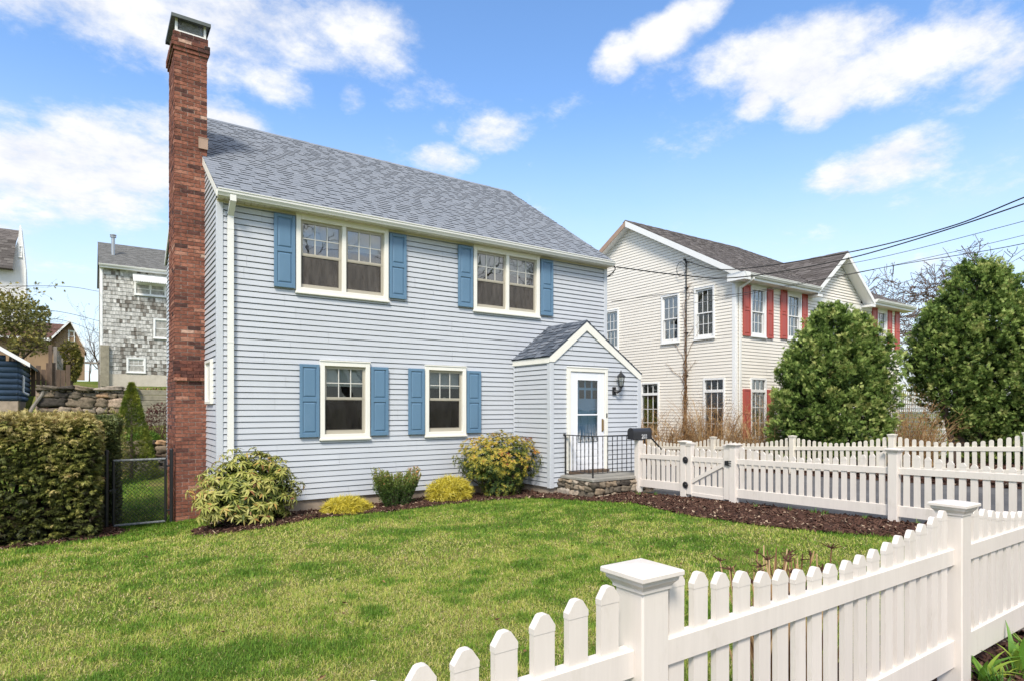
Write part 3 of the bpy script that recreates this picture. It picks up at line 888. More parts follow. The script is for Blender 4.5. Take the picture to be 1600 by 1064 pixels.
# sloping shoulder, courses stepping back
for k in range(6):
    z = 2.402 + k * 0.062
    yb = 1.078 + k * 0.042
    s = CX0 - 0.018 - (k % 2) * 0.1
    while s < CX1 + 0.01:
        s0, s1 = max(s, CX0 - 0.018), min(s + 0.204, CX1 + 0.012)
        if s1 - s0 > .02:
            ch.box(s0, s1 - 0.009, yb, yb + 0.16, z, z + 0.056, random.uniform(0.08, 0.5) if k else random.choice((0.35, 0.72, 0.8)))
        s = s + 0.204
    s = yb + 0.17
    while s < 2.50 - k * 0.055:
        ch.box(CX0 - 0.005, CX0 + 0.1, s, min(s + 0.2, 2.50 - k * 0.055) - 0.009, z, z + 0.053, random.uniform(0.3, 0.7))
        s += 0.205
bricks(ch, CX0 - 0.022, CX1 + 0.022, 1.278, 2.222, 8.36, 8.43, course=0.07, seed=7, dark=0.2)
bricks(ch, CX0 - 0.045, CX1 + 0.045, 1.255, 2.245, 8.43, 8.57, course=0.07, seed=8, dark=0.22)
bricks(ch, CX0 - 0.015, CX1 + 0.015, 1.285, 2.215, 8.57, 8.71, course=0.07, seed=9, dark=0.22)
chim = ch.build('chimney', M['brick'], house)
mo = MB()
mo.box(CX0 + 0.004, CX1 - 0.004, 1.144, 2.496, -0.8, 2.402)
mo.box(CX0 + 0.004, CX1 - 0.004, 1.304, 2.196, 2.402, 8.36)
mo.prism([(1.15, 2.404), (1.36, 2.72), (2.15, 2.72), (2.44, 2.404)], CX0 + 0.004, CX1 - 0.004, 0.5, 'x')
mo.box(CX0 - 0.018, CX1 + 0.018, 1.282, 2.218, 8.36, 8.425)
mo.box(CX0 - 0.038, CX1 + 0.038, 1.262, 2.238, 8.43, 8.565)
mo.box(CX0 - 0.01, CX1 + 0.01, 1.29, 2.21, 8.57, 8.70)
mo.build('mortar', M['mortar'], chim)
cpm = MB()
cpm.bevbox(CX0 - 0.055, CX1 + 0.055, 1.22, 2.28, 8.945, 8.972, 0.006)
for a in ((CX0 - 0.058, CX1 + 0.058, 1.216, 1.224), (CX0 - 0.058, CX1 + 0.058, 2.276, 2.284), (CX0 - 0.058, CX0 - 0.05, 1.225, 2.275), (CX1 + 0.05, CX1 + 0.058, 1.225, 2.275)):
    cpm.box(a[0], a[1], a[2], a[3], 8.91, 8.97)
cpm.build('chimney_cap', M['cap_metal'], chim)
csc = MB()
for xx, yy in ((CX0 + 0.03, 1.33), (CX1 - 0.03, 1.33), (CX0 + 0.03, 2.17), (CX1 - 0.03, 2.17)):
    csc.box(xx - 0.02, xx + 0.02, yy - 0.02, yy + 0.02, 8.70, 8.944)
csc.box(CX0 + 0.01, CX1 - 0.01, 1.305, 1.325, 8.705, 8.735)
csc.box(CX0 + 0.005, CX0 + 0.025, 1.33, 2.17, 8.705, 8.735)
csc.build('cap_post', M['gutter'], chim)
csm = MB()
for i in range(26):
    for sgn in (1, -1):
        a = CX0 + 0.05 + i * 0.0165
        for face in ('f', 'b'):
            yy = 1.335 if face == 'f' else 2.165
            b = a + sgn * 0.10
            csm.tube([(min(max(a, CX0 + .05), CX1 - .05), yy, 8.735), (min(max(b, CX0 + .05), CX1 - .05), yy, 8.925)], 0.004, 3, 0.5, False)
for i in range(40):
    for sgn in (1, -1):
        a = 1.35 + i * 0.0205
        csm.tube([(CX0 + 0.03, a, 8.735), (CX0 + 0.03, min(max(a + sgn * 0.1, 1.35), 2.15), 8.925)], 0.004, 3, 0.5, False)
csm.build('cap_mesh', M['steel'], chim)
fl = MB()
fl.box(-0.12, 0.035, 1.268, 1.36, 6.665, 6.86)
fl.box(-0.13, 0.05, 1.262, 1.37, 6.86, 6.872)
fl.build('roof_flashing', M['copper'], house)

# entry vestibule
R_AP, Z_AP = 7.0, 3.775
ZL, ZR = 2.985, 2.70
pw = MB(frame((0, PY, 0), (0, 1, 0)))
DX0, DX1, DZ0, DZ1 = 6.455, 7.600, 0.545, 2.765      # door casing outer
def p_top_lo(z):
    return PX0 if z <= 2.9 else PX0 + (z - 2.9) * (R_AP - PX0) / (Z_AP - 0.06 - 2.9)
def p_top_hi(z):
    return PX1 if z <= 2.62 else PX1 - (z - 2.62) * (PX1 - R_AP) / (Z_AP - 0.06 - 2.62)
siding(pw, 0.282, Z_AP - 0.07, lambda z: max(PX0 + 0.07, p_top_lo(z)), lambda z: min(PX1 - 0.07, p_top_hi(z)), [(DX0 + 0.04, DX1 - 0.04, -1, DZ1 - 0.04)])
pw.X = frame((PX0, 0, 0), (1, 0, 0))
siding(pw, 0.282, 2.93, lambda z: 0.03, lambda z: -PY - 0.07)
pw.X = frame((PX1, PY, 0), (-1, 0, 0))
siding(pw, 0.282, 2.66, lambda z: 0.07, lambda z: -PY - 0.01)
pw.X = None
pw.build('vestibule_wall', M['siding'], house)
for a in ((PX0 - 0.024, PX0 + 0.08, PY - 0.03, PY + 0.08, 0.262, 2.86, 0.006), (PX1 - 0.08, PX1 + 0.024, PY - 0.03, PY + 0.08, 0.262, 2.62, 0.006), (PX0 - 0.03, PX0 - 0.002, -0.05, -0.022, 0.28, 2.86, 0.003)):
    pc = MB()
    pc.bevbox(*a)
    pc.build('corner_board', M['siding_trim'], house)
pf = MB()
pf.box(PX0 + 0.03, PX1 - 0.03, PY + 0.03, 0.02, -0.6, 0.285)
pf.build('foundation', M['concrete'], house)
YF = PY - 0.045
pr = MB()
lv = Vector((R_AP - (PX0 - 0.05), 0, Z_AP - ZL))
pr.X = roof_frame((PX0 - 0.05, 0.0, ZL), (0, -1, 0), lv)
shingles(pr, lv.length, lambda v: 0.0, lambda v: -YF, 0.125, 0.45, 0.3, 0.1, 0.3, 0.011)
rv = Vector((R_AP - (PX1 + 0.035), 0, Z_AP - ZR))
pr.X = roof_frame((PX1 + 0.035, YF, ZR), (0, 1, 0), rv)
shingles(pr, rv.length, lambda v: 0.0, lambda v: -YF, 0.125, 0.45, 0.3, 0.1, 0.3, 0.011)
pr.X = None
pr.prism([(PX0 - 0.045, ZL - 0.005), (R_AP, Z_AP - 0.006), (PX1 + 0.03, ZR - 0.006), (PX1 + 0.03, ZR - 0.03), (R_AP, Z_AP - 0.03), (PX0 - 0.045, ZL - 0.03)], YF, -0.001, 0.35, 'y')
x = YF
while x < -0.02:
    h = random.uniform(0.01, 0.018)
    pr.prism([(R_AP - 0.11, Z_AP - 0.11 * 0.79 + 0.014), (R_AP, Z_AP + h), (R_AP + 0.11, Z_AP - 0.11 * 0.65 + 0.014), (R_AP, Z_AP - 0.01)], x, min(x + 0.14, 0), random.uniform(0.2, 0.7), 'y')
    x += 0.14
pr.build('vestibule_roof', M['shingle_blue'], house)
pk = MB()
tb = 0.15
pk.prism([(PX0 - 0.04, ZL - 0.025), (R_AP, Z_AP - 0.025), (R_AP, Z_AP - 0.025 - 0.185), (PX0 + 0.085, ZL - 0.125), (PX0 - 0.04, ZL - 0.125)], YF + 0.002, PY - 0.012, 0.5, 'y')
pk.prism([(R_AP + 0.0005, Z_AP - 0.025), (PX1 + 0.025, ZR - 0.03), (PX1 + 0.025, ZR - 0.125), (PX1 - 0.03, ZR - 0.14), (R_AP + 0.0005, Z_AP - 0.025 - 0.185)], YF + 0.002, PY - 0.012, 0.5, 'y')
pk.bevbox(PX0 - 0.042, PX0 - 0.004, PY - 0.012, -0.003, ZL - 0.145, ZL - 0.024, 0.004)
pk.bevbox(PX1 + 0.0, PX1 + 0.027, PY - 0.012, -0.003, ZR - 0.125, ZR - 0.03, 0.004)
pk.build('rake_board', M['cream_trim'], house)

# storm door with the blue front door behind its glass
FX = frame((0, PY, 0), (0, 1, 0))
dc = MB(FX)
cw = 0.085
dc.bevbox(DX0, DX0 + cw, -0.06, 0.06, DZ0, DZ1, 0.006)
dc.bevbox(DX1 - cw, DX1, -0.06, 0.06, DZ0, DZ1, 0.006)
dc.bevbox(DX0 + cw, DX1 - cw, -0.059, 0.06, DZ1 - cw, DZ1, 0.006)
dc.bevbox(DX0 - 0.01, DX1 + 0.01, -0.07, -0.02, DZ1 - 0.004, DZ1 + 0.018, 0.004)
door = dc.build('front_door', M['cream_trim'], house)
s0, s1, t0, t1 = DX0 + cw + 0.004, DX1 - cw - 0.004, DZ0 + 0.05, DZ1 - cw - 0.006
gx0, gx1, gz0, gz1 = s0 + 0.19, s1 - 0.19, 1.14, t1 - 0.165
sm_ = MB(FX)
rect_ring(sm_, s0, s1, t0, t1, 0.175, 0.175, 0.56, 0.15, -0.035, 0.0, 0.006)
rect_ring(sm_, s0 + 0.175, s1 - 0.175, t0 + 0.56, t1 - 0.15, 0.02, 0.02, 0.02, 0.02, -0.044, -0.006, 0.004)
sm_.bevbox(gx0, gx1, -0.040, -0.008, 1.755, 1.785, 0.004)
for z in (0.72, 0.88, 1.02):
    sm_.bevbox(s0 + 0.15, s1 - 0.15, -0.041, -0.03, z, z + 0.125, 0.004)
sm_.build('storm_door', M['door_white'], door)
sg = MB(FX)
sg.box(gx0 - 0.004, gx1 + 0.004, -0.020, -0.016, t0 + 0.57, t1 - 0.16)
sg.build('door_glass', M['door_glass'], door)
# frosted grass motif along the foot of the glass
et = MB(FX)
for i in range(46):
    xx = random.uniform(gx0 + 0.01, gx1 - 0.04)
    hh = random.uniform(0.10, 0.34)
    lean = random.uniform(-0.05, 0.05)
    zb = t0 + 0.60
    et.add([(xx, -0.0225, zb), (xx + 0.008, -0.0225, zb), (min(xx + lean + 0.004, gx1), -0.0225, zb + hh)], [(0, 1, 2)])
et.build('etched_grass', M['blind'], door)
bd = MB(FX)
bd.box(s0, s1, 0.055, 0.09, t0, t1)
for x0, x1, z0, z1 in ((0.14, 0.40, 0.75, 1.22), (0.56, 0.82, 0.75, 1.22), (0.14, 0.40, 1.35, 1.78), (0.56, 0.82, 1.35, 1.78)):
    rect_ring(bd, s0 + x0, s0 + x1, z0 + 0.02, z1 + 0.12, 0.03, 0.03, 0.03, 0.03, 0.043, 0.057, 0.004)
bd.build('blue_inner_door', M['door_blue'], door)
bp = MB(FX)
for i in range(4):
    for j in range(2):
        xx = s0 + 0.13 + i * 0.19
        zz = 2.12 + j * 0.235
        bp.box(xx, xx + 0.135, 0.048, 0.056, zz, zz + 0.18)
bp.build('door_pane', M['dark'], door)
hd = MB(FX)
hd.bevbox(s1 - 0.075, s1 - 0.045, -0.075, -0.034, 1.42, 1.66, 0.008)
hd.bevbox(s1 - 0.085, s1 - 0.035, -0.043, -0.034, 1.40, 1.68, 0.004)
hd.build('door_handle', M['brass'], door)
hb = MB(FX)
hb.bevbox(DX1 - 0.06, DX1 - 0.03, -0.072, -0.058, 1.70, 1.80, 0.004)
hb.build('doorbell', M['black'], door)
ts = MB(FX)
ts.bevbox(DX0 + 0.02, DX1 - 0.02, -0.13, 0.06, 0.532, 0.59, 0.006)
ts.build('threshold', M['old_wood'], door)

# lantern
lx, ly, lz = 7.90, PY - 0.15, 2.40
la = MB()
la.bevbox(7.76, 7.86, PY - 0.045, PY - 0.012, 2.20, 2.38, 0.008)
la.tube([(7.81, PY - 0.04, 2.29), (7.84, PY - 0.10, 2.26), (7.88, ly, 2.30), (lx, ly, 2.38)], [0.035, 0.028, 0.026, 0.03], 8)
la.lathe([(0.0, 0.0), (0.045, 0.0), (0.052, 0.015), (0.06, 0.03), (0.0, 0.03)], (lx, ly, lz - 0.03), 6)
for k in range(6):
    a = k * PI / 3
    la.tube([(lx + 0.052 * math.cos(a), ly + 0.052 * math.sin(a), lz), (lx + 0.078 * math.cos(a), ly + 0.078 * math.sin(a), lz + 0.20)], 0.006, 4)
la.lathe([(0.10, 0.195), (0.105, 0.205), (0.065, 0.25), (0.03, 0.285), (0.012, 0.30), (0.016, 0.315), (0.008, 0.335), (0.0, 0.36)], (lx, ly, lz), 6)
lant = la.build('wall_lantern', M['black'], house)
lg = MB()
lg.lathe([(0.048, 0.005), (0.072, 0.195)], (lx, ly, lz), 6)
lg.build('lantern_glass', M['clear_glass'], lant)
cd = MB()
cd.lathe([(0.0, 0.0), (0.012, 0.0), (0.012, 0.09), (0.0, 0.10)], (lx, ly, lz), 8)
cd.build('lantern_candle', M['blind'], lant)
# service-drop bracket under the right end of the gutter
br_ = MB()
br_.tube([(W_ + 0.03, -0.26, 5.42), (W_ + 0.06, -0.27, 5.30), (W_ + 0.05, -0.1, 5.20), (W_ + 0.03, 0.03, 5.17)], 0.012, 6)
br_.tube([(W_ + 0.03, -0.26, 5.42), (W_ + 0.12, -0.22, 5.36), (W_ + 0.12, -0.12, 5.22), (W_ + 0.05, -0.02, 5.17)], 0.008, 6)
br_.build('service_bracket', M['black'], house)
# ------------------------------------------------------------------ stones
def lump(mb, c, s, seed, tint, rough=0.22):
    """one rounded irregular stone: a subdivided block pushed towards an ellipsoid and roughened"""
    r = random.Random(seed)
    n = 4
    vs, key, fs = [], {}, []
    ph = [r.uniform(0, 6.28) for _ in range(6)]
    def P(i, j, k):
        kk = (i, j, k)
        if kk not in key:
            v = Vector((2 * i / n - 1, 2 * j / n - 1, 2 * k / n - 1))
            sp = v.normalized()
            v = v * 0.52 + sp * 0.58
            w = 1 + rough * (math.sin(3.1 * v.x + ph[0]) * math.sin(2.7 * v.y + ph[1]) + 0.6 * math.sin(4.3 * v.z + ph[2] + 2 * v.x))
            key[kk] = len(vs)
            vs.append((c[0] + v.x * s[0] * w, c[1] + v.y * s[1] * w, c[2] + v.z * s[2] * w))
        return key[kk]
    for a in range(n):
        for b in range(n):
            for s0 in (0, n):
                q = [(a, b), (a + 1, b), (a + 1, b + 1), (a, b + 1)]
                if s0 == 0: q = q[::-1]
                fs.append(tuple(P(i, j, s0) for i, j in q))
                fs.append(tuple(P(s0, i, j) for i, j in q))
                fs.append(tuple(P(j, s0, i) for i, j in q))
    mb.add(vs, fs, tint)

def stone_face(mb, A, B, z0, z1, depth, hmin, hmax, seed, flat=1.6, lo=None):
    """rubble facing from A to B (x, y), stones packed in uneven rows"""
    r = random.Random(seed)
    A, B = Vector((*A, 0)), Vector((*B, 0))
    ln = (B - A).length
    d = (B - A) / ln
    nn = Vector((d.y, -d.x, 0))
    z = z0
    while z < z1 - 0.02:
        h = min(r.uniform(hmin, hmax), z1 - z)
        x = -r.uniform(0, 0.1)
        while x < ln:
            w = r.uniform(h * flat * 0.6, h * flat * 1.5)
            w = min(w, ln - x + 0.05)
            c = A + d * (x + w / 2) + nn * r.uniform(-0.01, 0.03)
            hh = h * r.uniform(0.85, 1.15)
            v = Vector((w / 2 * 0.98, depth, hh / 2))
            t = min(1, max(0, r.gauss(0.45, 0.24)))
            st = MB()
            lump(st, (0, 0, 0), (v.x, v.y, v.z), r.randint(0, 10 ** 6), t)
            ang = math.atan2(d.y, d.x)
            R = Matrix.Translation((c.x, c.y, z + h / 2)) @ Matrix.Rotation(ang, 4, 'Z') @ Matrix.Rotation(r.uniform(-0.12, 0.12), 4, 'Y')
            mb.add([tuple(R @ Vector(p)) for p in st.v], st.f, t)
            x += w
        z += h

# ------------------------------------------------------------------ stoop, railing, steps
SX0, SX1, SY0 = 6.34, 7.92, -2.27
stoop = thing('stone_stoop', 'low fieldstone stoop with a bluestone slab below the white front door', 'stoop', (7.1, -1.8, 0.1))
sb = MB()
stone_face(sb, (SX0, PY), (SX0, SY0), -0.02, 0.46, 0.09, 0.10, 0.2, 21)
stone_face(sb, (SX0, SY0), (SX1, SY0), 0.0, 0.46, 0.09, 0.10, 0.22, 22)
sb.build('stone_base', M['stone'], stoop, True)
sc_ = MB()
sc_.box(SX0 + 0.03, SX1 - 0.02, SY0 + 0.03, PY - 0.002, -0.1, 0.462)
sc_.build('core', M['mortar'], stoop)
sl = MB()
xs = [SX0 - 0.07, 6.95, 7.45, SX1 + 0.04]
for a, b in zip(xs[:-1], xs[1:]):
    sl.bevbox(a, b - 0.006, SY0 - 0.075, -1.80, 0.465, 0.53 + random.uniform(-.004, .003), 0.012)
    sl.bevbox(a + 0.0, b - 0.006, -1.795, PY - 0.035, 0.465, 0.529 + random.uniform(-.004, .003), 0.012)
sl.build('slab', M['slab'], stoop)
stp = MB()
stp.bevbox(SX1 + 0.05, SX1 + 0.36, SY0 + 0.1, PY - 0.1, 0.05, 0.36, 0.015)
stp.bevbox(SX1 + 0.365, SX1 + 0.68, SY0 + 0.1, PY - 0.1, 0.0, 0.20, 0.015)
stp.build('step', M['slab'], stoop)

rail = thing('iron_railing', 'black wrought-iron railing with twisted balusters around the stoop', 'railing', (6.4, -2.2, 0.53))
RX, RYF, ZT, ZB = 6.40, -2.20, 1.345, 0.615
for (px, py, z0) in ((RX, PY - 0.045, 0.53), (RX, RYF, 0.50), (7.86, RYF, 0.53)):
    p = MB()
    p.bevbox(px - 0.013, px + 0.013, py - 0.013, py + 0.013, z0, ZT, 0.003)
    p.build('post', M['black'], rail)
hr = MB()
hr.bevbox(RX - 0.02, RX + 0.02, RYF + 0.001, PY - 0.04, ZT - 0.001, ZT + 0.018, 0.005)
hr.bevbox(RX - 0.02, 7.88, RYF - 0.02, RYF + 0.02, ZT, ZT + 0.019, 0.005)
hr.tube([(7.87, RYF, ZT + 0.008), (8.05, RYF, ZT - 0.06), (8.50, RYF, ZT - 0.42), (8.56, RYF, ZT - 0.47), (8.56, RYF, ZT - 0.52)], 0.018, 8)
hr.tube([(RX, PY - 0.045, ZT + 0.01), (RX - 0.02, PY - 0.01, ZT + 0.012)], 0.024, 8)
hr.build('handrail', M['black'], rail)
lr = MB()
lr.box(RX - 0.012, RX + 0.012, RYF, PY - 0.04, ZB - 0.006, ZB + 0.006)
lr.box(RX, 7.87, RYF - 0.012, RYF + 0.0125, ZB - 0.0055, ZB + 0.0065)
lr.build('lower_bar', M['black'], rail)
def baluster(x, y, z0, z1):
    b = MB()
    n = 26
    vs, fs = [], []
    for i in range(n + 1):
        z = z0 + (z1 - z0) * i / n
        a = PI * 3 * i / n
        for k in range(4):
            vs.append((x + 0.0095 * math.cos(a + k * PI / 2), y + 0.0095 * math.sin(a + k * PI / 2), z))
    for i in range(n):
        for k in range(4):
            fs.append((i * 4 + k, i * 4 + (k + 1) % 4, i * 4 + 4 + (k + 1) % 4, i * 4 + 4 + k))
    b.add(vs, fs)
    b.build('baluster', M['black'], rail)
for i in range(1, 7):
    baluster(RX, PY - 0.045 + (RYF - PY + 0.045) * i / 7, ZB, ZT)
for i in range(1, 11):
    baluster(RX + (7.86 - RX) * i / 11, RYF, ZB, ZT)
for i in range(1, 4):
    baluster(7.9 + i * 0.15, RYF, 0.30, ZT - 0.05 - i * 0.115)
lp = MB()
lp.bevbox(8.54, 8.57, RYF - 0.014, RYF + 0.014, 0.12, ZT - 0.49, 0.003)
lp.build('post', M['black'], rail)

# ------------------------------------------------------------------ picket fences
def post_mesh(mb, cx, cy, z0, z1, w=0.125):
    mb.bevbox(cx - w / 2, cx + w / 2, cy - w / 2, cy + w / 2, z0, z1, 0.006)

def cap_mesh(mb, cx, cy, z, w=0.125, big=1.0):
    """cove moulding below a flat overhanging slab with a very low pyramid top"""
    h = w / 2
    prof = [(h - 0.004, -0.035), (h + 0.006, -0.035), (h + 0.006, -0.026), (h + 0.010, -0.018), (h + 0.021, -0.006), (h + 0.0225, 0.002),
            (h + 0.0225, 0.008), (h + 0.033, 0.009), (h + 0.0345, 0.012), (h + 0.0345, 0.024), (h + 0.031, 0.028), (0.0005, 0.042)]
    vs, fs = [], []
    for o, zz in prof:
        o = h + (o - h) * big if o > h else o
        for sx, sy in ((-1, -1), (1, -1), (1, 1), (-1, 1)):
            vs.append((cx + sx * o, cy + sy * o, z + zz))
    for i in range(len(prof) - 1):
        for k in range(4):
            fs.append((i * 4 + k, i * 4 + (k + 1) % 4, i * 4 + 4 + (k + 1) % 4, i * 4 + 4 + k))
    fs.append((0, 3, 2, 1))
    mb.add(vs, fs)

def picket_poly(w, h, kind):
    if kind == 'dog':
        return [(-w / 2, 0), (w / 2, 0), (w / 2, h - 0.034), (w * 0.20, h - 0.002), (w * 0.10, h), (-w * 0.10, h), (-w * 0.20, h - 0.002), (-w / 2, h - 0.034)]
    p = [(-w / 2, 0), (w / 2, 0)]
    for i in range(9):
        a = PI * i / 8
        p.append((w / 2 * math.cos(a), h - w / 2 + w / 2 * math.sin(a)))
    return p

def picket(parent, fr, s, z0, z1, mat, kind='dog', w=0.076, t=0.023):
    """fr: frame with x along the fence"""
    z1 += random.gauss(0, .0015)
    m = MB(fr @ Matrix.Translation((s, random.gauss(0, .001), z0)) @ Matrix.Rotation(random.gauss(0, .0035), 4, 'Y') @ Matrix.Translation((-s, 0, -z0)))
    poly = [(s + a, z0 + b) for a, b in picket_poly(w, z1 - z0, kind)]
    m.prism(poly, -t / 2, t / 2, 0.5, 'y')
    if kind == 'dog':      # the moulded cap is a little fatter than the picket and shows a line
        c = w / 2 + 0.0012
        h = z1
        poly = [(s - c, h - 0.052), (s + c, h - 0.052), (s + c, h - 0.034), (s + w * 0.21, h - 0.001), (s + w * 0.10, h + 0.002), (s - w * 0.10, h + 0.002), (s - w * 0.21, h - 0.001), (s - c, h - 0.034)]
        m.prism(poly, -t / 2 - 0.0015, t / 2 + 0.0015, 0.5, 'y')
    return m.build('picket', mat, parent)

def fence_post(parent, cx, cy, z0, z1, mat, big=1.0):
    m = MB()
    post_mesh(m, cx, cy, z0, z1)
    p = m.build('post', mat, parent)
    c = MB()
    cap_mesh(c, cx, cy, z1, big=big)
    c.build('post_cap', mat, p)
    return p

def bay(parent, fr, s0, s1, n, zt, zl, top_end, dip, mat, kind='dog', th=0.05, rt=0.088, rl=0.150, shape=None):
    """two rails between s0 and s1 with n pickets; zt(s), zl(s): tops of the rails"""
    for f, h in ((zt, rt), (zl, rl)):
        m = MB(fr)
        a, b = f(s0), f(s1)
        y = th / 2
        r = 0.004
        prof0 = [(-y, -h), (-y, -r), (-y + r, 0), (y - r, 0), (y, -r), (y, -h)]
        vs = [(s0, p, a + q) for p, q in prof0] + [(s1, p, b + q) for p, q in prof0]
        k = len(prof0)
        fs = [(i, i + k, (i + 1) % k + k, (i + 1) % k) for i in range(k)] + [tuple(range(k - 1, -1, -1)), tuple(range(k, 2 * k))]
        m.add(vs, fs)
        m.build('rail', mat, parent)
    for i in range(n):
        s = s0 + (s1 - s0) * (i + 0.72) / (n + 0.44)
        u = (s - s0) / (s1 - s0)
        k = shape(u) if shape else abs(2 * u - 1) ** 1.6
        z1 = zt(s) + dip + (top_end - dip) * k
        picket(parent, fr, s, zl(s) - rl + 0.01, z1, mat, kind)

# front fence, along x
FY = -9.817
front = thing('picket_fence', 'white picket fence along the street in the foreground, with scalloped dog-eared pickets', 'fence', (2, FY, 0.3))
FFR = frame((0, FY, 0), (0, 1, 0))
FP = [-2.80, -0.27, 2.232, 4.76, 7.30]
for x in FP:
    fence_post(front, x, FY, 0.12, 1.345, M['vinyl'])
def fz(z):
    return lambda s: z + 0.0 * s
for a, b in zip(FP[:-1], FP[1:]):
    bay(front, FFR, a + 0.063, b - 0.063, 18, fz(1.122), fz(0.617), 0.235, 0.088, M['vinyl'])

# side fence, along y, between the lawn and the drive (x = 7.5); seen from the lawn x runs towards -y
SFX = 7.51
SFR = frame((SFX, 0, 0), (1, 0, 0))
def szt(s):   # s = -y
    return 1.028 + (s - 4.795) * 0.020
def szl(s):
    return 0.509 + (s - 4.795) * 0.017
side = thing('picket_fence', 'white picket fence beside the dark mulch bed, running from the stoop towards the street', 'fence', (SFX, -5, 0.2))
for y, zt_, z0 in ((-3.545, 1.262, -0.05), (-4.625, 1.258, 0.0), (-7.215, 1.312, 0.1)):
    fence_post(side, SFX, y, z0, zt_, M['vinyl'])
mp = MB()
post_mesh(mp, SFX, -2.36, -0.05, 1.262)
mp.build('post', M['vinyl'], side)
bay(side, SFR, 2.425, 3.482, 8, szt, szl, 0.225, 0.10, M['vinyl'], shape=lambda u: max(0, 1 - u * 1.3) ** 1.2)
bay(side, SFR, 4.688, 7.152, 18, szt, szl, 0.225, 0.075, M['vinyl'])
bay(side, SFR, 7.278, 9.70, 18, szt, szl, 0.225, 0.075, M['vinyl'])

gate = thing('picket_gate', 'white picket gate with a diagonal brace in the fence near the stoop', 'gate', (SFX, -4.05, 0.15))
for y in (-3.672, -4.498):
    gs = MB()
    gs.bevbox(SFX - 0.05, SFX + 0.05, y - 0.058, y + 0.058, 0.30, 1.235, 0.005)
    gstile = gs.build('stile', M['vinyl'], gate)
    gc = MB()
    cap_mesh(gc, SFX, y, 1.235, 0.112, 0.45)
    gc.build('stile_cap', M['vinyl'], gstile)
bay(gate, SFR, 3.73, 4.44, 5, szt, lambda s: szl(s) - 0.005, 0.17, 0.115, M['vinyl'], rl=0.165, shape=lambda u: max(0, 1 - u))
gk = MB(SFR)
gk.bevbox(3.72, 4.45, -0.034, 0.02, 0.275, 0.345, 0.004)
gk.build('kick_rail', M['vinyl'], gate)
gb = MB(SFR)
gb.prism([(3.735, 0.51), (3.735, 0.585), (4.435, 0.955), (4.435, 0.88)], -0.036, -0.014, 0.5, 'y')
gb.build('brace', M['vinyl'], gate)
for z in (0.94, 0.47):
    gh = MB(Matrix.Translation((SFX - 0.067, -3.614, z)) @ Matrix.Rotation(-PI / 2, 4, 'Y'))
    gh.lathe([(0.0, 0.0), (0.062, 0.0), (0.064, 0.006), (0.05, 0.014), (0.03, 0.010), (0.022, 0.022), (0.0, 0.024)], (0, 0, 0), 18)
    gh.build('hinge', M['black'], gate)
gl_ = MB()
gl_.bevbox(SFX - 0.072, SFX - 0.05, -4.545, -4.475, 0.90, 0.985, 0.004)
for z in (0.905, 0.945, 0.985):
    gl_.bevbox(SFX - 0.078, SFX - 0.062, -4.61, -4.53, z - 0.006, z + 0.006, 0.002)
gl_.build('latch', M['black'], gate)

# far fence across the drive, along y at x = 13
far = thing('picket_fence', 'white round-topped picket fence on the far side of the asphalt drive', 'fence', (13, -4, 0.2))
QFR = frame((13.0, 0, 0), (1, 0, 0))
qt = lambda s: 0.818 + s * 0.0495
ql = lambda s: 0.37 + s * 0.0495
fp = [-2.40, 0.02, 2.43, 4.79, 7.20, 9.6]
for s in fp:
    fence_post(far, 13.0, -s, 0.0, qt(s) + 0.245, M['vinyl_far'], 0.5)
for a, b in zip(fp[:-1], fp[1:]):
    bay(far, QFR, a + 0.063, b - 0.063, 16, qt, ql, 0.235, 0.085, M['vinyl_far'], 'round', shape=lambda u: abs(2 * u - 1) ** 1.7)

# mailbox on the first post of the side fence
mb_ = thing('mailbox', 'black arched mailbox with white house numbers on a fence post by the stoop', 'mailbox', (SFX, -2.36, 1.262))
mx0, mx1, my, mw, mz0, mz1 = 7.28, 7.80, -2.36, 0.165, 1.275, 1.505
def arch(w, z0, z1, n=12, g_=0.0):
    r = w / 2
    p = [(my - r - g_, z0), (my + r + g_, z0)]
    for i in range(n + 1):
        a = PI * i / n
        p.append((my + (r + g_) * math.cos(a), z1 - r + (r + g_) * math.sin(a)))
    return p
b = MB()
b.prism(arch(mw, mz0, mz1), mx0 + 0.012, mx1, 0.5, 'x')
b.prism(arch(mw, mz0, mz1, g_=0.005), mx1 - 0.012, mx1 + 0.004, 0.5, 'x')
b.box(SFX - 0.09, SFX + 0.09, my - 0.06, my + 0.06, 1.262, 1.2752)
b.build('body', M['black_gloss'], mb_, False)
dm = MB()
dm.prism(arch(mw, mz0, mz1, g_=0.006), mx0 - 0.004, mx0 + 0.014, 0.5, 'x')
dm.bevbox(mx0 - 0.02, mx0 - 0.004, my - 0.02, my + 0.02, mz1 - 0.05, mz1 - 0.03, 0.003)
dm.build('door', M['black_gloss'], mb_)

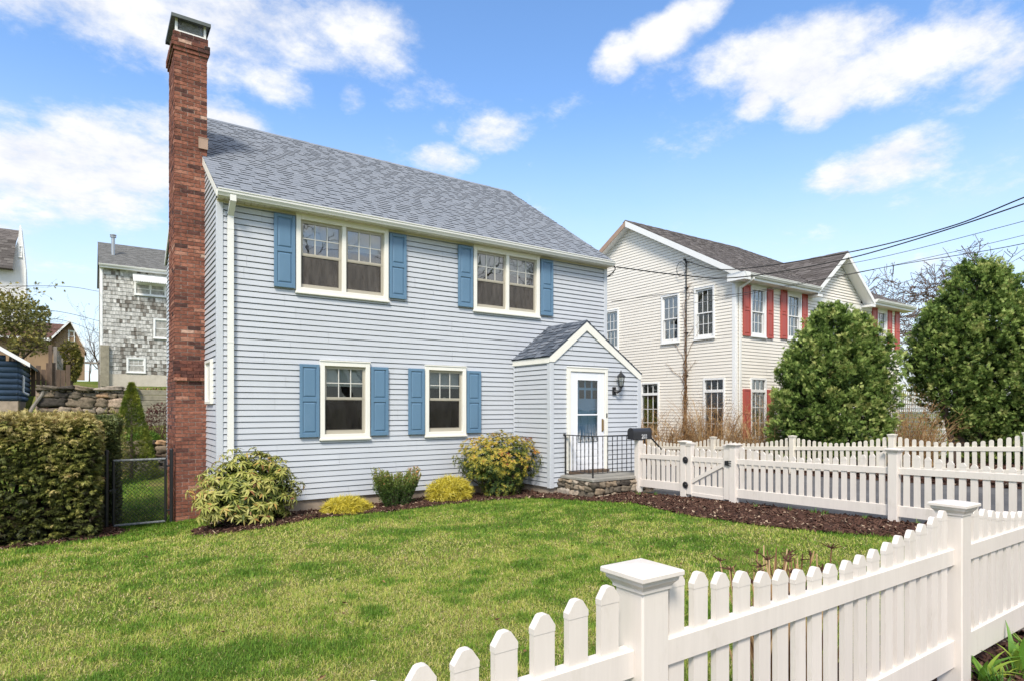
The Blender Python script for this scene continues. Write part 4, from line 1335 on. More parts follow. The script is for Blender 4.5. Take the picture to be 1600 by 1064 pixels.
SEG = {'2': [[(0, .8), (.15, 1), (.75, 1), (.95, .82), (.95, .62), (0, 0), (1, 0)]],
       '0': [[(.5, 1), (.1, .85), (0, .5), (.1, .15), (.5, 0), (.9, .15), (1, .5), (.9, .85), (.5, 1)]],
       '3': [[(0, .88), (.2, 1), (.8, 1), (.95, .8), (.8, .56), (.4, .53)], [(.4, .53), (.85, .5), (1, .25), (.8, .02), (.2, 0), (0, .14)]]}
dg = MB(frame((7.52, my - mw / 2, mz0 + 0.018), (0, 1, 0)))
for i, chh in enumerate('203'):
    x0 = i * 0.052
    for pl in SEG[chh]:
        pts = [(x0 + p[0] * 0.034, -0.003, p[1] * 0.078) for p in pl]
        for p, q in zip(pts[:-1], pts[1:]):
            dx, dz = q[0] - p[0], q[2] - p[2]
            l = math.hypot(dx, dz) or 1
            nx, nz = -dz / l * 0.0065, dx / l * 0.0065
            ex, ez = dx / l * 0.005, dz / l * 0.005
            poly = [(p[0] - ex + nx, p[2] - ez + nz), (p[0] - ex - nx, p[2] - ez - nz), (q[0] + ex - nx, q[2] + ez - nz), (q[0] + ex + nx, q[2] + ez + nz)]
            dg.prism(poly[::-1], -0.004, -0.001, 0.5, 'y')
dg.build('house_number', M['white_vinyl_digits'], mb_)

# ------------------------------------------------------------------ chain-link gate beside the chimney
cg = thing('chain_link_gate', 'black chain-link gate between the hedge and the brick chimney', 'gate', (-1.0, 1.1, 0))
GY = 1.10
for x, z0, z1 in ((-1.53, -0.35, 1.19), (-0.575, -0.35, 1.18)):
    m = MB()
    m.tube([(x, GY, z0), (x, GY, z1)], 0.030, 12)
    m.lathe([(0.034, -0.02), (0.034, 0.0), (0.02, 0.018), (0.0, 0.024)], (x, GY, z1), 12)
    m.build('post', M['black'], cg)
a, b, z0, z1 = -1.435, -0.665, -0.075, 1.02
m = MB()
m.tube([(a, GY, z0), (a, GY, z1)], 0.021, 10)
m.tube([(b, GY, z0), (b, GY, z1)], 0.021, 10)
m.build('gate_frame', M['black'], cg)
for z in (z1, z0):
    m = MB()
    m.tube([(a, GY, z), (b, GY, z)], 0.020, 10)
    m.build('gate_rail', M['old_steel'], cg)
m = MB()
st = 0.062
d_ = z1 - z0
i = -int(d_ / st) - 1
while a + i * st < b:
    for sg_ in (1, -1):
        x0 = a + i * st
        p = (x0, z0) if sg_ > 0 else (x0, z1)
        q = (x0 + d_, z1) if sg_ > 0 else (x0 + d_, z0)
        # clip to a..b
        t0 = max(0, (a - p[0]) / d_)
        t1 = min(1, (b - p[0]) / d_)
        if t1 > t0:
            P = (p[0] + d_ * t0, GY + sg_ * 0.002, p[1] + (q[1] - p[1]) * t0)
            Q = (p[0] + d_ * t1, GY + sg_ * 0.002, p[1] + (q[1] - p[1]) * t1)
            m.tube([P, Q], 0.0034, 4, 0.5, False)
    i += 1
m.build('wire_mesh', M['black'], cg)
for z in (0.1, 0.88):
    m = MB()
    m.bevbox(-0.655, -0.58, GY - 0.015, GY + 0.015, z, z + 0.025, 0.004)
    m.build('hinge', M['black'], cg)
m = MB()
m.bevbox(-1.50, -1.41, GY - 0.03, GY + 0.03, 0.50, 0.53, 0.005)
m.bevbox(-1.455, -1.40, GY - 0.04, GY - 0.02, 0.47, 0.55, 0.005)
m.build('latch', M['black'], cg)
# ------------------------------------------------------------------ ground, drive, beds, grass
def structure(o, kind='structure'):
    o['kind'] = kind
    return o

def sheet(name, xs, ys, mat, dz=0.0, kind='structure', rough=None):
    xs, ys = np.array(xs), np.array(ys)
    XX, YY = np.meshgrid(xs, ys)
    Z = G(XX, YY) + dz
    if rough is not None:
        P = np.stack([XX.ravel(), YY.ravel(), 0 * XX.ravel()], 1)
        Z = Z + rough(P).reshape(Z.shape)
    V = np.stack([XX.ravel(), YY.ravel(), Z.ravel()], 1)
    nx, ny = len(xs), len(ys)
    i = (np.arange(ny - 1)[:, None] * nx + np.arange(nx - 1)[None, :]).ravel()
    F = np.stack([i, i + 1, i + 1 + nx, i + nx], 1)
    return structure(np_obj(name, V, F, np.full(len(F), 0.5), mat, None, True), kind)

def lin(a, b, st):
    return list(np.arange(a, b, st))
gx = [-400, -200, -90, -45, -25, -16] + lin(-12, 16, 0.25) + [16, 18, 21, 25, 32, 45, 70, 120, 220, 400]
gy = [-300, -120, -50, -28, -20, -16] + lin(-13, 9.2, 0.25) + [9.3, 9.36, 9.42, 9.48, 9.55] + lin(9.8, 14, 0.4) + [14.05, 14.12, 14.2, 14.28, 14.35] + lin(14.8, 36, 0.8) + [40, 46, 54, 62, 80, 120, 220, 420]
ground = sheet('ground', gx, gy, M['ground'])
drive = sheet('driveway', lin(7.66, 12.86, 0.4) + [12.86], lin(-14, 22, 0.5), M['asphalt'], 0.012)

def pip(px, py, poly):
    c = np.zeros(len(px), bool)
    n = len(poly)
    for i in range(n):
        x0, y0 = poly[i]
        x1, y1 = poly[(i + 1) % n]
        if y0 == y1:
            continue
        k = ((y0 > py) != (y1 > py)) & (px < (x1 - x0) * (py - y0) / (y1 - y0) + x0)
        c ^= k
    return c

def smooth_poly(poly, it=2):
    for _ in range(it):
        q = []
        for i in range(len(poly)):
            a, b = poly[i], poly[(i + 1) % len(poly)]
            q += [(a[0] * .75 + b[0] * .25, a[1] * .75 + b[1] * .25), (a[0] * .25 + b[0] * .75, a[1] * .25 + b[1] * .75)]
        poly = q
    return poly

BED_HOUSE = [(-0.50, -0.45), (-0.35, -0.98), (0.3, -1.16), (1.0, -1.02), (1.55, -0.80), (2.3, -0.86), (3.2, -0.92), (4.2, -0.98), (5.2, -1.05), (5.75, -1.35),
             (6.02, -2.1), (6.35, -2.95), (6.55, -3.15), (7.45, -2.9), (7.45, -1.2), (6.0, -0.2), (4.0, 0.06), (0.05, 0.06), (-0.05, -0.1)]
BED_SIDE = [(6.5, -2.4), (6.55, -3.3), (6.15, -4.4), (5.95, -5.4), (6.02, -6.4), (6.35, -7.4), (6.9, -8.3), (7.35, -9.7), (7.64, -9.7), (7.64, -2.4)]
BED_HEDGE = [(-7, -0.02), (-3, -0.02), (-2.0, 0.02), (-1.45, 0.25), (-1.25, 0.75), (-1.38, 1.05), (-1.42, 1.6), (-1.35, 3.2), (-2, 4), (-7, 2)]
BED_FAR = [(12.87, -12), (12.87, 8), (14.75, 8), (14.75, 0.6), (17.5, 0.45), (19, -0.5), (23, -5), (23, -12)]
BED_STREET = [(-4, -11.2), (9, -11.2), (9, -9.70), (-4, -9.70)]
BED_STUB = [(0.25, -9.72), (0.4, -9.35), (1.0, -9.18), (1.9, -9.2), (2.3, -9.45), (2.4, -9.72)]
BEDS = [smooth_poly(BED_HOUSE), smooth_poly(BED_SIDE), smooth_poly(BED_HEDGE, 1), BED_STREET, smooth_poly(BED_STUB, 1), BED_FAR]

def bed(poly, name='mulch_bed', st=0.06, dens=900, csz=1.0, h=0.02):
    xs, ys = [p[0] for p in poly], [p[1] for p in poly]
    x = np.arange(min(xs), max(xs) + st, st)
    y = np.arange(min(ys), max(ys) + st, st)
    XX, YY = np.meshgrid(x, y)
    P = np.stack([XX.ravel(), YY.ravel(), np.zeros(XX.size)], 1)
    ins = pip(P[:, 0], P[:, 1], poly)
    # height falls to the ground at the rim
    rim = np.ones(len(P))
    for d in (0.06, 0.12):
        for ax, ay in ((d, 0), (-d, 0), (0, d), (0, -d)):
            rim *= np.where(pip(P[:, 0] + ax, P[:, 1] + ay, poly), 1, 0.72)
    Z = G(P[:, 0], P[:, 1]) + 0.006 + rim * (h + 0.035 * (fbm(P, 7) - 0.3))
    V = np.stack([P[:, 0], P[:, 1], Z], 1)
    nx, ny = len(x), len(y)
    i = (np.arange(ny - 1)[:, None] * nx + np.arange(nx - 1)[None, :]).ravel()
    F = np.stack([i, i + 1, i + 1 + nx, i + nx], 1)
    F = F[ins[F].any(axis=1)]
    area = len(F) * st * st
    # chips
    n = int(area * dens)
    k = RNG.integers(0, len(F), n)
    c = V[F[k]].mean(axis=1) + RNG.uniform(-st * .6, st * .6, (n, 3)) * [1, 1, 0]
    c[:, 2] += RNG.uniform(0.002, 0.022, n)
    a = RNG.uniform(0, 2 * PI, n)
    tilt = RNG.normal(0, 0.4, n)
    ln = RNG.gamma(3, 0.008, n)[:, None] * csz + 0.008
    wd = ln * RNG.uniform(0.25, 0.6, (n, 1))
    U = np.stack([np.cos(a), np.sin(a), tilt], 1)
    S = np.stack([-np.sin(a), np.cos(a), RNG.normal(0, 0.5, n)], 1)
    T = np.cross(U, S) * 0.006
    q = np.stack([c - U * ln - S * wd, c + U * ln - S * wd * .7, c + U * ln * .9 + S * wd, c - U * ln * .8 + S * wd * .8], 1)
    q = np.concatenate([q, q - T[:, None, :]], 1).reshape(-1, 3)
    b = np.arange(n)[:, None] * 8
    fc = np.concatenate([b + np.array([[0, 1, 2, 3]]), b + np.array([[0, 4, 5, 1]]), b + np.array([[1, 5, 6, 2]]), b + np.array([[2, 6, 7, 3]]), b + np.array([[3, 7, 4, 0]])], 1).reshape(-1, 4)
    t = np.clip(RNG.normal(0.42, 0.24, n), 0, 0.9)
    t = np.where(RNG.random(n) < 0.035, 1.0, t)
    Vall = np.concatenate([V, q])
    Fall = np.concatenate([F, fc + len(V)])
    ta = np.concatenate([np.clip(0.35 + 0.3 * (vnoise(V[F[:, 0]], 20) - 0.5), 0, 1), np.repeat(t, 5)])
    return structure(np_obj(name, Vall, Fall, ta, M['mulch']), 'stuff')
for i, p in enumerate(BEDS):
    bed(p, dens=(2000, 2000, 700, 2200, 2200, 150)[i], csz=(.72, .72, .8, .7, .7, 1.4)[i], st=0.06 if i < 5 else 0.15)

CAMP = np.array([-1.783, -11.249])
def grass(n, region, hmin, hmax, wd, wscale=True):
    """n candidate blades in region (x0,x1,y0,y1), thinned with distance from the street"""
    x = RNG.uniform(region[0], region[1], n)
    y = RNG.uniform(region[2], region[3], n)
    ok = np.ones(n, bool)
    for p in BEDS:
        ok &= ~pip(x, y, p)
    ok &= ~((x > 0.0) & (y > 0.0) & (x < W_)) & ~((x > -0.53) & (x < .1) & (y > 1.1))
    ok &= ~((x > 6.0) & (y > -2.3))
    ok &= x < 7.5
    d = np.hypot(x - CAMP[0], y - CAMP[1])
    ok &= RNG.random(n) < np.clip(1.25 - d / 22.0, 0.25, 1)
    # only the wedge that could be seen, with room for a step to the side
    x, y, d = x[ok], y[ok], d[ok]
    n = len(x)
    P = np.stack([x, y, np.zeros(n)], 1)
    dry = fbm(P, 0.9, 3) * 0.42 + fbm(P + 31, 4.2, 3) * 0.58
    dry = np.clip((dry - 0.46) * 4.8 + 0.52, 0, 1)
    edge = sstep(-2.6, -1.0, y) * sstep(0.6, 2.0, x) * 0.5 + sstep(5.2, 6.2, x) * 0.25 + sstep(-0.7, 0.6, y) * 0.6
    dry = np.clip(dry - edge, 0, 1)
    t = 0.20 + 0.33 * dry + RNG.normal(0, 0.12, n)
    straw = RNG.random(n) < 0.08 + 0.42 * dry ** 1.4
    t = np.where(straw, RNG.uniform(0.6, 0.99, n), t)
    t = np.clip(t, 0, 1)
    clump = fbm(P + 77, 9.0, 2)
    h = RNG.uniform(hmin, hmax, n) * (0.55 + 0.9 * clump) * np.where(straw, 0.75, 1)
    a = RNG.uniform(0, 2 * PI, n)
    lean = np.abs(RNG.normal(0.5, 0.4, n)) + np.where(straw, 0.8, 0)
    w = wd * (0.7 + 0.6 * RNG.random(n)) * (np.clip(d / 5.0, 0.8, 2.2) if wscale else 1)
    D = np.stack([np.cos(a) * lean, np.sin(a) * lean, np.ones(n)], 1)
    D = nrm(D)
    S = nrm(np.stack([-np.sin(a + RNG.normal(0, 0.8, n)), np.cos(a), np.zeros(n)], 1)) * w[:, None]
    B = np.stack([x, y, G(x, y) - 0.004], 1)
    m = B + D * (h * 0.55)[:, None]
    D2 = nrm(D + np.stack([np.cos(a), np.sin(a), -0.5 * np.ones(n)], 1) * (0.35 + 0.5 * lean[:, None]))
    tip = m + D2 * (h * 0.5)[:, None]
    V = np.stack([B - S * .5, B + S * .5, m + S * .42, m - S * .42, tip + S * 0.07, tip - S * 0.07], 1).reshape(-1, 3)
    b = np.arange(n)[:, None] * 6
    F = np.concatenate([b + np.array([[0, 1, 2, 3]]), b + np.array([[3, 2, 4, 5]])], 1).reshape(-1, 4)
    return V, F, np.repeat(t, 2)

gv = [grass(520000, (-7.5, 7.5, -9.78, 1.5), 0.026, 0.060, 0.0042),
      grass(170000, (-3.2, 3.4, -9.78, -5.2), 0.024, 0.056, 0.0036),
      grass(60000, (-3.5, -0.55, 1.2, 9.3), 0.04, 0.08, 0.011, False)]
o_ = 0
Vs, Fs, Ts = [], [], []
for V, F, T in gv:
    Vs.append(V); Fs.append(F + o_); Ts.append(T)
    o_ += len(V)
structure(np_obj('grass', np.concatenate(Vs), np.concatenate(Fs), np.concatenate(Ts), M['grass']), 'stuff')
# fallen leaves here and there on the lawn
n = 70
x = RNG.uniform(-4, 6, n); y = RNG.uniform(-8.5, -1.5, n)
V, F = leaves(np.stack([x, y, G(x, y) + 0.03], 1), np.stack([RNG.normal(size=n), RNG.normal(size=n), RNG.normal(0, .2, n)], 1), np.stack([RNG.normal(0, .3, n), RNG.normal(0, .3, n), np.ones(n)], 1), RNG.uniform(.03, .07, n), RNG.uniform(.02, .04, n), 0.4)
structure(np_obj('fallen_leaves', V, F, RNG.uniform(0.0, 0.55, len(F)), M['stub']), 'stuff')

# ------------------------------------------------------------------ plants
def lumpy(n, c, r, seed, amp=0.22, freq=2.2, zmin=-0.75, depth=0.35):
    """points in the outer shell of an uneven ellipsoid + outward directions"""
    d = rand_dirs(int(n * 1.7))
    d = d[d[:, 2] > zmin][:n]
    k = 1 + amp * (fbm(d * 1.0 + seed * 3.7, freq, 3) - 0.5) * 2.4
    inset = 1 - depth * RNG.random(len(d)) ** 1.8
    P = np.array(c) + d * np.array(r) * (k * inset)[:, None]
    return P, d, inset

def whorls(P, D, per, ln, wd, spread, droop, tintf, upb=0.0):
    """per leaves around every axis D"""
    n = len(P)
    D = nrm(D)
    A = nrm(np.cross(D, np.where(np.abs(D[:, 2:3]) > 0.9, [[1, 0, 0]], [[0, 0, 1]])))
    B = np.cross(D, A)
    V_, F_, T_ = [], [], []
    off = 0
    for k in range(per):
        a = 2 * PI * (k + RNG.uniform(-0.3, 0.3, n)) / per
        sp = spread + RNG.normal(0, 0.22, n)
        R = A * np.cos(a)[:, None] + B * np.sin(a)[:, None]
        ax = D * np.cos(sp)[:, None] + R * np.sin(sp)[:, None]
        ax[:, 2] += upb
        V, F = leaves(P, ax, D + 0.15 * rand_dirs(n), ln * RNG.uniform(0.75, 1.2, n), wd * RNG.uniform(0.8, 1.2, n), 0.22, droop)
        V_.append(V); F_.append(F + off); off += len(V)
        T_.append(np.repeat(np.clip(tintf(n, k), 0, 1), 2))
    return np.concatenate(V_), np.concatenate(F_), np.concatenate(T_)

def stems(name, root, base, tips, mat, parent, r0=0.012, r1=0.003, n=5, bend=0.25):
    m = MB()
    for t in tips:
        b = Vector(base) + Vector((random.uniform(-.06, .06), random.uniform(-.06, .06), 0))
        t = Vector(t)
        mid = (b + t) / 2 + Vector((random.uniform(-.1, .1), random.uniform(-.1, .1), 0.0)) * bend * 4
        m.tube([b, mid, t], [r0, (r0 + r1) / 2, r1], n, random.uniform(0.1, 0.6), False)
    return m.build(name, mat, parent)

# rhododendron at the left corner of the house
RC = (0.36, -0.62, 0.52)
rh = thing('rhododendron_bush', 'broad rhododendron with drooping yellow-green leaves at the left corner of the house', 'bush', (RC[0], RC[1], g(RC[0], RC[1])))
P1, D1, i1 = lumpy(520, RC, (0.80, 0.52, 0.64), 3, 0.30, 2.4, -0.6, 0.30)
D1 = nrm(D1 * [[.8, .8, .6]] + [[0, -0.05, 0.75]] + .25 * rand_dirs(len(D1)))
loc = fbm(P1, 3.0, 2)
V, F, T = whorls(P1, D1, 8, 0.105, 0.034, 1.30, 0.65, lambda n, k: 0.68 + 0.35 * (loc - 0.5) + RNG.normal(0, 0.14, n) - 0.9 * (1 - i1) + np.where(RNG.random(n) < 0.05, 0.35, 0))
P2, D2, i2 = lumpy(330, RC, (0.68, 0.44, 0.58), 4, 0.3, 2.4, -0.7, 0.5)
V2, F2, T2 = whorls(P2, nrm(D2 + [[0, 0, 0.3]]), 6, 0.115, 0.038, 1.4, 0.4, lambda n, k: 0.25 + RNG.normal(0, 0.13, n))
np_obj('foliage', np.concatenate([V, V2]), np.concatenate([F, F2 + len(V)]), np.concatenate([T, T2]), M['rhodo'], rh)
stems('stem', rh, (RC[0], RC[1], g(RC[0], RC[1]) - 0.02), [tuple(p) for p in P2[:60]], M['bark'], rh, 0.02, 0.005)

# pieris beside the vestibule
PC = (5.28, -0.62, 0.86)
pi_ = thing('pieris_bush', 'rounded pieris bush with yellow, orange and red new leaves beside the vestibule', 'bush', (PC[0], PC[1], g(PC[0], PC[1])))
P1, D1, i1 = lumpy(1300, PC, (1.02, 0.56, 0.52), 8, 0.24, 2.8, -0.75, 0.28)
lob, Dl, il = lumpy(430, (5.25, -0.66, 0.38), (0.48, 0.36, 0.36), 9, 0.2, 3, -0.8, 0.3)
P1, D1, i1 = np.concatenate([P1, lob]), np.concatenate([D1, Dl]), np.concatenate([i1, il])
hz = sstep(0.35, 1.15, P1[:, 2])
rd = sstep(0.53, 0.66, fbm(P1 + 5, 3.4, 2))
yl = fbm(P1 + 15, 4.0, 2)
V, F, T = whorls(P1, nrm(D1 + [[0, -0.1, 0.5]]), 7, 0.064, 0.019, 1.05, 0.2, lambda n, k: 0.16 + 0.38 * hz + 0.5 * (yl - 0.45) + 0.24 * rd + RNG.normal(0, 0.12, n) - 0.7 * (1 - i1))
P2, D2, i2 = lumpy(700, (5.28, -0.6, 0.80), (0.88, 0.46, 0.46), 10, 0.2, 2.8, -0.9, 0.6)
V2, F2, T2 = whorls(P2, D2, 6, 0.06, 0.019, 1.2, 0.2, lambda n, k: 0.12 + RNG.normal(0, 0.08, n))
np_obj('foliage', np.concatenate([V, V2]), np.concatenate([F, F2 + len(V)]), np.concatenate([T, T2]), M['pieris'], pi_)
stems('stem', pi_, (5.27, -0.6, g(5.27, -0.6) - 0.02), [tuple(p) for p in P2[:50]], M['bark'], pi_, 0.025, 0.005)

# upright boxwood
bxr = thing('boxwood_shrub', 'small upright dark green boxwood between the two golden mounds', 'bush', (3.0, -0.55, g(3, -.55)))
base = np.array([3.0, -0.52, 0.06])
nS = 210
a = RNG.uniform(0, 2 * PI, nS)
r = np.sqrt(RNG.random(nS))
tip = base + np.stack([np.cos(a) * r * 0.46, np.sin(a) * r * 0.28, 0.42 + 0.36 * RNG.random(nS) * (0.55 + 0.45 * np.abs(np.cos(a)) * r)], 1)
tip[:, 0] += np.where(tip[:, 0] < 3.0, -0.06, 0.06)
low = base + (tip - base) * [[0.45, 0.45, 0.0]]
V_, F_, T_ = [], [], []
off = 0
for s in range(nS):
    m_ = 85
    u = RNG.random(m_) ** 0.8
    p = low[s] + (tip[s] - low[s]) * u[:, None] + RNG.normal(0, 0.012, (m_, 3))
    d = nrm((tip[s] - low[s])[None, :] * 1.2 + rand_dirs(m_) * 0.5)
    V, F = leaves(p, d, rand_dirs(m_), RNG.uniform(0.026, 0.042, m_), RNG.uniform(.014, .020, m_), 0.15)
    warm = 0.22 if tip[s][0] > 3.28 else 0.0
    T = np.clip(0.20 + 0.58 * u * sstep(0.2, .65, p[:, 2]) + RNG.normal(0, 0.13, m_) + warm * u * (RNG.random(m_) < 0.5), 0, 1)
    V_.append(V); F_.append(F + off); off += len(V); T_.append(np.repeat(T, 2))
np_obj('foliage', np.concatenate(V_), np.concatenate(F_), np.concatenate(T_), M['boxwood'], bxr)
ms = MB()
for s in range(nS):
    ms.tube([tuple(base + (low[s] - base) * 0.3 - [0, 0, 0.05]), tuple(low[s]), tuple(tip[s])], [0.006, 0.004, 0.0015], 3, 0.4, False)
ms.build('stem', M['bark'], bxr)

# golden thread-leaf mounds
def gold(c, r, label, seed):
    zb = g(c[0], c[1])
    t = thing('golden_cypress', label, 'shrub', (c[0], c[1], zb), 'golden mounds along the house wall')
    V_, F_, T_ = [], [], []
    off = 0
    n = 1000
    P, D, ins = lumpy(n, (c[0], c[1], zb + r[2] * 0.42), (r[0], r[1], r[2] * 0.62), seed, 0.22, 3, -0.45, 0.35)
    D = nrm(D + [[0, 0, 0.25]])
    n = len(P)
    for k in range(6):
        ax = nrm(D + 0.7 * rand_dirs(n) + [[0, 0, -0.2 * k / 3]])
        V, F = leaves(P + rand_dirs(n) * 0.02, ax, rand_dirs(n), RNG.uniform(0.05, 0.11, n), RNG.uniform(0.007, 0.012, n), 0.1, RNG.uniform(0.5, 1.3, n)[:, None])
        V_.append(V); F_.append(F + off); off += len(V)
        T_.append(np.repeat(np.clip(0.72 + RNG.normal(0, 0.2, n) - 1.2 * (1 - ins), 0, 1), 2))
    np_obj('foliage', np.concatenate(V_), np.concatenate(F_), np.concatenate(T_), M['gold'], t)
    stems('stem', t, (c[0], c[1], zb - 0.02), [tuple(p) for p in P[:24] * 0.8 + np.array([c[0], c[1], zb + .1]) * 0.2], M['bark'], t, 0.008, 0.003)
gold((1.98, -0.60), (0.36, 0.20, 0.25), 'low flat golden mound nearest the rhododendron, in the mulch under the left ground-floor window', 31)
gold((4.06, -0.64), (0.42, 0.25, 0.42), 'taller golden mound with trailing threads beside the pieris bush', 37)

# hedges at the left
def sprays(P, out, n_per, ln, wd, tintf, flat=0.6, droop=0.2):
    """little feathered sprays: a few leaflets fanned in one plane"""
    V_, F_, T_ = [], [], []
    off = 0
    n = len(P)
    ax0 = nrm(out + 0.55 * rand_dirs(n))
    up = nrm(rand_dirs(n) * (1 - flat) + [[0, 0, flat]])
    side = nrm(np.cross(ax0, up))
    for k in range(n_per):
        f = (k / max(1, n_per - 1) - 0.5) * 2
        ax = nrm(ax0 + side * f * 0.85)
        p = P + ax0 * ln * 0.25 * (1 - abs(f))
        V, F = leaves(p, ax, up, ln * RNG.uniform(0.7, 1.2, n), wd * RNG.uniform(0.8, 1.2, n), 0.15, droop)
        V_.append(V); F_.append(F + off); off += len(V)
        T_.append(np.repeat(np.clip(tintf(P, k), 0, 1), 2))
    return np.concatenate(V_), np.concatenate(F_), np.concatenate(T_)

def box_shell(n, x0, x1, y0, y1, z0f, z1, seed, depth=0.16, faces=('f', 'r', 't')):
    pts, outs = [], []
    areas = {'f': (x1 - x0) * z1, 'r': (y1 - y0) * z1, 't': (x1 - x0) * (y1 - y0) * 1.3, 'b': (x1 - x0) * z1 * .4}
    tot = sum(areas[f] for f in faces)
    for f in faces:
        m = int(n * areas[f] / tot)
        u, v = RNG.random(m), RNG.random(m)
        d = depth * RNG.random(m) ** 1.6
        if f in 'fb':
            x = x0 + (x1 - x0) * u
            y = (y0 + d) if f == 'f' else (y1 - d)
            zb = G(x, np.full(m, y0))
            z = zb + 0.03 + (z1 - zb - 0.03) * v
            o = np.tile([0, -1.0 if f == 'f' else 1.0, 0.1], (m, 1))
        elif f == 'r':
            y = y0 + (y1 - y0) * u
            x = x1 - d
            zb = G(x, y)
            z = zb + 0.03 + (z1 - zb - 0.03) * v
            o = np.tile([1.0, 0, 0.1], (m, 1))
        else:
            x = x0 + (x1 - x0) * u
            y = y0 + (y1 - y0) * v
            z = z1 - d
            o = np.tile([0, -0.2, 1.0], (m, 1))
        P = np.stack([x, y, z], 1)
        wob = (fbm(P + seed, 1.6, 3) - 0.5) * 0.22 + (fbm(P + seed + 9, 6, 2) - 0.5) * 0.10
        P = P + o * wob[:, None]
        P[:, 2] = np.minimum(P[:, 2], z1 + 0.02 + 0.3 * wob)
        pts.append(P)
        outs.append(o)
    return np.concatenate(pts), np.concatenate(outs)

hd1 = thing('yew_hedge', 'big clipped evergreen hedge with bronze-tipped sprays at the left edge of the lawn', 'hedge', (-3.5, 0.8, g(-3.5, 0.8)))
P, O = box_shell(4600, -5.5, -1.74, 0.24, 1.5, 0, 1.69, 4.0, depth=0.12)
per = 12
ax = nrm(O * [[1, 1, .6]] + 0.45 * rand_dirs(len(P)) + [[0, 0, -0.12]])
ax = np.where(O[:, 2:3] > 0.5, nrm(O + .8 * rand_dirs(len(P)) + [[0, -.4, .2]]), ax)
u = RNG.random((len(P), per))
sz = RNG.uniform(.05, .12, len(P))
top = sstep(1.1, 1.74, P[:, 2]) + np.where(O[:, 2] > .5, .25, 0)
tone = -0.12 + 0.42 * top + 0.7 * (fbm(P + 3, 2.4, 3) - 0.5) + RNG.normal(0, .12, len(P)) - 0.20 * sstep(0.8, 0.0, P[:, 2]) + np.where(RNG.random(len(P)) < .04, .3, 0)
Pp = (P[:, None, :] + ax[:, None, :] * ((u - .3) * 1.5 * sz[:, None])[:, :, None] + rand_dirs(len(P) * per).reshape(len(P), per, 3) * (sz[:, None] * .55 * (1.1 - .6 * u))[:, :, None] * [1, 1, .55]).reshape(-1, 3)
Ax = np.repeat(ax[:, None, :], per, 1).reshape(-1, 3)
tn = np.repeat(tone, per) + (u.reshape(-1) - .5) * .5
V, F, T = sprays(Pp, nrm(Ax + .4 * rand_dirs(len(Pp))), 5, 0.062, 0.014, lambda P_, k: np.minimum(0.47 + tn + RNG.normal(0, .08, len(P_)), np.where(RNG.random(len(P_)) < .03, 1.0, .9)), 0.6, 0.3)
# the dark brown inside of the hedge
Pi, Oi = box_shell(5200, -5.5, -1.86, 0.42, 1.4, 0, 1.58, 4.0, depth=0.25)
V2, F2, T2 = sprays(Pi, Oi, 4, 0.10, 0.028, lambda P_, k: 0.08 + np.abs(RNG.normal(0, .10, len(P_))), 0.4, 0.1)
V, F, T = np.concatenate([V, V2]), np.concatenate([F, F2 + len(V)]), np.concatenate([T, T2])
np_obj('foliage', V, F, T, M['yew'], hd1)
m = MB()
for i in range(90):
    x, y = random.uniform(-5.3, -1.85), random.uniform(0.55, 1.3)
    z = g(x, y)
    m.tube([(x, y, z - 0.03), (x + random.uniform(-.15, .15), y + random.uniform(-.1, .1), z + 0.8), (x + random.uniform(-.3, .3), y + random.uniform(-.15, .1), 1.55)], [0.025, 0.015, 0.005], 5, 0.5, False)
m.build('stem', M['bark'], hd1)
hd2 = thing('privet_hedge', 'darker small-leaved hedge behind the left post of the chain-link gate', 'hedge', (-1.7, 2.2, g(-1.7, 2.2)))
P, O = box_shell(13000, -2.6, -1.36, 1.56, 3.4, 0, 1.70, 14.0)
V, F, T = sprays(P, O, 4, 0.05, 0.022, lambda P, k: 0.42 + 0.8 * (fbm(P, 3, 2) - 0.5) + RNG.normal(0, 0.16, len(P)) + 0.25 * sstep(1.5, 1.75, P[:, 2]), 0.3, 0.1)
np_obj('foliage', V, F, T, M['privet'], hd2)
m = MB()
for i in range(60):
    x, y = random.uniform(-2.4, -1.5), random.uniform(1.66, 3.3)
    z = g(x, y)
    m.tube([(x, y, z - 0.03), (x + random.uniform(-.1, .1), y, z + 0.8), (x + random.uniform(-.2, .15), y, 1.55)], [0.02, 0.012, 0.005], 5, 0.5, False)
m.build('stem', M['bark'], hd2)

# dwarf conical spruce, round shrub and barberry in the back garden
sp = thing('dwarf_spruce', 'cone-shaped pale green dwarf spruce in front of the stone retaining wall', 'tree', (-0.86, 7.5, g(-.86, 7.5)))
n = 5200
zz = RNG.random(n) ** 1.25
a = RNG.uniform(0, 2 * PI, n)
zb = g(-.86, 7.5)
hh = 2.50 - zb
rr = 0.62 * (1 - zz) ** 0.85 * (0.86 + 0.3 * fbm(np.stack([np.cos(a) * 2, np.sin(a) * 2, zz * 6], 1), 1.3, 2)) * (1 - 0.3 * RNG.random(n) ** 2)
P = np.stack([-0.86 + rr * np.cos(a), 7.5 + rr * np.sin(a), zb + 0.05 + zz * hh], 1)
D = np.stack([np.cos(a), np.sin(a), 0.6 + 0 * a], 1)
V, F, T = sprays(P, D, 4, 0.075, 0.012, lambda P, k: 0.55 + 0.9 * (fbm(P, 5, 2) - 0.5) + RNG.normal(0, .13, len(P)), 0.2, 0.0)
np_obj('crown', V, F, T, M['spruce'], sp)
m = MB(); m.tube([(-.86, 7.5, zb - .05), (-.86, 7.5, zb + 2.0)], [0.05, 0.01], 6); m.build('trunk', M['bark'], sp)
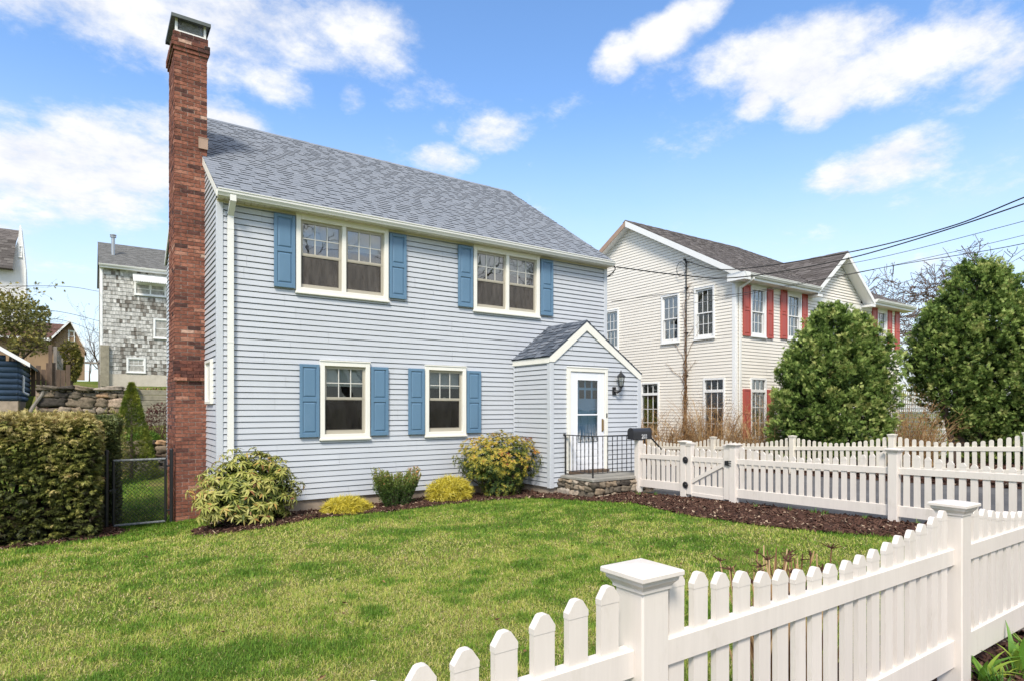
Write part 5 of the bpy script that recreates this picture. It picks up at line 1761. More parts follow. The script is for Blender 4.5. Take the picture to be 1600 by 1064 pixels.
def dome(name, label, c, r, mat, n, ln, wd, t0, cat='bush'):
    zb = g(c[0], c[1])
    t = thing(name, label, cat, (c[0], c[1], zb))
    P, D, ins = lumpy(n, (c[0], c[1], zb + r[2] * 0.45), (r[0], r[1], r[2] * 0.6), c[0], 0.18, 3, -0.7, 0.5)
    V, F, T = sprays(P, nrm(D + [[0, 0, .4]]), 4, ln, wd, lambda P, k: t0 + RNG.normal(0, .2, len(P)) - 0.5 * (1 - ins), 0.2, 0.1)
    np_obj('foliage', V, F, T, mat, t)
    stems('stem', t, (c[0], c[1], zb - 0.02), [tuple(p) for p in P[:40]], M['red_bark'], t, 0.01, 0.003)
dome('barberry_bush', 'round dark red barberry by the chimney in front of the timber wall', (-0.02, 9.95), (0.44, 0.4, 1.1), M['barberry'], 900, 0.06, 0.012, 0.45)
dome('yew_shrub', 'yellow-tipped evergreen shrub behind the dark hedge, left of the cone-shaped spruce', (-1.36, 6.6), (0.36, 0.45, 1.75), M['yew'], 1200, 0.07, 0.014, 0.62)
dome('garden_perennial', 'bright green low perennial on top of the low rock wall', (-0.42, 9.75), (0.36, 0.18, 0.3), M['daylily'], 260, 0.14, 0.02, 0.55, 'plant')

# cut stems by the front fence
sx, sy = 1.28, -9.42
cs = thing('cut_stems', 'clump of cut-back orange-brown stems just behind the foreground fence', 'plant', (sx, sy, g(sx, sy)))
m = MB()
for i in range(120):
    a = random.uniform(0, 2 * PI); rr = random.random() ** 0.6
    bx_, by_ = sx - .08 + 0.36 * rr * math.cos(a), sy + 0.12 * rr * math.sin(a)
    h = random.uniform(0.5, 0.9)
    lean = (random.gauss(0, .14) + 0.12 * rr * math.cos(a), random.gauss(0, .05))
    z = g(bx_, by_)
    p1 = (bx_ + lean[0] * .5, by_ + lean[1] * .5, z + h * .5)
    p2 = (bx_ + lean[0] + random.gauss(0, .02), by_ + lean[1], z + h)
    t = random.choice((0.25, 0.45, 0.6, 0.8, 0.9))
    m.tube([(bx_, by_, z - 0.03), p1, p2], [0.0055, 0.0048, 0.0035], 6, t)
    if random.random() < 0.35:
        q = (p1[0] + random.gauss(0, .05), p1[1] + random.gauss(0, .03), p1[2] + random.uniform(.08, .18))
        m.tube([p1, q], [0.005, 0.003], 5, t * .6)
    if random.random() < 0.3:
        for k in range(9):
            m.tube([p2, (p2[0] + random.gauss(0, .02), p2[1] + random.gauss(0, .02), p2[2] + random.uniform(.0, .03))], [0.004, 0.002], 4, 0.05)
m.build('stem', M['stub'], cs)

# daylilies and shoots on the street side of the fence and in the beds
def clump(name, label, c, n, ln, wd, t0, mat=None, spread=0.9, group=None, upright=1.0):
    z = g(c[0], c[1])
    V_, F_, T_ = [], [], []
    a = RNG.uniform(0, 2 * PI, n)
    l = ln * RNG.uniform(0.6, 1.15, n)
    w = wd * RNG.uniform(0.7, 1.2, n)
    s = spread * RNG.uniform(0.3, 1.1, n)
    B = np.stack([c[0] + RNG.normal(0, ln * .13, n), c[1] + RNG.normal(0, ln * .13, n), np.full(n, z)], 1)
    R = np.stack([np.cos(a), np.sin(a), 0 * a], 1)
    S = np.stack([-np.sin(a), np.cos(a), 0 * a], 1)
    K = 5
    rows = []
    for k in range(K + 1):
        u = k / K
        p = B + R * (s * l * (0.25 * u + 0.75 * u * u))[:, None] + np.array([0, 0, 1.0]) * (upright * l * (u - 0.45 * s * u ** 2.4))[:, None]
        ww = (w * (0.55 + 0.45 * math.sin(PI * min(1, u * 1.3 + .15))) * (1 - u ** 4) + 0.0006)[:, None]
        rows += [p - S * ww * .5, p - np.array([0, 0, 1.0]) * ww * 0.22, p + S * ww * .5]
    V = np.stack(rows, 1).reshape(-1, 3)
    m_ = (K + 1) * 3
    b = np.arange(n)[:, None] * m_
    fs = []
    for k in range(K):
        for j in (0, 1):
            i = k * 3 + j
            fs.append(b + np.array([[i, i + 1, i + 4, i + 3]]))
    F = np.concatenate(fs, 1).reshape(-1, 4)
    T = np.repeat(np.clip(t0 + RNG.normal(0, .16, n), 0, 1), K * 2)
    o = np_obj(name, V, F, T, mat or M['daylily'])
    tag(o, label, 'plant', group)
    return o
clump('daylily', 'broad bright green leaves lying against the right foreground fence post', (2.46, -9.90), 14, 0.26, 0.045, 0.6, spread=1.05)
clump('daylily', 'dense dark green shoots at the foot of the right foreground fence post', (2.36, -9.97), 60, 0.17, 0.013, 0.22, spread=0.5)
clump('daylily', 'tall yellow-green leaves in the mulch under the rail at the right edge', (2.80, -9.98), 22, 0.29, 0.048, 0.66, spread=0.7)
clump('daylily', 'fresh green shoots just left of the tall yellow-green leaves', (2.62, -9.99), 30, 0.17, 0.012, 0.3, spread=0.5)
clump('daylily', 'low bright shoots near the bottom right corner beyond the rail', (3.05, -9.93), 20, 0.22, 0.03, 0.55, spread=0.8)
clump('daylily', 'small yellowish leaf tuft in the mulch between the two clumps of shoots', (2.56, -9.93), 9, 0.13, 0.03, 0.85, spread=0.9)
SH = 'spring shoots in the mulch under the side fence'
for (x, y) in ((7.35, -5.15), (7.40, -5.72), (7.42, -6.1), (7.38, -6.3), (7.42, -6.85), (7.40, -7.55), (7.3, -3.0), (7.1, -2.75)):
    clump('spring_shoots', 'small tuft of green spring shoots in the mulch below the side fence', (x, y), 16, 0.15, 0.012, 0.4, spread=0.6, group=SH)
for (x, y) in ((0.9, -0.45), (2.5, -0.35), (3.45, -0.3), (1.3, -0.75)):
    clump('garden_weed', 'little dark green weed in the mulch along the house wall', (x, y), 22, 0.11, 0.02, 0.1, spread=1.1, group='weeds in the house bed')
# ------------------------------------------------------------------ cream neighbour house
NX, NY, ND = 14.7, 0.47, 8.86
NR_Y, NR_Z = 4.90, 8.77
NE_Z = 6.02
nb = thing('house', 'cream clapboard two-storey house with brick-red shutters across the drive', 'house', (NX, NY, 0))
nb_p = (NR_Z - NE_Z) / (NR_Y - NY + 0.42)
NXR = 25.9
YE = NY - 0.42
def n_rake(z):
    return max(0.0, (z - NE_Z - 0.42 * nb_p) / nb_p) if z > NE_Z + 0.42 * nb_p else 0.0
side_w = [(1.20, 2.00, 4.16, 5.83), (2.62, 3.42, 4.14, 5.80), (5.51, 6.3, 4.12, 5.63)]   # y0,y1,z0,z1
side_l = [(0.82, 1.64, 0.9, 2.88), (3.52, 4.38, 0.9, 2.83)]
front_w = [(15.46, 16.28, 4.18, 5.78), (17.50, 18.34, 4.21, 5.83), (23.75, 24.5, 4.25, 5.85), (25.78, 26.0, 4.25, 5.85)]
front_l = [(15.46, 16.30, 0.95, 2.88)]
w = MB(frame((NX, 0, 0), (1, 0, 0)))
o1 = [(-y1 + .04, -y0 - .04, z0 + .04, z1 - .04) for y0, y1, z0, z1 in side_w + side_l]
siding(w, 0.35, NR_Z - 0.12, lambda z: -(2 * NR_Y - NY - n_rake(z)), lambda z: -(NY + max(0.1, n_rake(z))), o1, e=0.1016, lip=0.019, groove=0.010)
w.X = frame((0, NY, 0), (0, 1, 0))
o2 = [(x0 + .04, x1 - .04, z0 + .04, z1 - .04) for x0, x1, z0, z1 in front_w + front_l]
siding(w, 0.35, 5.9, lambda z: NX + 0.1, lambda z: NXR - 0.3, o2, e=0.1016, lip=0.019, groove=0.010)
GX, GZ, GW = 20.75, 7.55, 1.95
gp = (GZ - NE_Z) / GW
siding(w, 5.85, GZ - 0.12, lambda z: GX - max(0.02, min(GW - 0.25, (GZ - 0.12 - z) / gp)), lambda z: GX + max(0.02, min(GW - 0.25, (GZ - 0.12 - z) / gp)), [], e=0.1016, lip=0.030, groove=0.010)
w.X = None
w.quad((NXR - .3, NY, 0.3), (NXR - .3, 2 * NR_Y - NY, 0.3), (NXR - .3, 2 * NR_Y - NY, 6), (NXR - .3, NY, 6))
w.quad((NX, 2 * NR_Y - NY, 0.3), (NXR, 2 * NR_Y - NY, 0.3), (NXR, 2 * NR_Y - NY, 6), (NX, 2 * NR_Y - NY, 6))
w.build('wall', M['cream_siding'], nb)
m = MB(); m.box(NX + .03, NXR - .35, NY + .03, 2 * NR_Y - NY - .03, -0.3, 0.36); m.build('foundation', M['pale_concrete'], nb)
GX_, GZ_, GW_ = GX, GZ, GW
r = MB()
su = Vector((0, NR_Y - YE, NR_Z - NE_Z))
r.X = roof_frame((NX - 0.30, YE, NE_Z), (1, 0, 0), su)
hipx = 4.85
gback = YE + (GZ_ - NE_Z) / nb_p
def n_hi(v):        # left of the front gable the slope stops at the valley
    f = (v / su.length) * (NR_Y - YE) / (gback - YE)
    return (GX_ - (GW_ + .05) * max(0, 1 - f)) - (NX - .30)
def n_lo(v):
    f = (v / su.length) * (NR_Y - YE) / (gback - YE)
    return (GX_ + (GW_ + .05) * max(0, 1 - f)) - (NX - .30)
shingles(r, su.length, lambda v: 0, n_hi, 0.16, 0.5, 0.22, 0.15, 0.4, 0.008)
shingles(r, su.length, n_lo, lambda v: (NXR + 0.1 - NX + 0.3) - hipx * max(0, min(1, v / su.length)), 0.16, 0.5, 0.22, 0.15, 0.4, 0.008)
r.X = None
# deck slabs, rear slope and hip end
def slab(mb, a, b, c, d, t=0.09, tint=0.4):
    lowr = [(p[0], p[1], p[2] - t) for p in (a, b, c, d)]
    mb.add([a, b, c, d] + lowr, [(0, 1, 2, 3), (7, 6, 5, 4), (0, 4, 5, 1), (1, 5, 6, 2), (2, 6, 7, 3), (3, 7, 4, 0)], tint)
slab(r, (NX - .29, YE + .01, NE_Z - .008), (GX - GW - .04, YE + .01, NE_Z - .008), (GX, gback, GZ - .008), (NX - .29, gback, GZ - .008))
slab(r, (GX + GW + .04, YE + .01, NE_Z - .008), (NXR + .09, YE + .01, NE_Z - .008), (NXR + .1 - hipx * (gback - YE) / (NR_Y - YE), gback, GZ - .008), (GX, gback, GZ - .008))
slab(r, (NX - .29, gback + .001, GZ - .008), (NXR + .1 - hipx * (gback - YE) / (NR_Y - YE), gback + .001, GZ - .008), (NXR + .1 - hipx, NR_Y, NR_Z - .008), (NX - .29, NR_Y, NR_Z - .008))
slab(r, (NX - .29, NR_Y + .001, NR_Z - .008), (NXR + .1 - hipx, NR_Y + .001, NR_Z - .008), (NXR + .09, 2 * NR_Y - YE, NE_Z - .008), (NX - .29, 2 * NR_Y - YE, NE_Z - .008))
slab(r, (NXR + .1, YE + .012, NE_Z - .008), (NXR + .1, 2 * NR_Y - YE - .012, NE_Z - .008), (NXR + .1 - hipx, NR_Y + .002, NR_Z - .012), (NXR + .1 - hipx, NR_Y - .002, NR_Z - .012))
# front gable: ridge runs back until it meets the main slope
gy0 = NY - 0.40
for sgn in (-1, 1):
    ex = GX + sgn * (GW + 0.05)
    ez = GZ - gp * (GW + 0.05)
    up = Vector((GX - ex, 0, GZ - ez))
    if sgn < 0:
        r.X = roof_frame((ex, gback, ez), (0, -1, 0), up)
        Lr = gback - gy0
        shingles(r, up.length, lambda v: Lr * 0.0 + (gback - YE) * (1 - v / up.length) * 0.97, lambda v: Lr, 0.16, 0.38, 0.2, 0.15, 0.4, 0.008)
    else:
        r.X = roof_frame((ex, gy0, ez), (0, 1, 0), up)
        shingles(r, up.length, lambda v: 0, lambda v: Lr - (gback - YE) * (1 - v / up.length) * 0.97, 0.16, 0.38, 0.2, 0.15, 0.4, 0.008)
    r.X = None
    slab(r, (ex, gy0, ez - .01), (GX, gy0, GZ - .01), (GX, gback, GZ - .01), (ex, gy0 + .35, ez - .01), 0.07)
nroof = r.build('roof', M['shingle_dark'], nb)
rc = MB()
x = NX - 0.3
while x < NXR + .1 - hipx:
    rc.prism([(NR_Y - .14, NR_Z - .14 * nb_p + .014), (NR_Y, NR_Z + random.uniform(.018, .028)), (NR_Y + .14, NR_Z - .14 * nb_p + .014), (NR_Y, NR_Z - .01)], x, x + 0.2, random.uniform(.3, .6), 'x')
    x += 0.2
rc.build('ridge_cap', M['shingle_dark'], nroof)
rc = MB()
y = gy0
while y < gback:
    rc.prism([(GX - .14, GZ - .14 * gp + .014), (GX, GZ + random.uniform(.018, .03)), (GX + .14, GZ - .14 * gp + .014), (GX, GZ - .01)], y, y + 0.2, random.uniform(.3, .6), 'y')
    y += 0.2
rc.build('ridge_cap', M['shingle_dark'], nroof)
t = MB()
t.bevbox(NX - 0.02, NX + 0.10, NY - 0.025, NY + 0.10, 0.33, 5.84, 0.006)
t.build('corner_board', M['white_trim'], nb)
t = MB()
# rake boards, soffits and returns on the gable wall
ya, za, yb, zb_ = YE - 0.02, NE_Z - 0.01, NR_Y, NR_Z - 0.015
t.prism([(ya, za - .20), (ya, za), (yb, zb_), (yb, zb_ - .22)], NX - 0.30, NX - 0.27, 0.5, 'x')
t.prism([(ya + .1, za - .175), (ya + .1, za - .155), (yb, zb_ - .155 - .0), (yb, zb_ - .195)], NX - 0.27, NX - 0.002, 0.5, 'x')
t.prism([(2 * NR_Y - ya - .1, za - .175), (2 * NR_Y - ya - .1, za - .155), (yb + .001, zb_ - .155), (yb + .001, zb_ - .195)], NX - 0.27, NX - 0.002, 0.5, 'x')
t.box(NX - 0.31, NX + 0.0, YE - 0.13, NY + 0.06, NE_Z - 0.24, NE_Z - 0.015)
t.build('rake_board', M['white_trim'], nb)
t = MB()
ym, zm = 2 * NR_Y - ya, za
t.prism([(ym, zm - .2), (ym, zm), (yb + .001, zb_), (yb + .001, zb_ - .2)], NX - 0.30, NX - 0.275, 0.5, 'x')
t.build('bare_rake_board', M['copper'], nb)['label'] = 'rear rake board stripped to bare wood'
t = MB()
t.box(NX - 0.28, GX - GW - 0.1, YE + 0.02, NY, 5.82, 5.845)
t.box(GX + GW + 0.1, NXR + 0.08, YE + 0.02, NY, 5.82, 5.845)
t.box(NX + 0.1, NXR - 0.3, NY - 0.032, NY - 0.001, 5.66, 5.815)
t.build('soffit', M['cream_trim'], nb)
gutter(nb, NX - 0.28, GX - GW - 0.02, YE + 0.0, NE_Z - 0.005, M['gutter'])
gutter(nb, GX + GW + 0.02, NXR + 0.1, YE + 0.0, NE_Z - 0.005, M['gutter'])
for a in ((NX - 0.28, GX - GW - 0.02), (GX + GW + 0.02, NXR + .1)):
    t = MB()
    t.box(a[0], a[1], YE + 0.0, YE + 0.02, 5.83, NE_Z - 0.02)
    t.build('fascia', M['white_trim'], nb)
t = MB()
for sgn in (-1, 1):
    ex, ez = GX + sgn * (GW + 0.07), GZ - gp * (GW + 0.07)
    a_ = [(GX + sgn * .0005, GZ - .02), (ex, ez - .02), (ex, ez - .19), (GX + sgn * .0005, GZ - .21)]
    t.prism(a_, gy0 - 0.01, gy0 + 0.02, 0.5, 'y')
    b_ = [(GX + sgn * .0005, GZ - .17), (ex - sgn * .05, ez - .15), (ex - sgn * .05, ez - .175), (GX + sgn * .0005, GZ - .20)]
    t.prism(b_, gy0 + 0.02, NY - 0.03, 0.5, 'y')
    t.box(min(ex, ex - sgn * .30), max(ex, ex - sgn * .30), gy0 - 0.008, NY - .03, ez - .24, ez - .16)
t.build('gable_trim', M['white_trim'], nb)
d = MB()
rect_pipe(d, [(NX + .28, YE - .03, 5.95), (NX + .28, YE - .03, 5.86), (NX + .16, NY - .07, 5.62), (NX + .16, NY - .07, 0.5)], 0.07, 0.055)
d.build('downspout', M['gutter'], nb)
s_side = dict(case=M['white_trim'], sash=M['sash_white'], muntin=M['sash_white'], glass=M['glass_high'], lower_grid=True, nz=2)
for i, (y0, y1, z0, z1) in enumerate(side_w):
    st_ = dict(s_side)
    if i == 0:
        st_['blind'], st_['blind_mat'] = 0.92, M['bamboo']
    elif i == 1:
        st_['blind'], st_['blind_mat'] = 0.45, M['tan_wall']
    window(nb, frame((NX, y1, z0), (1, 0, 0)), y1 - y0, z1 - z0, st_, 1, 0.065)
def transom(parent, X, w_, h_, case=0.06):
    c = MB(X)
    hz_ = h_ - 0.46
    rect_ring(c, 0, w_, 0, h_, case, case, case, case, -0.05, 0.03, 0.004)
    c.bevbox(case, w_ - case, -0.046, 0.03, hz_, hz_ + 0.09, 0.004)
    win = c.build('window', M['white_trim'], parent)
    mu = MB(X)
    for k in (1, 2):
        xx = case + (w_ - 2 * case) * k / 3
        mu.box(xx - .009, xx + .009, -.005, .01, case, h_ - case)
    for zz in (hz_ * 0.34, hz_ * 0.67):
        mu.box(case, w_ - case, -.004, .009, zz - .009, zz + .009)
    mu.build('muntin', M['sash_white'], win)
    gl = MB(X)
    gl.box(case, w_ - case, 0.012, 0.016, case, h_ - case)
    gl.build('glass', M['glass_high'], win)
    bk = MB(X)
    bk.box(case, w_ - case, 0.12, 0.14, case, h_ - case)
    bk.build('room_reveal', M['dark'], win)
    return win
for y0, y1, z0, z1 in side_l:
    transom(nb, frame((NX, y1, z0), (1, 0, 0)), y1 - y0, z1 - z0)
for x0, x1, z0, z1 in front_l:
    transom(nb, frame((x0, NY, z0), (0, 1, 0)), x1 - x0, z1 - z0)
s_fr = dict(s_side); s_fr['blind'] = 0.9; s_fr['blind_mat'] = M['curtain']
for x0, x1, z0, z1 in front_w[:3]:
    X = frame((x0, NY, z0), (0, 1, 0))
    wn = window(nb, X, x1 - x0, z1 - z0, s_fr, 1, 0.06)
    hdm = MB(X)
    hdm.bevbox(-0.04, x1 - x0 + 0.04, -0.06, -0.02, z1 - z0 + 0.02, z1 - z0 + 0.20, 0.004)
    hdm.bevbox(-0.08, x1 - x0 + 0.08, -0.10, -0.02, z1 - z0 + 0.20, z1 - z0 + 0.245, 0.004)
    hdm.build('window_head', M['white_trim'], wn)
for x0, x1, z0, z1 in ((15.06, 15.42, 4.17, 5.78), (16.32, 16.66, 4.17, 5.78), (17.10, 17.46, 4.21, 5.82), (18.38, 18.70, 4.21, 5.82), (23.3, 23.68, 4.25, 5.82), (24.56, 24.9, 4.25, 5.82), (25.2, 25.55, 4.25, 5.82),
                       (15.06, 15.42, 0.95, 2.52), (16.34, 16.68, 0.95, 2.52)):
    shutter(nb, frame((x0, NY - 0.016, z0), (0, 1, 0)), x1 - x0, z1 - z0, M['red'])
# arched window under the front gable
X = frame((GX, NY, 0), (0, 1, 0))
aw = MB(X)
outer = [(0.42 * math.cos(PI * i / 14), 5.45 + 0.42 * math.sin(PI * i / 14)) for i in range(15)]
inner = [(0.33 * math.cos(PI * i / 14), 5.45 + 0.33 * math.sin(PI * i / 14)) for i in range(15)]
for (p, q, p2, q2) in zip(outer[:-1], outer[1:], inner[:-1], inner[1:]):
    aw.prism([p, q, q2, p2], -0.07, -0.03, 0.5, 'y')
rect_ring(aw, -0.75, 0.75, 4.25, 5.45, 0.08, 0.08, 0.08, 0.08, -0.07, -0.02, 0.004)
awn = aw.build('window', M['white_trim'], nb)
ag = MB(X)
ag.prism(inner, -0.045, -0.035, 0.5, 'y')
ag.box(-0.67, 0.67, -0.045, -0.035, 4.33, 5.37)
ag.build('glass', M['glass_high'], awn)
# service mast with a climbing vine
ms = MB()
ms.tube([(NX - 0.06, 2.31, 1.0), (NX - 0.06, 2.31, 6.75)], 0.022, 8)
ms.tube([(NX - 0.06, 2.31, 6.75), (NX - 0.10, 2.31, 6.86), (NX - 0.17, 2.31, 6.84)], 0.035, 8)
lp_ = [(NX - 0.12 - 0.02 * math.sin(a), 2.47 + 0.19 * math.cos(a), 6.55 + 0.24 * math.sin(a)) for a in np.linspace(0, 2 * PI, 20)]
ms.tube(lp_, 0.010, 5)
for z in (5.9, 4.4, 3.0):
    ms.box(NX - 0.09, NX - 0.01, 2.25, 2.37, z, z + .03)
ms.build('service_mast', M['cable'], nb)
vn = thing('climbing_vine', 'leafless brown vine climbing the conduit on the cream house wall', 'vine', (NX - .08, 2.31, 0.2))
v = MB()
for i in range(12):
    pts = []
    y0 = 2.31 + random.uniform(-.04, .04)
    top = random.choice((5.6, 4.4, 3.7, 3.4, 3.2, 3.0))
    z = 0.1
    while z < top:
        pts.append((NX - 0.075 - random.uniform(0, .06), y0 + random.gauss(0, .025 if z > 3.4 else .055), z))
        z += 0.18
    v.tube(pts, [0.014 * (1 - 0.7 * k / len(pts)) for k in range(len(pts))], 4, random.uniform(.1, .5), False)
for z0, dy, dz in ((3.3, 0.75, 1.1), (3.6, -0.55, 0.9), (4.2, -0.5, 0.5), (2.6, 0.95, 0.9), (4.4, 0.22, 1.0), (5.5, -0.3, 0.35), (5.8, -.25, .3), (3.0, -.4, .5)):
    pts = [(NX - 0.04, 2.31 + dy * u + random.gauss(0, .02), z0 + dz * u ** 0.8 + random.gauss(0, .02)) for u in np.linspace(0, 1, 8)]
    v.tube(pts, [0.007 * (1 - .6 * k / 8) for k in range(8)], 4, .3, False)
    for k in range(3):
        p = pts[random.randint(2, 6)]
        v.tube([p, (p[0], p[1] + random.uniform(-.2, .2), p[2] + random.uniform(.05, .2))], [.004, .002], 3, .3, False)
v.build('stem', M['twig'], vn)

# ------------------------------------------------------------------ twiggy shrubs by the drive
def twig_bush(label, c, r, h, n, seed, group=None):
    rr = random.Random(seed)
    zb = g(c[0], c[1])
    t = thing('bare_shrub', label, 'bush', (c[0], c[1], zb), group)
    m = MB()
    for i in range(n):
        a = rr.uniform(0, 2 * PI)
        q = rr.random() ** 0.5
        b = Vector((c[0] + r[0] * q * .75 * math.cos(a), c[1] + r[1] * q * .9 * math.sin(a), zb - .03))
        hh = h * rr.uniform(0.35, 1.0) * (1 - 0.35 * q)
        out = Vector((math.cos(a) * r[0] * .5, math.sin(a) * r[1] * .38, 0)) * rr.uniform(0.2, 1.0) + Vector((rr.gauss(0, .16), rr.gauss(0, .42), 0))
        pts = []
        K = 6
        for k in range(K + 1):
            u = k / K
            pts.append(b + out * u ** 1.5 + Vector((rr.gauss(0, .012), rr.gauss(0, .012), hh * (u - 0.12 * u ** 4))))
        t_ = min(1, max(0, rr.gauss(.5, .25)))
        m.tube(pts, [0.008 * (1 - .75 * k / K) + .002 for k in range(K + 1)], 3, t_, False)
        for k in range(rr.randint(5, 9)):
            j = rr.randint(1, K - 1)
            p = pts[j]
            d = Vector((rr.gauss(0, 1), rr.gauss(0, 1), rr.uniform(.2, 1.2))).normalized() * rr.uniform(.15, .45)
            m.tube([p, p + d * .5 + Vector((0, 0, .02)), p + d], [.004, .003, .0015], 3, min(1, t_ + rr.uniform(-.1, .3)), False)
    m.build('stem', M['twig'], t)
    # a scatter of buds and last year's leaves
    nn = n * 14
    a = RNG.uniform(0, 2 * PI, nn); q = np.sqrt(RNG.random(nn))
    zz = RNG.random(nn) ** .8
    P = np.stack([c[0] + r[0] * q * np.cos(a), c[1] + r[1] * q * np.sin(a), zb + .1 + zz * h * .92 * (1 - .3 * q)], 1)
    V, F = leaves(P, rand_dirs(nn), rand_dirs(nn), RNG.uniform(.02, .045, nn), RNG.uniform(.008, .018, nn), .2)
    np_obj('bud', V, F, np.repeat(np.clip(RNG.normal(.65, .25, nn), 0, 1), 2), M['twig'], t)
TB = 'bare twiggy shrubs along the cream house'
twig_bush('wide tangle of bare tan twigs along the side wall of the cream house', (13.95, 3.3), (0.6, 2.4), 2.2, 300, 1, TB)
twig_bush('bare twiggy shrub against the tall lower window at the corner of the cream house', (14.0, 0.9), (0.6, 1.2), 2.75, 210, 2, TB)
twig_bush('bare orange-brown shrub left of the first arborvitae', (14.4, -0.6), (0.7, 0.8), 2.6, 140, 3, TB)
twig_bush('bare twiggy shrub in front of the white lattice between the arborvitae', (16.9, -3.5), (0.65, 0.75), 2.5, 230, 4, TB)

# white lattice panel
lt = thing('lattice_screen', 'white square lattice screen between the two big arborvitae', 'lattice', (20.9, -2.0, 0.2))
m = MB(Matrix.Translation((20.9, -2.0, 0.25)))
for i in range(33):
    x = -2.4 + i * 0.15
    m.box(x - .018, x + .018, -.012, 0, 0, 2.25)
for i in range(16):
    z = 0.02 + i * 0.148
    m.box(-2.43, 2.43, -.024, -.0125, z - .018, z + .018)
m.build('slat', M['white_trim'], lt)
m = MB(Matrix.Translation((20.9, -2.0, 0.1)))
for x in (-2.48, 2.4):
    m.box(x, x + .08, -.05, .04, -.2, 2.1)
m.build('post', M['white_trim'], lt)

# ------------------------------------------------------------------ arborvitae
def arbor(label, c, parts, seed, ncl, group):
    """parts: (dx, dy, radius, z0, z1) upright masses; each is made of plumes, each plume of many small flat sprays"""
    zb = g(c[0], c[1])
    t = thing('arborvitae', label, 'tree', (c[0], c[1], zb), group)
    V_, F_, T_ = [], [], []
    off = 0
    for k, (dx, dy, r, z0, z1) in enumerate(parts):
        H = z1 - z0
        n = int(ncl * r * H)
        zz = RNG.random(n) ** 0.9
        a = RNG.uniform(0, 2 * PI, n)
        prof = np.where(zz < 0.5, 0.86 + 0.14 * np.sin(zz / 0.5 * PI / 2), np.cos((zz - 0.5) / 0.5 * PI / 2) ** 0.55)
        q = np.stack([np.cos(a) * 1.5, np.sin(a) * 1.5, zz * H / max(r, .5)], 1) + seed + k * 5.1
        amp = 0.60 + 0.86 * fbm(q, 1.7, 3)
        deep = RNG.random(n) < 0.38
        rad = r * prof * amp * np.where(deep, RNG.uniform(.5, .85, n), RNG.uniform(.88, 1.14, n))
        C = np.stack([c[0] + dx + rad * np.cos(a), c[1] + dy + rad * np.sin(a), zb + z0 + .05 + zz * H * .96], 1)
        ax = nrm(np.stack([np.cos(a) * .8, np.sin(a) * .8, 0.55 + 0.8 * zz], 1) + 0.35 * rand_dirs(n))
        sz = RNG.uniform(.09, .30, n)
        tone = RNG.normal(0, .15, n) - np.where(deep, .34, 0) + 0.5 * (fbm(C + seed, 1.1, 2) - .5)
        per = 18
        u = RNG.random((n, per)) ** .8
        P = C[:, None, :] + ax[:, None, :] * ((u - .35) * 1.7 * sz[:, None])[:, :, None] + rand_dirs(n * per).reshape(n, per, 3) * (sz[:, None] * .62 * np.sqrt(1.05 - u))[:, :, None]
        A = np.repeat(ax[:, None, :], per, 1).reshape(-1, 3)
        P = P.reshape(-1, 3)
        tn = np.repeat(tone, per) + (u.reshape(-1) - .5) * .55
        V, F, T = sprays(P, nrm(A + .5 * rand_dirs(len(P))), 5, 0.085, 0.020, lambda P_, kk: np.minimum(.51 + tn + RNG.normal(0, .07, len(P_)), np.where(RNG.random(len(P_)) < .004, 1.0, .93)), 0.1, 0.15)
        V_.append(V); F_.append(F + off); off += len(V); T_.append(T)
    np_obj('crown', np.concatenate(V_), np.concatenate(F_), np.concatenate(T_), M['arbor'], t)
    m = MB()
    for dx, dy, r, z0, z1 in parts:
        m.tube([(c[0] + dx * .5, c[1] + dy * .5, zb - .05), (c[0] + dx * .9, c[1] + dy, zb + z0 + (z1 - z0) * .4), (c[0] + dx, c[1] + dy, zb + z0 + (z1 - z0) * .85)], [0.09, .06, .012], 7, .4, False)
        for i in range(26):
            a = random.uniform(0, 2 * PI); z = z0 + (z1 - z0) * random.uniform(.1, .8)
            m.tube([(c[0] + dx, c[1] + dy, zb + z), (c[0] + dx + r * .75 * math.cos(a), c[1] + dy + r * .75 * math.sin(a), zb + z + .35)], [.02, .005], 4, .4, False)
    m.build('trunk', M['bark'], t)
AG = 'arborvitae along the far picket fence'
arbor('broad rounded arborvitae in front of the cream house, left of the lattice', (15.35, -2.2),
      [(-0.66, 0.52, 0.72, 0.0, 3.1), (0.0, 0.0, 0.98, 0.0, 4.55), (0.64, -0.44, 0.80, 0.3, 4.25), (-.42, .28, .8, 0, 3.85), (0.78, -0.52, 0.50, 1.0, 3.5)], 2.0, 185, AG)
arbor('taller arborvitae with an open patch of reddish twigs, right of the lattice', (19.05, -4.45),
      [(-0.66, 0.48, 0.78, 1.6, 4.75), (-1.05, 0.75, 0.56, 2.0, 4.2), (-0.05, 0.05, 1.0, 0.9, 5.8), (0.5, -0.3, 0.9, 0.0, 5.6), (0.0, 0.0, 0.55, 0, 2.2)], 12.0, 180, AG)
arbor('arborvitae cut off by the right edge of the photo, overlapping the taller one', (19.6, -6.0),
      [(-0.30, 0.2, 0.75, 0.0, 4.6), (0.45, -0.4, 1.0, 0.0, 5.45), (1.4, -1.1, 1.0, 0, 5.0)], 22.0, 180, AG)

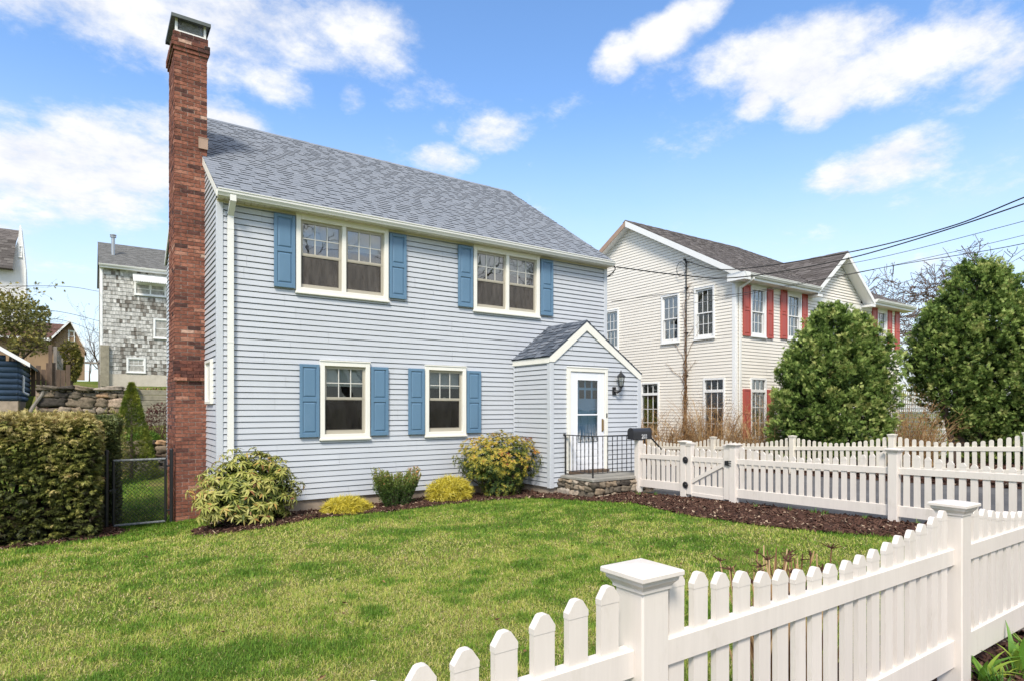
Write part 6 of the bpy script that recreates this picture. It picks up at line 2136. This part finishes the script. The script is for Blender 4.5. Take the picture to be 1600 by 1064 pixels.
# ------------------------------------------------------------------ leafless trees
def bare_tree(name, label, base, height, seed, spread=0.5, levels=5, r0=0.16, lean=(0, 0), buds=1.0, group=None, mat=None, trunk_f=0.28, cat='tree', rmin=0.004, dense=False):
    rr = random.Random(seed)
    t = thing(name, label, cat, base, group)
    m = MB()
    bp = []
    def grow(p, d, ln, r, lv):
        pts = [p]
        K = 4 if lv > 1 else 3
        for k in range(K):
            d = (d + Vector((rr.gauss(0, .13), rr.gauss(0, .13), rr.gauss(0.03, .06)))).normalized()
            pts.append(pts[-1] + d * ln / K)
        rs = [r * (1 - .38 * k / K) for k in range(K + 1)]
        m.tube(pts, [max(q, rmin) for q in rs], 8 if lv >= levels - 1 else (5 if lv > 1 else 3), rr.uniform(.2, .6), False)
        if lv <= 1:
            bp.extend(pts[1:])
        if lv == 0:
            return
        nb_ = rr.randint(2, 3) + (1 if lv >= levels - 1 or (dense and lv <= 3) else 0)
        for k in range(nb_):
            at = pts[-1] if k < 2 else pts[rr.randint(2, K - 1) if K > 2 else 1]
            ax = Vector((rr.gauss(0, 1), rr.gauss(0, 1), rr.gauss(0, .5)))
            ax = (ax - d * ax.dot(d)).normalized()
            an = rr.uniform(.3, .95) * (spread / .5)
            nd = (d * math.cos(an) + ax * math.sin(an)).normalized()
            grow(at, nd, ln * rr.uniform(.6, .85), rs[-1] * rr.uniform(.55, .8), lv - 1)
        if lv >= 2:
            for k in range(2):
                at = pts[rr.randint(1, K)]
                ax = Vector((rr.gauss(0, 1), rr.gauss(0, 1), rr.gauss(.3, .5))).normalized()
                grow(at, ax, ln * .4, rs[-1] * .35, min(1, lv - 2))
    grow(Vector(base) - Vector((0, 0, .1)), Vector((lean[0], lean[1], 1)).normalized(), height * trunk_f, r0, levels)
    m.build('trunk', mat or M['bark'], t)
    if buds:
        B = np.array([tuple(p) for p in bp])
        k = RNG.integers(0, len(B), int(len(B) * buds))
        P = B[k] + RNG.normal(0, .05, (len(k), 3))
        V, F = leaves(P, rand_dirs(len(P)), rand_dirs(len(P)), RNG.uniform(.05, .12, len(P)), RNG.uniform(.03, .06, len(P)), .2)
        np_obj('bud', V, F, RNG.random(len(F)), M['bud'], t)
    return t, bp
BT = 'leafless trees behind the cream house'
bare_tree('bare_tree', 'leafless tree with fine reddish twigs rising behind the cream house gable', (40.0, 10.6, 1.2), 12.2, 5, .55, 6, .34, buds=1.3, group=BT, dense=True, rmin=.017)
bare_tree('bare_tree', 'spreading leafless tree behind the taller arborvitae', (46.5, 5.3, 2.2), 11.6, 9, .62, 6, .38, buds=1.3, group=BT, dense=True, rmin=.018)
bare_tree('bare_tree', 'leafless tree at the right edge behind the arborvitae', (50.0, 1.6, 2.2), 11.2, 14, .6, 6, .32, buds=1.3, group=BT, dense=True, rmin=.018)
bare_tree('bare_tree', 'slender leafless sapling in the gap beside the shingled house', (-1.75, 41.0, 3.7), 4.8, 21, .4, 4, .05, buds=.0, mat=M['bark'])
bare_tree('bare_tree', 'small leafless tree mostly hidden behind the left wall of the shingled house', (-1.0, 37.0, 3.6), 6.8, 33, .45, 4, .07, buds=.2)

# ------------------------------------------------------------------ overhead cables
def cable(label, pts, r, group='overhead cables'):
    P = np.array(pts, float)
    # smooth curve through the points (Catmull-Rom)
    ext = np.vstack([2 * P[0] - P[1], P, 2 * P[-1] - P[-2]])
    out = []
    for i in range(1, len(ext) - 2):
        for u in np.linspace(0, 1, 9)[:-1]:
            a, b, c, d = ext[i - 1], ext[i], ext[i + 1], ext[i + 2]
            out.append(0.5 * (2 * b + (c - a) * u + (2 * a - 5 * b + 4 * c - d) * u ** 2 + (3 * b - a - 3 * c + d) * u ** 3))
    out.append(P[-1])
    m = MB()
    m.tube([tuple(p) for p in out], r, 6)
    tag(m.build('overhead_cable', M['cable'], None, True), label, 'cable', group)
cable('thick overhead cable sagging from the grey house gutter up to the right edge', [(8.93, -.24, 5.38), (10.481, -.88, 5.262), (12.112, -1.398, 5.30), (13.175, -3.347, 5.466), (13.619, -4.869, 5.696), (13.272, -7.06, 5.892), (12.9, -9.4, 6.2)], .014)
cable('upper thick overhead cable running to the cream house roof', [(14.6, 2.31, 6.80), (14.3, 0.4, 6.12), (14.954, -2.752, 6.064), (15.492, -4.946, 6.311), (14.527, -6.711, 6.36), (14.0, -9, 6.7)], .015)
cable('thin overhead wire in the middle of the bundle at the right edge', [(14.55, 2.31, 6.2), (13.6, .1, 5.72), (15.607, -2.596, 5.906), (15.782, -6.362, 6.163), (15.9, -9, 6.5)], .007)
cable('thin overhead wire second from the bottom at the right edge', [(14.55, 2.31, 5.35), (13.0, -1.0, 5.0), (14.858, -3.294, 5.454), (15.782, -6.362, 5.842), (16, -9, 6.2)], .006)
cable('lowest overhead wire of the bundle, passing just above the arborvitae', [(9.0, -.02, 4.566), (10.876, -.545, 4.90), (12.112, -1.398, 4.87), (14.462, -4.236, 5.388), (14.527, -6.711, 5.384), (14.5, -9, 5.6)], .008)
cable('highest thin wire at the left above the brown roof', [(-5.5, 25.0, 7.4), (-2.761, 25.88, 7.844), (-1.3, 31.9, 8.70)], .011, 'wires at the far left')
cable('middle thin wire at the left above the brown roof', [(-5.5, 25.0, 6.5), (-3.019, 26.058, 6.624), (-1.25, 31.9, 6.98)], .011, 'wires at the far left')
cable('lowest thin wire at the left above the brown roof', [(-5.5, 25.0, 6.15), (-2.89, 25.969, 6.217), (-1.25, 31.9, 6.25)], .010, 'wires at the far left')

# two street trees across the road, seen mirrored in the upstairs panes
RT = 'street trees mirrored in the upstairs windows'
for x, y, sd in ((13.5, -30.0, 61), (26.5, -31.0, 62)):
    bare_tree('street_tree', 'leafless street tree across the road, mirrored in the upstairs windows', (x, y, 0.2), 25.0, sd, .62, 6, .45, buds=.2, group=RT, rmin=.022)
# ------------------------------------------------------------------ back left: walls, shed, houses
rw = thing('retaining_wall', 'mossy dry-stone retaining wall behind the hedge, holding up the terrace', 'wall', (-2, 14, 1.2))
m = MB()
stone_face(m, (-3.1, 14.0), (-0.42, 14.0), 1.0, 2.52, 0.16, 0.16, 0.34, 41, 1.9)
stone_face(m, (-3.15, 13.96), (-0.40, 13.96), 2.50, 2.66, 0.22, 0.13, 0.16, 42, 4.5)
m.build('stone', M['stone'], rw, True)
m = MB(); m.box(-3.2, -0.4, 14.06, 14.5, .6, 2.56); m.build('core', M['mortar'], rw)
tw = thing('timber_wall', 'retaining wall of lichen-grey timbers beside the brick chimney', 'wall', (0.9, 14, 1.2))
m = MB()
for k in range(8):
    z = 1.05 + k * 0.19
    x = -0.34 - (k % 2) * .12
    while x < 3.2:
        x2 = min(x + random.uniform(1.6, 2.4), 3.2)
        m.bevbox(x, x2 - .01, 13.93 + random.uniform(-.015, .015) + .01 * k, 14.15, z, z + .182, .012)
        x = x2
m.build('timber', M['timber'], tw)
lw = thing('rock_wall', 'low tumbled rock wall at the back of the lawn, seen over the chain-link gate', 'wall', (0, 9.4, .2))
m = MB()
stone_face(m, (-1.9, 9.28), (2.2, 9.28), .05, 0.98, 0.2, 0.16, 0.32, 51, 1.6)
m.build('stone', M['stone'], lw, True)
pl = thing('fallen_plank', 'weathered plank lying across the low rock wall', 'plank', (-.5, 9.1, .55))
m = MB(Matrix.Translation((-.45, 9.03, .60)) @ Matrix.Rotation(math.radians(8), 4, 'Y') @ Matrix.Rotation(.15, 4, 'Z'))
m.bevbox(-.85, .85, -.09, .09, -.02, .025, .006)
m.build('board', M['old_wood'], pl)
dbx = thing('brush_pile', 'grey dead sticks piled at the foot of the low rock wall', 'sticks', (-.6, 8.9, .25))
m = MB()
for i in range(34):
    a = random.uniform(-.5, .5) + random.choice((0, PI)); l = random.uniform(.3, .8)
    c = (-.7 + random.uniform(-.5, .7), 8.85 + random.uniform(-.15, .15), g(-.6, 8.8) + random.uniform(.03, .35))
    m.tube([(c[0] - l * math.cos(a) * .5, c[1] - .1 * math.sin(a), c[2] - .08), c, (c[0] + l * math.cos(a) * .5, c[1] + .1 * math.sin(a), c[2] + random.uniform(-.1, .2))], [.012, .01, .004], 5, .4, False)
m.build('stick', M['grey_wood'], dbx)
# planting strip along the top of the wall
m = MB()
n = 1500
x = RNG.uniform(-3.2, 3.2, n); y = RNG.uniform(14.15, 15.3, n)
P = np.stack([x, y, G(x, y) + RNG.random(n) * .22], 1)
V, F = leaves(P, nrm(rand_dirs(n) + [[0, 0, .4]]), rand_dirs(n), RNG.uniform(.06, .16, n), RNG.uniform(.02, .05, n), .2, .2)
structure(np_obj('ground_cover', V, F, np.clip(RNG.normal(.28, .22, len(F)), 0, .8), M['stub']), 'stuff')
cr = thing('log_handrail', 'crooked bare log leaning as a handrail beside the blue shed', 'handrail', (-3.2, 13.9, 1.5))
m = MB()
m.tube([(-3.42, 13.7, 1.55), (-3.25, 13.75, 1.95), (-3.02, 13.8, 2.35), (-2.95, 13.8, 2.66)], [.05, .055, .05, .04], 8)
m.build('rail', M['grey_wood'], cr)
m = MB(); m.bevbox(-3.10, -2.86, 13.86, 13.95, 1.2, 2.58, .01); m.build('board', M['red_bark'], cr)

# blue log shed
SXC, SYC = -3.70, 14.35
sh = thing('log_shed', 'blue log shed with a white-edged roof at the left edge behind the hedge', 'shed', (-5.2, 16.5, 1.5))
def log_run(mb, a, b, z, r=.1, n=10):
    mb.tube([a, b], r, n)
m = MB()
zb = 2.13
k = 0
while zb + k * .185 < 3.75:
    z = zb + .1 + k * .185
    top = (3.95 - z) / 0.55 if z > 3.2 else 9
    xl = -7.5
    m.tube([(xl, SYC, z), (SXC + .02, SYC, z)], .102, 10) if z < 3.45 else m.tube([(-7.5, SYC, z), (SXC - (z - 3.35) / .62, SYC, z)], .102, 10)
    if z < 3.36:
        m.tube([(SXC, SYC - .02, z + .004), (SXC, SYC + 4.4, z + .004)], .102, 10)
    k += 1
while zb + k * .185 < 5.2:
    z = zb + .1 + k * .185
    m.tube([(-7.5, SYC, z), (SXC - (z - 3.35) / .62, SYC, z)], .102, 10)
    k += 1
m.build('log_wall', M['log_blue'], sh, True)
m = MB(); m.bevbox(-7.6, SXC + .05, SYC - .06, SYC + 4.4, 1.3, 2.16, .02); m.build('foundation', M['concrete'], sh)
m = MB()
a = [(SXC + .32, 3.30), (-7.0, 5.75), (-7.0, 5.83), (SXC + .34, 3.38)]
m.prism(a, SYC - .28, SYC + 4.7, .4, 'y')
m.build('roof', M['shingle_grey'], sh)
m = MB()
m.prism([(SXC + .36, 3.24), (SXC + .36, 3.375), (-7.0, 5.82), (-7.0, 5.66)], SYC - .32, SYC - .285, .5, 'y')
m.build('rake_board', M['white_trim'], sh)
m = MB()
m.tube([(SXC + .11, SYC + .55, 3.0), (SXC + .14, SYC + .50, 2.95), (SXC + .13, SYC + .50, 2.45), (SXC + .28, SYC + .45, 2.36)], .035, 8)
m.build('drain_pipe', M['white_trim'], sh)

# old wooden fence and posts beside the shed
of = thing('wooden_fence', 'dark weathered board fence beside the blue shed', 'fence', (-3.1, 18.6, 2.6))
m = MB()
for i in range(9):
    x = -3.75 + i * .155
    m.bevbox(x, x + .145, 18.55 + random.uniform(-.02, .02), 18.6, 1.6, 3.55 + random.uniform(-.15, .15), .004)
m.build('board', M['old_wood'], of)
m = MB()
m.bevbox(-3.05, -2.93, 18.4, 18.52, 1.8, 4.35, .01)
m.build('post', M['old_wood'], of)
gf = thing('board_fence', 'silvered wooden fence running back below the brown-roofed house', 'fence', (-2.8, 22, 2.8))
m = MB()
for k in range(5):
    m.bevbox(-2.86 + .002 * k, -2.82 + .002 * k, 19.2, 26.0, 2.75 + k * .27, 2.98 + k * .27, .006)
m.build('board', M['grey_wood'], gf)
for y in (19.1, 21.3, 23.6, 26.0):
    p = MB(); p.bevbox(-2.92, -2.80, y - .06, y + .06, 2.2, 4.35, .01); p.build('post', M['grey_wood'], gf)
rf_ = thing('rail_fence', 'low post-and-rail fence on the grass terrace left of the shingled house', 'fence', (-1.9, 33, 3.6))
for x in (-2.6, -1.25):
    p = MB(); p.bevbox(x - .06, x + .06, 32.2, 32.32, 3.0, 4.75, .01); p.build('post', M['grey_wood'], rf_)
m = MB()
m.bevbox(-2.9, -1.19, 32.20, 32.26, 4.50, 4.62, .01)
m.build('rail', M['grey_wood'], rf_)

# grey shingled house on the terrace
GXL, GXR, GY_ = -1.197, 8.2, 32.0
gh_ = thing('house', 'tall house clad in peeling grey-white shingles, left of the brick chimney', 'house', (GXL, GY_, 3.3))
m = MB()
z = 3.96
k = 0
wins = [(0.483, 2.172, 8.706, 9.491), (1.479, 2.60, 6.164, 7.378), (0.089, 1.079, 4.05, 4.969)]
rr = random.Random(77)
while z < 10.2:
    x = GXL - rr.uniform(0, .2)
    jit = 0.0
    while x < GXR:
        wv = rr.uniform(.09, .19)
        x0, x1 = max(x, GXL), min(x + wv - .008, GXR)
        if not any(a < (x0 + x1) / 2 < b and c < z + .12 < d for a, b, c, d in wins) and x1 - x0 > .02:
            P = np.array([[x0, 0, z]])
            worn = float(fbm(P + 3, 1.0, 3)[0])
            t = .78 + rr.gauss(0, .14)
            if rr.random() < .12 + max(0, (worn - .46) * 4.2): t = rr.uniform(0.08, .55)
            dz = rr.uniform(-.02, .015)
            m.add([(x0, GY_ - .035, z + dz), (x1, GY_ - .035, z + dz), (x1, GY_ - .006, z + .24), (x0, GY_ - .006, z + .24), (x0, GY_, z + dz), (x1, GY_, z + dz)],
                  [(0, 1, 2, 3), (4, 5, 1, 0), (0, 3, 4), (1, 5, 2)], min(1, max(0, t)))
        x += wv
    z += .232
    k += 1
m.box(GXL + .01, GXR, GY_ - .004, GY_ + 7.5, 3.9, 10.3, .5)
m.prism([(GY_ - .0, 10.3), (GY_ + 7.5, 10.3), (GY_ + 4, 12.38)], GXL + .01, GXR, .6, 'x')
m.build('wall', M['old_shake'], gh_)
m = MB(); m.box(GXL + .05, GXR, GY_ - .03, GY_ + 7.5, 2.4, 3.97); m.build('foundation', M['pale_concrete'], gh_)
m = MB()
su = Vector((0, 4.35, 2.2))
m.X = roof_frame((GXL - .1, GY_ - .35, 10.30), (1, 0, 0), su)
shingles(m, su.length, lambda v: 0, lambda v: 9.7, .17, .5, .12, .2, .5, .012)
m.X = None
m.prism([(GY_ - .35, 10.29), (GY_ + 4.0, 12.48), (GY_ + 8.3, 10.29), (GY_ + 8.3, 10.2), (GY_ + 4, 12.37), (GY_ - .35, 10.2)], GXL - .09, GXR + .2, .4, 'x')
m.build('roof', M['shingle_grey'], gh_)
gutter(gh_, GXL - .1, GXR, GY_ - .35, 10.30, M['gutter'])
m = MB(); m.box(GXL - .05, GXR, GY_ - .34, GY_, 10.10, 10.19); m.box(GXL - .03, GXL + .1, GY_ - .05, GY_ + .1, 3.9, 10.1)
m.build('corner_board', M['white_trim'], gh_)
st_g = dict(case=M['white_trim'], sash=M['sash_white'], muntin=M['sash_white'], glass=M['glass_high'], nx=1, nz=1, blind=.3)
for i, (x0, x1, z0, z1) in enumerate(wins):
    s_ = dict(st_g)
    if i == 2: s_.update(nx=3, nz=2, lower_grid=True)
    window(gh_, frame((x0, GY_ - .02, z0), (0, 1, 0)), x1 - x0, z1 - z0, s_, 2 if i == 0 else 1, .10)
m = MB()
n = 20
for i in range(n):
    x0 = 0.40 + 1.85 * i / n
    m.add([(x0, GY_ - .05, 9.98), (x0 + .0925, GY_ - .05, 9.98), (x0 + .0925, GY_ - .75, 9.50), (x0, GY_ - .75, 9.50), (x0, GY_ - .05, 9.955), (x0 + .0925, GY_ - .05, 9.955), (x0 + .0925, GY_ - .75, 9.47), (x0, GY_ - .75, 9.47)],
          [(0, 1, 2, 3), (7, 6, 5, 4), (3, 2, 6, 7), (0, 3, 7, 4), (1, 5, 6, 2)])
    m.prism([(x0, 9.50), (x0 + .0925, 9.50), (x0 + .085, 9.42), (x0 + .046, 9.39), (x0 + .008, 9.42)], GY_ - .752, GY_ - .742, .5, 'y')
m.build('window_awning', M['white_trim'], gh_)
m = MB()
m.tube([(-.53, 33.6, 11.1), (-.53, 33.6, 12.35)], .10, 10)
m.tube([(-.53, 33.6, 12.35), (-.53, 33.6, 12.42)], .17, 10)
m.tube([(-.53, 33.6, 12.47), (-.53, 33.6, 12.51)], .18, 10)
m.tube([(-.53, 33.6, 12.4), (-.53, 33.6, 12.5)], .03, 6)
m.build('vent_pipe', M['steel'], gh_)
m = MB()
m.bevbox(GXL - .02, GXL + .42, GY_ - .25, GY_ - .05, 3.2, 5.6, .01)
m.build('bulkhead_post', M['timber'], gh_)

# brown-roofed cottage and the gambrel house, far left
BY = 44.2
bh = thing('house', 'low house with a red-brown roof and white-edged gable at the far left', 'house', (-3, BY, 4))
apx, apz = -2.864, 8.375
m = MB()
m.prism([(-3.75, 4.0), (-2.0, 4.0), (-2.0, 6.35), (apx, apz - .18), (-3.75, 7.0)], BY, BY + .3, .5, 'y')
m.box(-9, -3.3, BY + .31, BY + 6, 4.0, 7.0)
m.build('wall', M['tan_wall'], bh)
m = MB()
m.prism([(apx, apz), (-1.9, 6.15), (-1.9, 6.03), (apx, apz - .13)], BY - .45, BY + 6, .5, 'y')
m.prism([(apx - .001, apz), (-4.05, 6.9), (-4.05, 6.78), (apx - .001, apz - .13)], BY - .45, BY + 6, .5, 'y')
slab(m, (-9.0, BY - .3, 6.95), (-3.9, BY - .3, 6.95), (apx, BY + 3.0, 8.36), (-9.0, BY + 3.0, 8.36), .1, .5)
m.build('roof', M['shingle_brown'], bh)
m = MB()
m.prism([(apx, apz + .01), (-1.88, 6.13), (-1.88, 5.95), (apx, apz - .2)], BY - .48, BY - .455, .5, 'y')
m.prism([(apx - .001, apz + .01), (-4.07, 6.88), (-4.07, 6.70), (apx - .001, apz - .2)], BY - .48, BY - .455, .5, 'y')
m.box(-8.5, -4.0, BY - .34, BY - .30, 6.78, 6.95)
m.build('rake_board', M['white_trim'], bh)
window(bh, frame((-3.0, BY - .02, 6.75), (0, 1, 0)), .42, .85, dict(st_g), 1, .07)

HY = 46.3
gm = thing('house', 'white house with a steep grey gambrel roof, cut off by the left edge', 'house', (-7, HY, 4))
m = MB()
m.prism([(-9.2, 4), (-5.56, 4), (-5.56, 10.5), (-5.60, 12.2), (-5.87, 15.25), (-5.94, 15.25), (-6.02, 14.3), (-6.28, 13.1), (-9.2, 12.4)], HY, HY + 1.6, .5, 'y')
m.build('wall', M['white_house'], gm)
# its roof falls to the left: lower steep slope and upper shallow one, seen in front of the white gable
m = MB()
m.X = roof_frame((-12.0, HY - .7, 11.95), (1, 0, 0), Vector((0, .55, 2.15)))
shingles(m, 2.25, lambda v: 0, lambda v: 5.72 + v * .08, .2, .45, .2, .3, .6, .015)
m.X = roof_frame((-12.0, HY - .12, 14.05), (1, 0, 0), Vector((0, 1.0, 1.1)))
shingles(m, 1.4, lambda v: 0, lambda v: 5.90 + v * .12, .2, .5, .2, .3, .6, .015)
m.X = None
m.add([(-12, HY - .68, 11.94), (-6.29, HY - .68, 11.94), (-6.11, HY - .13, 14.04), (-12, HY - .13, 14.04), (-12, HY + .9, 15.1), (-5.95, HY + .9, 15.1), (-12, HY + 1, 11.9), (-6.2, HY + 1, 11.9)],
      [(0, 1, 2, 3), (3, 2, 5, 4), (0, 6, 7, 1)], .4)
m.build('roof', M['shingle_dark'], gm)
m = MB()
m.bevbox(-5.66, -5.55, HY - .06, HY + .05, 4, 12.2, .01)
m.prism([(-5.57, 12.2), (-5.66, 12.2), (-5.93, 15.3), (-5.84, 15.3)], HY - .06, HY - .01, .5, 'y')
m.build('rake_board', M['white_trim'], gm)
window(gm, frame((-5.98, HY - .03, 12.95), (0, 1, 0)), .2, .8, dict(st_g), 1, .04)

# olive tree at the left and a rounded conifer by the fence
bt, tips = bare_tree('spring_tree', 'tree in olive-yellow early leaf rising above the blue shed at the left edge', (-4.6, 21.8, 2.6), 5.8, 51, .7, 5, .15, buds=0, lean=(.02, 0), trunk_f=.34)
B = np.array([tuple(p) for p in tips])
lowm = np.array([-4.6, 21.7, 5.6])
P0, D0, i0 = lumpy(2100, lowm, (1.5, 1.5, 1.15), 61, .4, 2.2, -.8, .6)
k = RNG.integers(0, len(B), 1500)
P = np.concatenate([B[k] + RNG.normal(0, .10, (len(k), 3)), P0])
P = P[(P[:, 0] < -3.15) | (P[:, 2] > 6.5)]
V, F, T = sprays(P, rand_dirs(len(P)), 4, .12, .045, lambda P, kk: .42 + .8 * (fbm(P, .9, 2) - .5) + RNG.normal(0, .16, len(P)) + .12 * (P[:, 2] > 6.4), .2, .2)
np_obj('crown', V, F, T, M['olive'], bt)
yc = thing('rounded_conifer', 'rounded yellow-green evergreen between the wooden fence and the grass terrace', 'tree', (-2.55, 28.5, 3.0))
P, D, ins = lumpy(1300, (-2.60, 28.5, 4.35), (.48, .5, 1.0), 71, .25, 2.5, -.95, .4)
V, F, T = sprays(P, D, 4, .16, .05, lambda P, k: .5 + .7 * (fbm(P, 2, 2) - .5) + RNG.normal(0, .15, len(P)), .2, .1)
np_obj('crown', V, F, T, M['olive'], yc)
m = MB(); m.tube([(-2.5, 28.5, 2.5), (-2.5, 28.5, 5.0)], [.08, .03], 6); m.build('trunk', M['bark'], yc)

# ------------------------------------------------------------------ sky, sun, camera
SUN_EL, SUN_AZ = math.radians(47), math.radians(222)     # azimuth measured from +y towards +x
world = bpy.data.worlds.new('World')
SC.world = world
world.use_nodes = True
nt = world.node_tree
bg = nt.nodes['Background']
sky = N(nt, 'ShaderNodeTexSky')
sky.sky_type = 'NISHITA'
sky.sun_disc = False
sky.sun_elevation = SUN_EL
sky.sun_rotation = SUN_AZ
sky.air_density = 1.0
sky.dust_density = 0.6
sky.ozone_density = 2.0

def mth(op, a, b=None, c=None):
    n = nt.nodes.new('ShaderNodeMath')
    n.operation = op
    for i, v in enumerate((a, b, c)):
        if v is None: continue
        if isinstance(v, (int, float)):
            n.inputs[i].default_value = v
        else:
            L(nt, v, n.inputs[i])
    return n.outputs[0]
tc = N(nt, 'ShaderNodeTexCoord')
sepd = N(nt, 'ShaderNodeSeparateXYZ')
L(nt, tc.outputs['Generated'], sepd.inputs[0])
dx, dy, dz = sepd.outputs
az = mth('MULTIPLY', mth('ARCTAN2', dx, dy), 180 / PI)
el = mth('MULTIPLY', mth('ARCSINE', dz), 180 / PI)
# clouds live in a flat layer, so they shrink towards the horizon
den = mth('ADD', mth('MAXIMUM', dz, 0.02), 0.22)
cmb = N(nt, 'ShaderNodeCombineXYZ')
L(nt, mth('DIVIDE', dx, den), cmb.inputs[0])
L(nt, mth('DIVIDE', dy, den), cmb.inputs[1])
n1 = noise(nt, 1.9, 9, 0.62, cmb.outputs[0])
n2 = noise(nt, 6.5, 9, 0.66, cmb.outputs[0])
# broad cloud banks by direction: azimuth, elevation, half-widths, weight
BANKS = CLOUD_BANKS
tot = None
for a0, e0, ra, re, wgt, rot in BANKS:
    u = mth('SUBTRACT', az, a0)
    v = mth('SUBTRACT', el, e0)
    c_, s_ = math.cos(rot), math.sin(rot)
    uu = mth('DIVIDE', mth('ADD', mth('MULTIPLY', u, c_), mth('MULTIPLY', v, s_)), ra)
    vv = mth('DIVIDE', mth('SUBTRACT', mth('MULTIPLY', v, c_), mth('MULTIPLY', u, s_)), re)
    rsq = mth('ADD', mth('MULTIPLY', uu, uu), mth('MULTIPLY', vv, vv))
    f = mth('MULTIPLY', mth('MAXIMUM', mth('SUBTRACT', 1.0, mth('MULTIPLY', rsq, 0.5)), -0.6), wgt)
    tot = f if tot is None else mth('MAXIMUM', tot, f)
zen = N(nt, 'ShaderNodeMapRange')  # unseen cloud cover overhead, added for soft white light from above
zen.interpolation_type = 'SMOOTHSTEP'
zen.inputs['From Min'].default_value = 36.0
zen.inputs['From Max'].default_value = 58.0
zen.inputs['To Max'].default_value = 1.0
L(nt, el, zen.inputs['Value'])
tot = mth('MAXIMUM', tot, zen.outputs[0])
dens = mth('ADD', mth('MULTIPLY', tot, 0.80), mth('ADD', mth('MULTIPLY', mth('SUBTRACT', n1, 0.5), 2.6), mth('MULTIPLY', mth('SUBTRACT', n2, 0.5), 1.3)))
mr = N(nt, 'ShaderNodeMapRange')
mr.interpolation_type = 'SMOOTHSTEP'
mr.inputs['From Min'].default_value = 0.12
mr.inputs['From Max'].default_value = 0.80
L(nt, dens, mr.inputs['Value'])
# thin veil of haze low down
veil = N(nt, 'ShaderNodeMapRange')
veil.interpolation_type = 'SMOOTHSTEP'
veil.inputs['From Min'].default_value = 27.0
veil.inputs['From Max'].default_value = 2.0
veil.inputs['To Max'].default_value = 0.80
L(nt, el, veil.inputs['Value'])
wisp = mth('MULTIPLY', mth('ADD', n1, 0.45), veil.outputs[0])
skyc = N(nt, 'ShaderNodeHueSaturation')
skyc.inputs['Saturation'].default_value = SKY_SAT
skyc.inputs['Value'].default_value = SKY_VAL
skyc.inputs['Hue'].default_value = SKY_HUE
L(nt, sky.outputs[0], skyc.inputs['Color'])
shade = N(nt, 'ShaderNodeMapRange')
shade.inputs['From Min'].default_value = 0.35
shade.inputs['From Max'].default_value = 0.70
L(nt, n2, shade.inputs['Value'])
cloudc = mixc(nt, shade.outputs[0], tuple(c * CLOUD for c in (0.86, 0.89, 0.97)), tuple(c * CLOUD * 1.1 for c in (1.0, 1.0, 1.0)))
c1 = mixc(nt, mth('MINIMUM', wisp, 0.85), skyc.outputs[0], tuple(c * CLOUD for c in (0.86, 0.93, 1.0)))
c2 = mixc(nt, mr.outputs[0], c1, cloudc)
L(nt, c2, bg.inputs['Color'])
bg.inputs['Strength'].default_value = SKY_STR

sl_ = bpy.data.lights.new('sun', 'SUN')
sl_.energy = SUN_E
sl_.angle = math.radians(SUN_ANGLE)
sl_.color = (1.0, 0.92, 0.80)
so_ = bpy.data.objects.new('sun', sl_)
COL.objects.link(so_)
sd_ = Vector((math.sin(SUN_AZ) * math.cos(SUN_EL), math.cos(SUN_AZ) * math.cos(SUN_EL), math.sin(SUN_EL)))
so_.rotation_euler = sd_.to_track_quat('Z', 'Y').to_euler()
so_.location = sd_ * 60

cam = bpy.data.cameras.new('camera')
cam.sensor_fit = 'HORIZONTAL'
cam.sensor_width = 36.0
cam.lens = 36.0 * 959.0 / 1600.0
cam.shift_y = (638.0 - 532.0) / 1600.0
cam.clip_start = 0.05
cam.clip_end = 2000
co = bpy.data.objects.new('camera', cam)
COL.objects.link(co)
co.location = (-1.783, -11.249, 1.90)
co.rotation_euler = (PI / 2, 0, -math.radians(34.617))
SC.camera = co
SC.view_settings.view_transform = 'Standard'
SC.view_settings.look = 'None'
SC.view_settings.exposure = EXPO
SC.view_settings.gamma = 1.0
SC.cycles.max_bounces = 8
SC.cycles.transparent_max_bounces = 12
SC.cycles.use_denoising = True
SC.render.film_transparent = False
